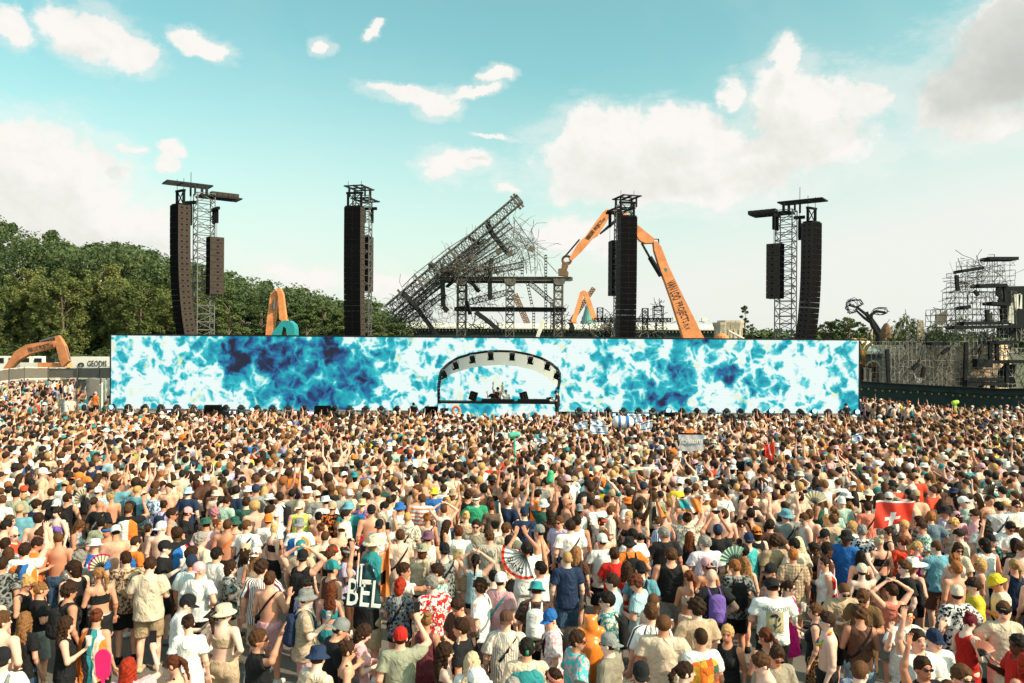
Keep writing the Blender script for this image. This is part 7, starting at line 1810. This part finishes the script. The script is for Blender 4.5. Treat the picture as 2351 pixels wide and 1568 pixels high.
cloth('flag', 'orange flag with black patches held beside the wide straw hat', 'flag', [TP('A2', 540, -60), TP('A2', 625, -140), TP('A2', 620, 480), TP('A2', 500, 470)], 11.7, [ORG, K['black']], .04, 10, 16, 4, lambda u, v: 1 if (u < .5 and .45 < v < .75) else 0)
FARF = [([(1312, 972), (1352, 962), (1358, 985), (1308, 988)], 40, 'blue and white flag trailing left of the raised arms at the front'), ([(1348, 960), (1395, 966), (1394, 985), (1350, 975)], 42, 'white flag with blue edges stretched before the strobes'), ([(1462, 972), (1505, 960), (1500, 988), (1466, 992)], 38, 'white and blue striped flag waving right of the inflatable drum'), ([(1348, 974), (1405, 974), (1403, 1000), (1346, 996)], 39.6, 'white flag with small blue star left of the inflatable drum'), ([(1438, 950), (1478, 948), (1482, 976), (1436, 972)], 43, 'white draped flag with blue star in the front rows'), ([(1220, 1006), (1262, 1002), (1262, 1016), (1222, 1018)], 33, 'small blue and white striped flag above the middle crowd'), ([(1592, 1068), (1612, 1060), (1618, 1088), (1600, 1094)], 24, 'light blue and white flag held upright right of centre'), ([(1655, 1062), (1662, 1058), (1650, 1098), (1640, 1100)], 24, 'narrow light blue flag on a stick right of centre'), ([(1950, 1000), (1985, 992), (1988, 1012), (1955, 1020)], 33, 'white and blue flag draped low in the right crowd')]
for i, (q, d, lab) in enumerate(FARF):
    mx_, my_ = sum(a[0] for a in q)/4, sum(a[1] for a in q)/4; q = [(mx_+(a[0]-mx_)*.72, my_+(a[1]-my_)*.85) for a in q]; d = 3.26*1828/(max(a[1] for a in q)-801); cloth('flag', lab, 'flag', q, d, [WHT, BLU], .06, 12, 9, 10+i, lambda u, v: 1 if (.12 < v < .25 or .75 < v < .88 or (abs(u-.5) < .09 and abs(v-.5) < .13)) else 0)
bn = cloth('banner', 'grey lettered banner held up between two raised arms', 'banner', [(1557, 994), (1612, 994), (1616, 1034), (1560, 1036)], 26.0, [GRY, K['black']], .02, 12, 10, 20, lambda u, v: 1 if v < .1 else 0); settext('munich', (1562, 1012), (1612, 1012), 25.95, .29, bn, PW, True)
cloth('flag', 'bright red cloth held high in the right part of the crowd', 'flag', [(1753, 1020), (1778, 1016), (1776, 1060), (1758, 1050)], 23.5, [RED, WHT], .06, 8, 10, 22, lambda u, v: 1 if abs(u-.55) < .1 and v < .7 else 0)
cloth('flag', 'orange-red cloth held up beside the red and white flag cape', 'flag', [TP('B3', 1815, 650), TP('B3', 1850, 650), TP('B3', 1950, 830), TP('B3', 1850, 860)], 17.2, [ORG, WHT], .03, 6, 8, 23, lambda u, v: 1 if u < .3 else 0)
def fan(label, c, d, r, a0, a1, m1, m2=None, text=None, n=16):
    o = P(*c, d); t = thing('hand_fan', label, 'hand fan', o); mb = MB(); mb2 = MB()
    for i in range(n):
        t0, t1 = R(a0+(a1-a0)*i/n), R(a0+(a1-a0)*(i+1)/n); y0, y1 = (.012 if i % 2 else -.012), (-.012 if i % 2 else .012)
        for m_, r0, r1 in ((mb, .10*r if not m2 else .10*r, .88*r if m2 else r), (mb2, .88*r, r)):
            if m_ is mb2 and not m2: continue
            m_.add([(r0*math.cos(t0), y0, r0*math.sin(t0)), (r1*math.cos(t0), y0, r1*math.sin(t0)), (r1*math.cos(t1), y1, r1*math.sin(t1)), (r0*math.cos(t1), y1, r0*math.sin(t1))], [(0, 1, 2, 3)])
            m_.add([(r0*math.cos(t0), y0+.004, r0*math.sin(t0)), (r1*math.cos(t0), y0+.004, r1*math.sin(t0)), (r1*math.cos(t1), y1+.004, r1*math.sin(t1)), (r0*math.cos(t1), y1+.004, r0*math.sin(t1))], [(0, 1, 2, 3)])
    mb.build('fan_leaf', m1, t)
    if m2: mb2.build('fan_edge', m2, t)
    k = MB()
    for i in range(0, n+1, 2): a = R(a0+(a1-a0)*i/n); k.bar((0, -.016, 0), (.5*r*math.cos(a), -.016, .5*r*math.sin(a)), .008)
    k.build('ribs', K['dsteel'], t)
    if text:
        for i, ch in enumerate(text):
            a = R(a0+(a1-a0)*(.30+.14*i)); me = textmesh(ch, r*.34, .004); M = Matrix.Rotation(R(90), 4, 'X'); rot = a+R(90) if (a0+a1)/2 < 0 or True else a-R(90)
            for v in me.vertices: q = Matrix.Rotation(rot, 4, 'Z') @ v.co; v.co = Vector((q.x+.66*r*math.cos(a), -.03+v.co.z, q.y+.66*r*math.sin(a)))
            link('lettering', me, K['black'], t)
    return t
fan('big white hand fan with red edge and black capital letters near the middle', TP('A2', 2330, -40), 11.6, .36, 155, 290, WHT, RED, 'BANG', 18)
fan('pale green pleated hand fan beside a man in sunglasses', TP('B4', 700, 1400), 13.6, .27, 60, 185, solid('pale_green_fan', (.33, .48, .38)))
fan('beige pleated hand fan held up by a raised hand at the left', TP('B0', 1070, 620), 17.2, .24, 80, 215, solid('beige_fan', (.50, .42, .30)))
fan('cream pleated hand fan beside the teal cap at the right', TP('B4', 1690, 680), 17.0, .29, 20, 145, solid('cream_fan', (.60, .52, .38)))
fan('pink and cream pleated fan behind the long ponytail at the left', TP('A0', 1290, 130), 12.9, .24, 60, 190, solid('pink_fan', (.70, .60, .45)), PNK)
fan('dark slatted hand fan at the far right side', TP('B5', 1960, 560), 19.5, .26, 75, 180, solid('dark_fan', (.12, .10, .08)))
fan('small floral fan held by the woman in the red dress', TP('A5', 1790, 1230), 9.6, .20, 20, 110, solid('coral_fan', (.70, .35, .25)))
fan('white pleated souvenir fan held up in the middle distance', (1300, 1010), 34, .34, 50, 150, WHT)
pp = P(*TP('A0', 1290, 1330), 8.6); t = thing('paddle_fan', 'bright pink plastic paddle fan held up at the bottom left', 'paddle fan', pp); mb = MB()
n_ = 16; prof = [(.075*math.cos(a)*(1.15), .10*math.sin(a)+.06) for a in [math.pi*i/n_ for i in range(n_+1)]]+[(-.075, -.12), (-.04, -.16), (.04, -.16), (.075, -.12)]; mb.prism(prof, -.01, .01); mb.build('paddle', PNK, t); MB().bar((0, 0, -.15), (0, 0, -.28), .03).build('handle', PNK, t)
def inflatable(name, label, loc, cones, mat, h=.03, cat='inflatable toy'):
    A = np.array([c[0] for c in cones]+[c[2] for c in cones]); rmax = max(max(c[1], c[3]) for c in cones); F = Field(A.min(0)-rmax-.03, A.max(0)+rmax+.03, h)
    for c in cones: F.cone(c[0], c[1], c[2], c[3], None, .03)
    V, Q = F.out(); o = link(name, npmesh(name, V, Q), mat, None, loc); return tag(o, label, cat)
o_ = P(*TP('A3', 1010, 1150), 9.9)
inflatable('inflatable_figure', 'glossy orange inflatable figure carried between men near the bottom', o_, [((0, 0, -.30), .13, (0, 0, .05), .16), ((-.12, 0, .22), .07, (.12, 0, .22), .07), ((-.16, 0, .15), .06, (-.2, 0, -.15), .05), ((.16, 0, .15), .06, (.2, 0, -.15), .05), ((0, 0, .3), .09, (0, 0, .36), .08), ((-.07, 0, .42), .025, (-.075, 0, .45), .012), ((.07, 0, .42), .025, (.075, 0, .45), .012), ((-.07, 0, -.4), .07, (-.08, 0, -.75), .06), ((.07, 0, -.4), .07, (.08, 0, -.75), .06)], flat('orange_vinyl', (.80, .22, .03), .2, spec=.7), .02)
inflatable('inflatable_hammer', 'mint green inflatable toy hammer raised above the middle crowd', P(1181, 1000, 26), [((-.12, 0, 0), .10, (.12, 0, .05), .09), ((0, 0, -.06), .035, (.03, 0, -.8), .035)], flat('mint_vinyl', (.10, .50, .36), .25, spec=.6))
inflatable('inflatable_hammer', 'lime yellow inflatable toy hammer raised near the green fence wall', P(2193, 925, 47), [((-.1, 0, 0), .13, (.1, 0, .05), .13), ((0, 0, -.1), .07, (0, 0, -1.3), .06)], flat('lime_vinyl', (.45, .70, .05), .25, spec=.6), .045)
dr = inflatable('inflatable_drum', 'white and blue inflatable drum held above the front rows', P(1429, 968, 33.5), [((-.20, 0, 0), .25, (.24, .05, -.03), .25)], WHT, .035); rb = MB()
for x in (-.14, .20): rb.lathe([(.262, -.05), (.270, 0), (.262, .05)], 20, Matrix.Translation((x, 0, 0)) @ Matrix.Rotation(R(90), 4, 'Y'))
rb.build('blue_band', BLU, dr, True)
inflatable('balloon_ring', 'small red and white balloon ring on a stick before the booth', P(1047, 944, 44), [((.20*math.cos(a), 0, .26*math.sin(a)), .07, (.20*math.cos(a+.65), 0, .26*math.sin(a+.65)), .07) for a in np.arange(0, 6.28, .63)]+[((0, 0, -.3), .025, (0, 0, -1.0), .025)], flat('coral_vinyl', (.75, .15, .10), .3), .025)
inflatable('novelty_hat', 'tall green and orange novelty hat worn by a bare-backed man', P(*TP('B3', 500, 290), 20.3)+Vector((0, 0, -.12)), [((0, 0, -.05), .10, (.02, 0, .12), .08)], flat('novelty_green', (.05, .40, .20), .6), .02, 'hat')
# ---------------------------------------------------------------- the rest of the crowd, one mass of several thousand people
def crowd_mat():
    m, t, b = material('crowd_clothes_and_skin', .75, 0, .25); a = t.new('ShaderNodeAttribute', attribute_name='Col'); co = t.new('ShaderNodeNewGeometry').outputs['Position']
    n = t.noise(co, 9, 4, .65); v = t.ss(n, .3, .7, .78, 1.15); t.put(b.inputs['Base Color'], t.vm('MULTIPLY', a.outputs['Color'], t.comb(v, v, v))); bump(t, b, n, .5, .02); return m
def lod_variant(g, pose, top, bot, hair, hat, pack, h, legs_):
    parts = []; fb = f_body(g, pose, h)
    Ft = f_top(g, pose, top, h) if top != 'n' else None
    V, Q = fb.out()
    keep = np.ones(len(V), bool)
    if Ft is not None:
        ii = np.round((V-Ft.lo)/Ft.h).astype(int); ok = ((ii >= 0) & (ii < Ft.n)).all(1); j = ii[ok]; kk = np.zeros(len(V), bool); kk[ok] = Ft.F[j[:, 0], j[:, 1], j[:, 2]] < -.002; keep &= ~kk
    if not legs_: keep &= V[:, 2] > .75
    slot = np.zeros(len(V), int); 
    if legs_: slot[V[:, 2] < .09] = 5
    Q = Q[keep[Q].any(1)]; parts.append((V, Q, slot))
    if Ft is not None: Vt, Qt = Ft.out(); parts.append((Vt, Qt, np.full(len(Vt), 1)))
    Vb, Qb = f_bot(g, bot, h).out()
    if not legs_: k = Vb[:, 2] > .80; Qb = Qb[k[Qb].any(1)]
    parts.append((Vb, Qb, np.full(len(Vb), 2)))
    hm = Matrix.Translation(Vector(PIV)) @ Matrix([list(r) for r in hmat(pose)]).to_4x4()
    if hair != 'a': Vh, Qh = f_hair(hair, pose, min(h, .032), g).out(); parts.append((Vh, Qh, np.full(len(Vh), 3)))
    if hat:
        me = acc(hat); co = np.zeros(len(me.vertices)*3); me.vertices.foreach_get('co', co); co = co.reshape(-1, 3); M = np.array(hm); co = co @ M[:3, :3].T+M[:3, 3]
        q = np.array([list(p.vertices) if len(p.vertices) == 4 else list(p.vertices)+[p.vertices[-1]]*(4-len(p.vertices)) for p in me.polygons if len(p.vertices) <= 4]); parts.append((co, q, np.full(len(co), 4)))
    if pack:
        F = Field((-.2, -.34, .98), (.2, -.08, 1.5), max(h, .03)); F.cone((0, -.20, 1.10), .085, (0, -.185, 1.36), .078, (.62, 1, 1), 0); Vp, Qp = F.out(); parts.append((Vp, Qp, np.full(len(Vp), 6)))
    Vs, Qs, Ss, o = [], [], [], 0
    for V, Q, S in parts:
        u, inv = np.unique(Q, return_inverse=True); V = V[u]; Vs.append(V); Qs.append(inv.reshape(Q.shape)+o); Ss.append(S[u]); o += len(V)
    return np.concatenate(Vs), np.concatenate(Qs), np.concatenate(Ss)
poses_ = ['d', 'd1', 'd', 'd3', 'h', 'd2', 'c', '1', 'd', '2', 'x', 'd1', 'd', 'h', 'k', 'd3', 'p', 'd', '1', 'd2']
VAR = []
for i, po in enumerate(poses_):
    g = 'm' if (i*7) % 10 < 6 else 'f'
    if g == 'm': top = ['t', 'n', 's', 't', 'n', 'k', 't', 't', 's', 'n'][i % 10]; bot = 's'; hair = ['s', 's', 'u', 's', 'c'][i % 5]
    else: top = ['k', 'b', 't', 'b', 'k', 'n'][i % 6]; bot = ['q', 'k', 'q'][i % 3]; hair = ['l', 'p', 'n', 'm', 'l'][i % 5]
    hat = {2: 'c', 8: 'b', 13: 'C'}.get(i); VAR.append((g, po, top, bot, 'u' if hat and hair in 'sc' else hair, hat, i in (3, 12)))
rc = np.random.default_rng(77); C['nude'] = (.70, .39, .27)
PALT = [('nude', .20), ('white', .22), ('black', .12), ('cream', .10), ('beige', .07), ('grey', .04), ('navy', .045), ('teal', .03), ('skyblue', .04), ('sage', .025), ('dgreen', .03), ('orange', .03), ('scarlet', .03), ('pink', .03), ('blush', .03), ('lblue', .03), ('maroon', .02), ('brown', .03), ('yellow', .01), ('lime', .01), ('mint', .015), ('blue', .02), ('lilac', .02)]
def pal(n, P_): w = np.array([p[1] for p in P_]); return np.array([C.get(p[0]) or HC[p[0]] for p in P_])[rc.choice(len(P_), n, p=w/w.sum())]
# where they stand
occ = [(float(r[0]), float(r[1])) for r in IND]
pts_ = []
sp = .56
for j in range(int((82-8)/sp)):
    y = 8+j*sp
    half = y*.66+4.5; x = -half+(j % 2)*sp/2
    while x < half:
        px_, py_ = x+rc.uniform(-.17, .17), y+rc.uniform(-.17, .17); x += sp*rc.uniform(.92, 1.12)
        fr = 1175.5+px_/py_*FPX
        infr = -10 < fr < 2361
        if py_ > 42.6 and XL-1.5 < px_ < XR+1.8: continue
        if py_ > 42.9 and P(990, 900, 48).x < px_ < P(1300, 900, 48).x: continue
        if px_ < XL:       # left wing: dense to 55 m, sparse to the fence
            if py_ > 80 or (py_ > 49 and rc.random() > .17): continue
            if py_ > 44 and rc.random() > .75: continue
            if abs(px_-gp.location.x) < 2.5 and 60 < py_ < 68: continue
        if px_ > XR:
            s_ = min(1, max(0, (74-py_)/16))
            lim = 63-11*min(1, max(0, ((1175.5+px_/py_*FPX)-1971)/170))
            if py_ > lim: continue
            if py_ > 47 and rc.random() > .5: continue
        if infr and py_ < 14.0: continue
        dmin = min(((px_-a)**2+(py_-b)**2 for a, b in occ if abs(a-px_) < 1.2 and abs(b-py_) < 1.2), default=9)**.5
        if dmin < (.62 if py_ < 19 else .46): continue
        if infr and py_ < 19 and rc.random() < .35: continue
        pts_.append((px_, py_))
pts_ += [(float(r[0]), float(r[1])) for r in ROWS[NIND:]]
pts_ = np.array(pts_); N = len(pts_)
vi = rc.integers(0, len(VAR), N)
raised = np.array([v[1] in ('1', '2', 'x', 'k', 'p') for v in VAR]); calm = np.where(~raised)[0]
sw = rc.random(N) < np.where(pts_[:, 1] > 34, .25, .6); m_ = raised[vi] & sw; vi[m_] = rc.choice(calm, m_.sum())
lod = np.where(pts_[:, 1] < 27, 0, 1); legs_ok = (pts_[:, 1] < 19) | ((pts_[:, 1] > 50))
cV, cQ, cC = [], [], []; off = 0
for L, hh in ((0, .034), (1, .050)):
    for LG in (0, 1):
        for k, v in enumerate(VAR):
            sel = np.where((vi == k) & (lod == L) & (legs_ok == bool(LG)))[0]
            if len(sel) == 0: continue
            V, Q, S = lod_variant(*v, hh, bool(LG)); n = len(sel)
            yaw = np.radians(rc.normal(0, 30, n)+np.where(rc.random(n) < .12, rc.uniform(-180, 180, n), 0)-np.degrees(np.arctan2(-pts_[sel, 0], 52-pts_[sel, 1]).clip(-.6, .6))*0+np.degrees(np.arctan2(pts_[sel, 0], 60-pts_[sel, 1]))*.6*(pts_[sel, 1] < 50))
            hgt = (rc.normal(1.80 if v[0] == 'm' else 1.67, .06, n))/1.78; wd = hgt*rc.uniform(.97, 1.15, n); c, s = np.cos(yaw), np.sin(yaw)
            X = V[None, :, 0]*wd[:, None]; Y = V[None, :, 1]*wd[:, None]
            W3 = np.stack([X*c[:, None]-Y*s[:, None]+pts_[sel, 0][:, None], X*s[:, None]+Y*c[:, None]+pts_[sel, 1][:, None], V[None, :, 2]*hgt[:, None]+0*X], 2).reshape(-1, 3)
            sk = np.array(SKIN)[rc.integers(0, len(SKIN), n)]; dk_ = rc.random(n) < .06; sk[dk_] = DARK; sk = sk*rc.uniform(.85, 1.12, (n, 1))
            cols = np.stack([sk, pal(n, PALT), pal(n, [('black', .4), ('denim', .15), ('beige', .15), ('white', .08), ('grey', .1), ('pink', .03), ('navy', .1)]), pal(n, [('dbr', .46), ('blk', .12), ('br', .21), ('lbr', .09), ('bln', .08), ('gin', .06)]), pal(n, [('black', .25), ('white', .25), ('cream', .15), ('navy', .08), ('teal', .03), ('scarlet', .02), ('orange', .03), ('pink', .05), ('khaki', .08)]), pal(n, [('white', .6), ('black', .4)]), pal(n, [('black', .7), ('navy', .15), ('teal', .15)])], 1)
            cols = cols*rc.uniform(.88, 1.1, (n, 7, 1)); CC = cols[:, S, :].reshape(-1, 3)
            QQ = (Q[None]+(np.arange(n)*len(V))[:, None, None]).reshape(-1, 4)+off; off += n*len(V)
            cV.append(W3.astype(np.float32)); cQ.append(QQ.astype(np.int32)); cC.append(CC.astype(np.float32))
cV = np.concatenate(cV); cQ = np.concatenate(cQ); cC = np.concatenate(cC)
me = bpy.data.meshes.new('crowd'); me.vertices.add(len(cV)); me.vertices.foreach_set('co', cV.ravel()); me.loops.add(cQ.size); me.loops.foreach_set('vertex_index', cQ.ravel())
me.polygons.add(len(cQ)); me.polygons.foreach_set('loop_start', np.arange(0, cQ.size, 4, dtype=np.int32)); me.polygons.foreach_set('loop_total', np.full(len(cQ), 4, np.int32)); me.polygons.foreach_set('use_smooth', np.ones(len(cQ), bool)); me.update(calc_edges=True)
at = me.color_attributes.new('Col', 'FLOAT_COLOR', 'POINT'); at.data.foreach_set('color', np.concatenate([cC, np.ones((len(cC), 1), np.float32)], 1).ravel())
tag(link('crowd', me, crowd_mat()), 'dense sunlit festival crowd packed all the way to the stage', 'crowd', kind='stuff')
print('crowd', N, 'verts', len(cV))
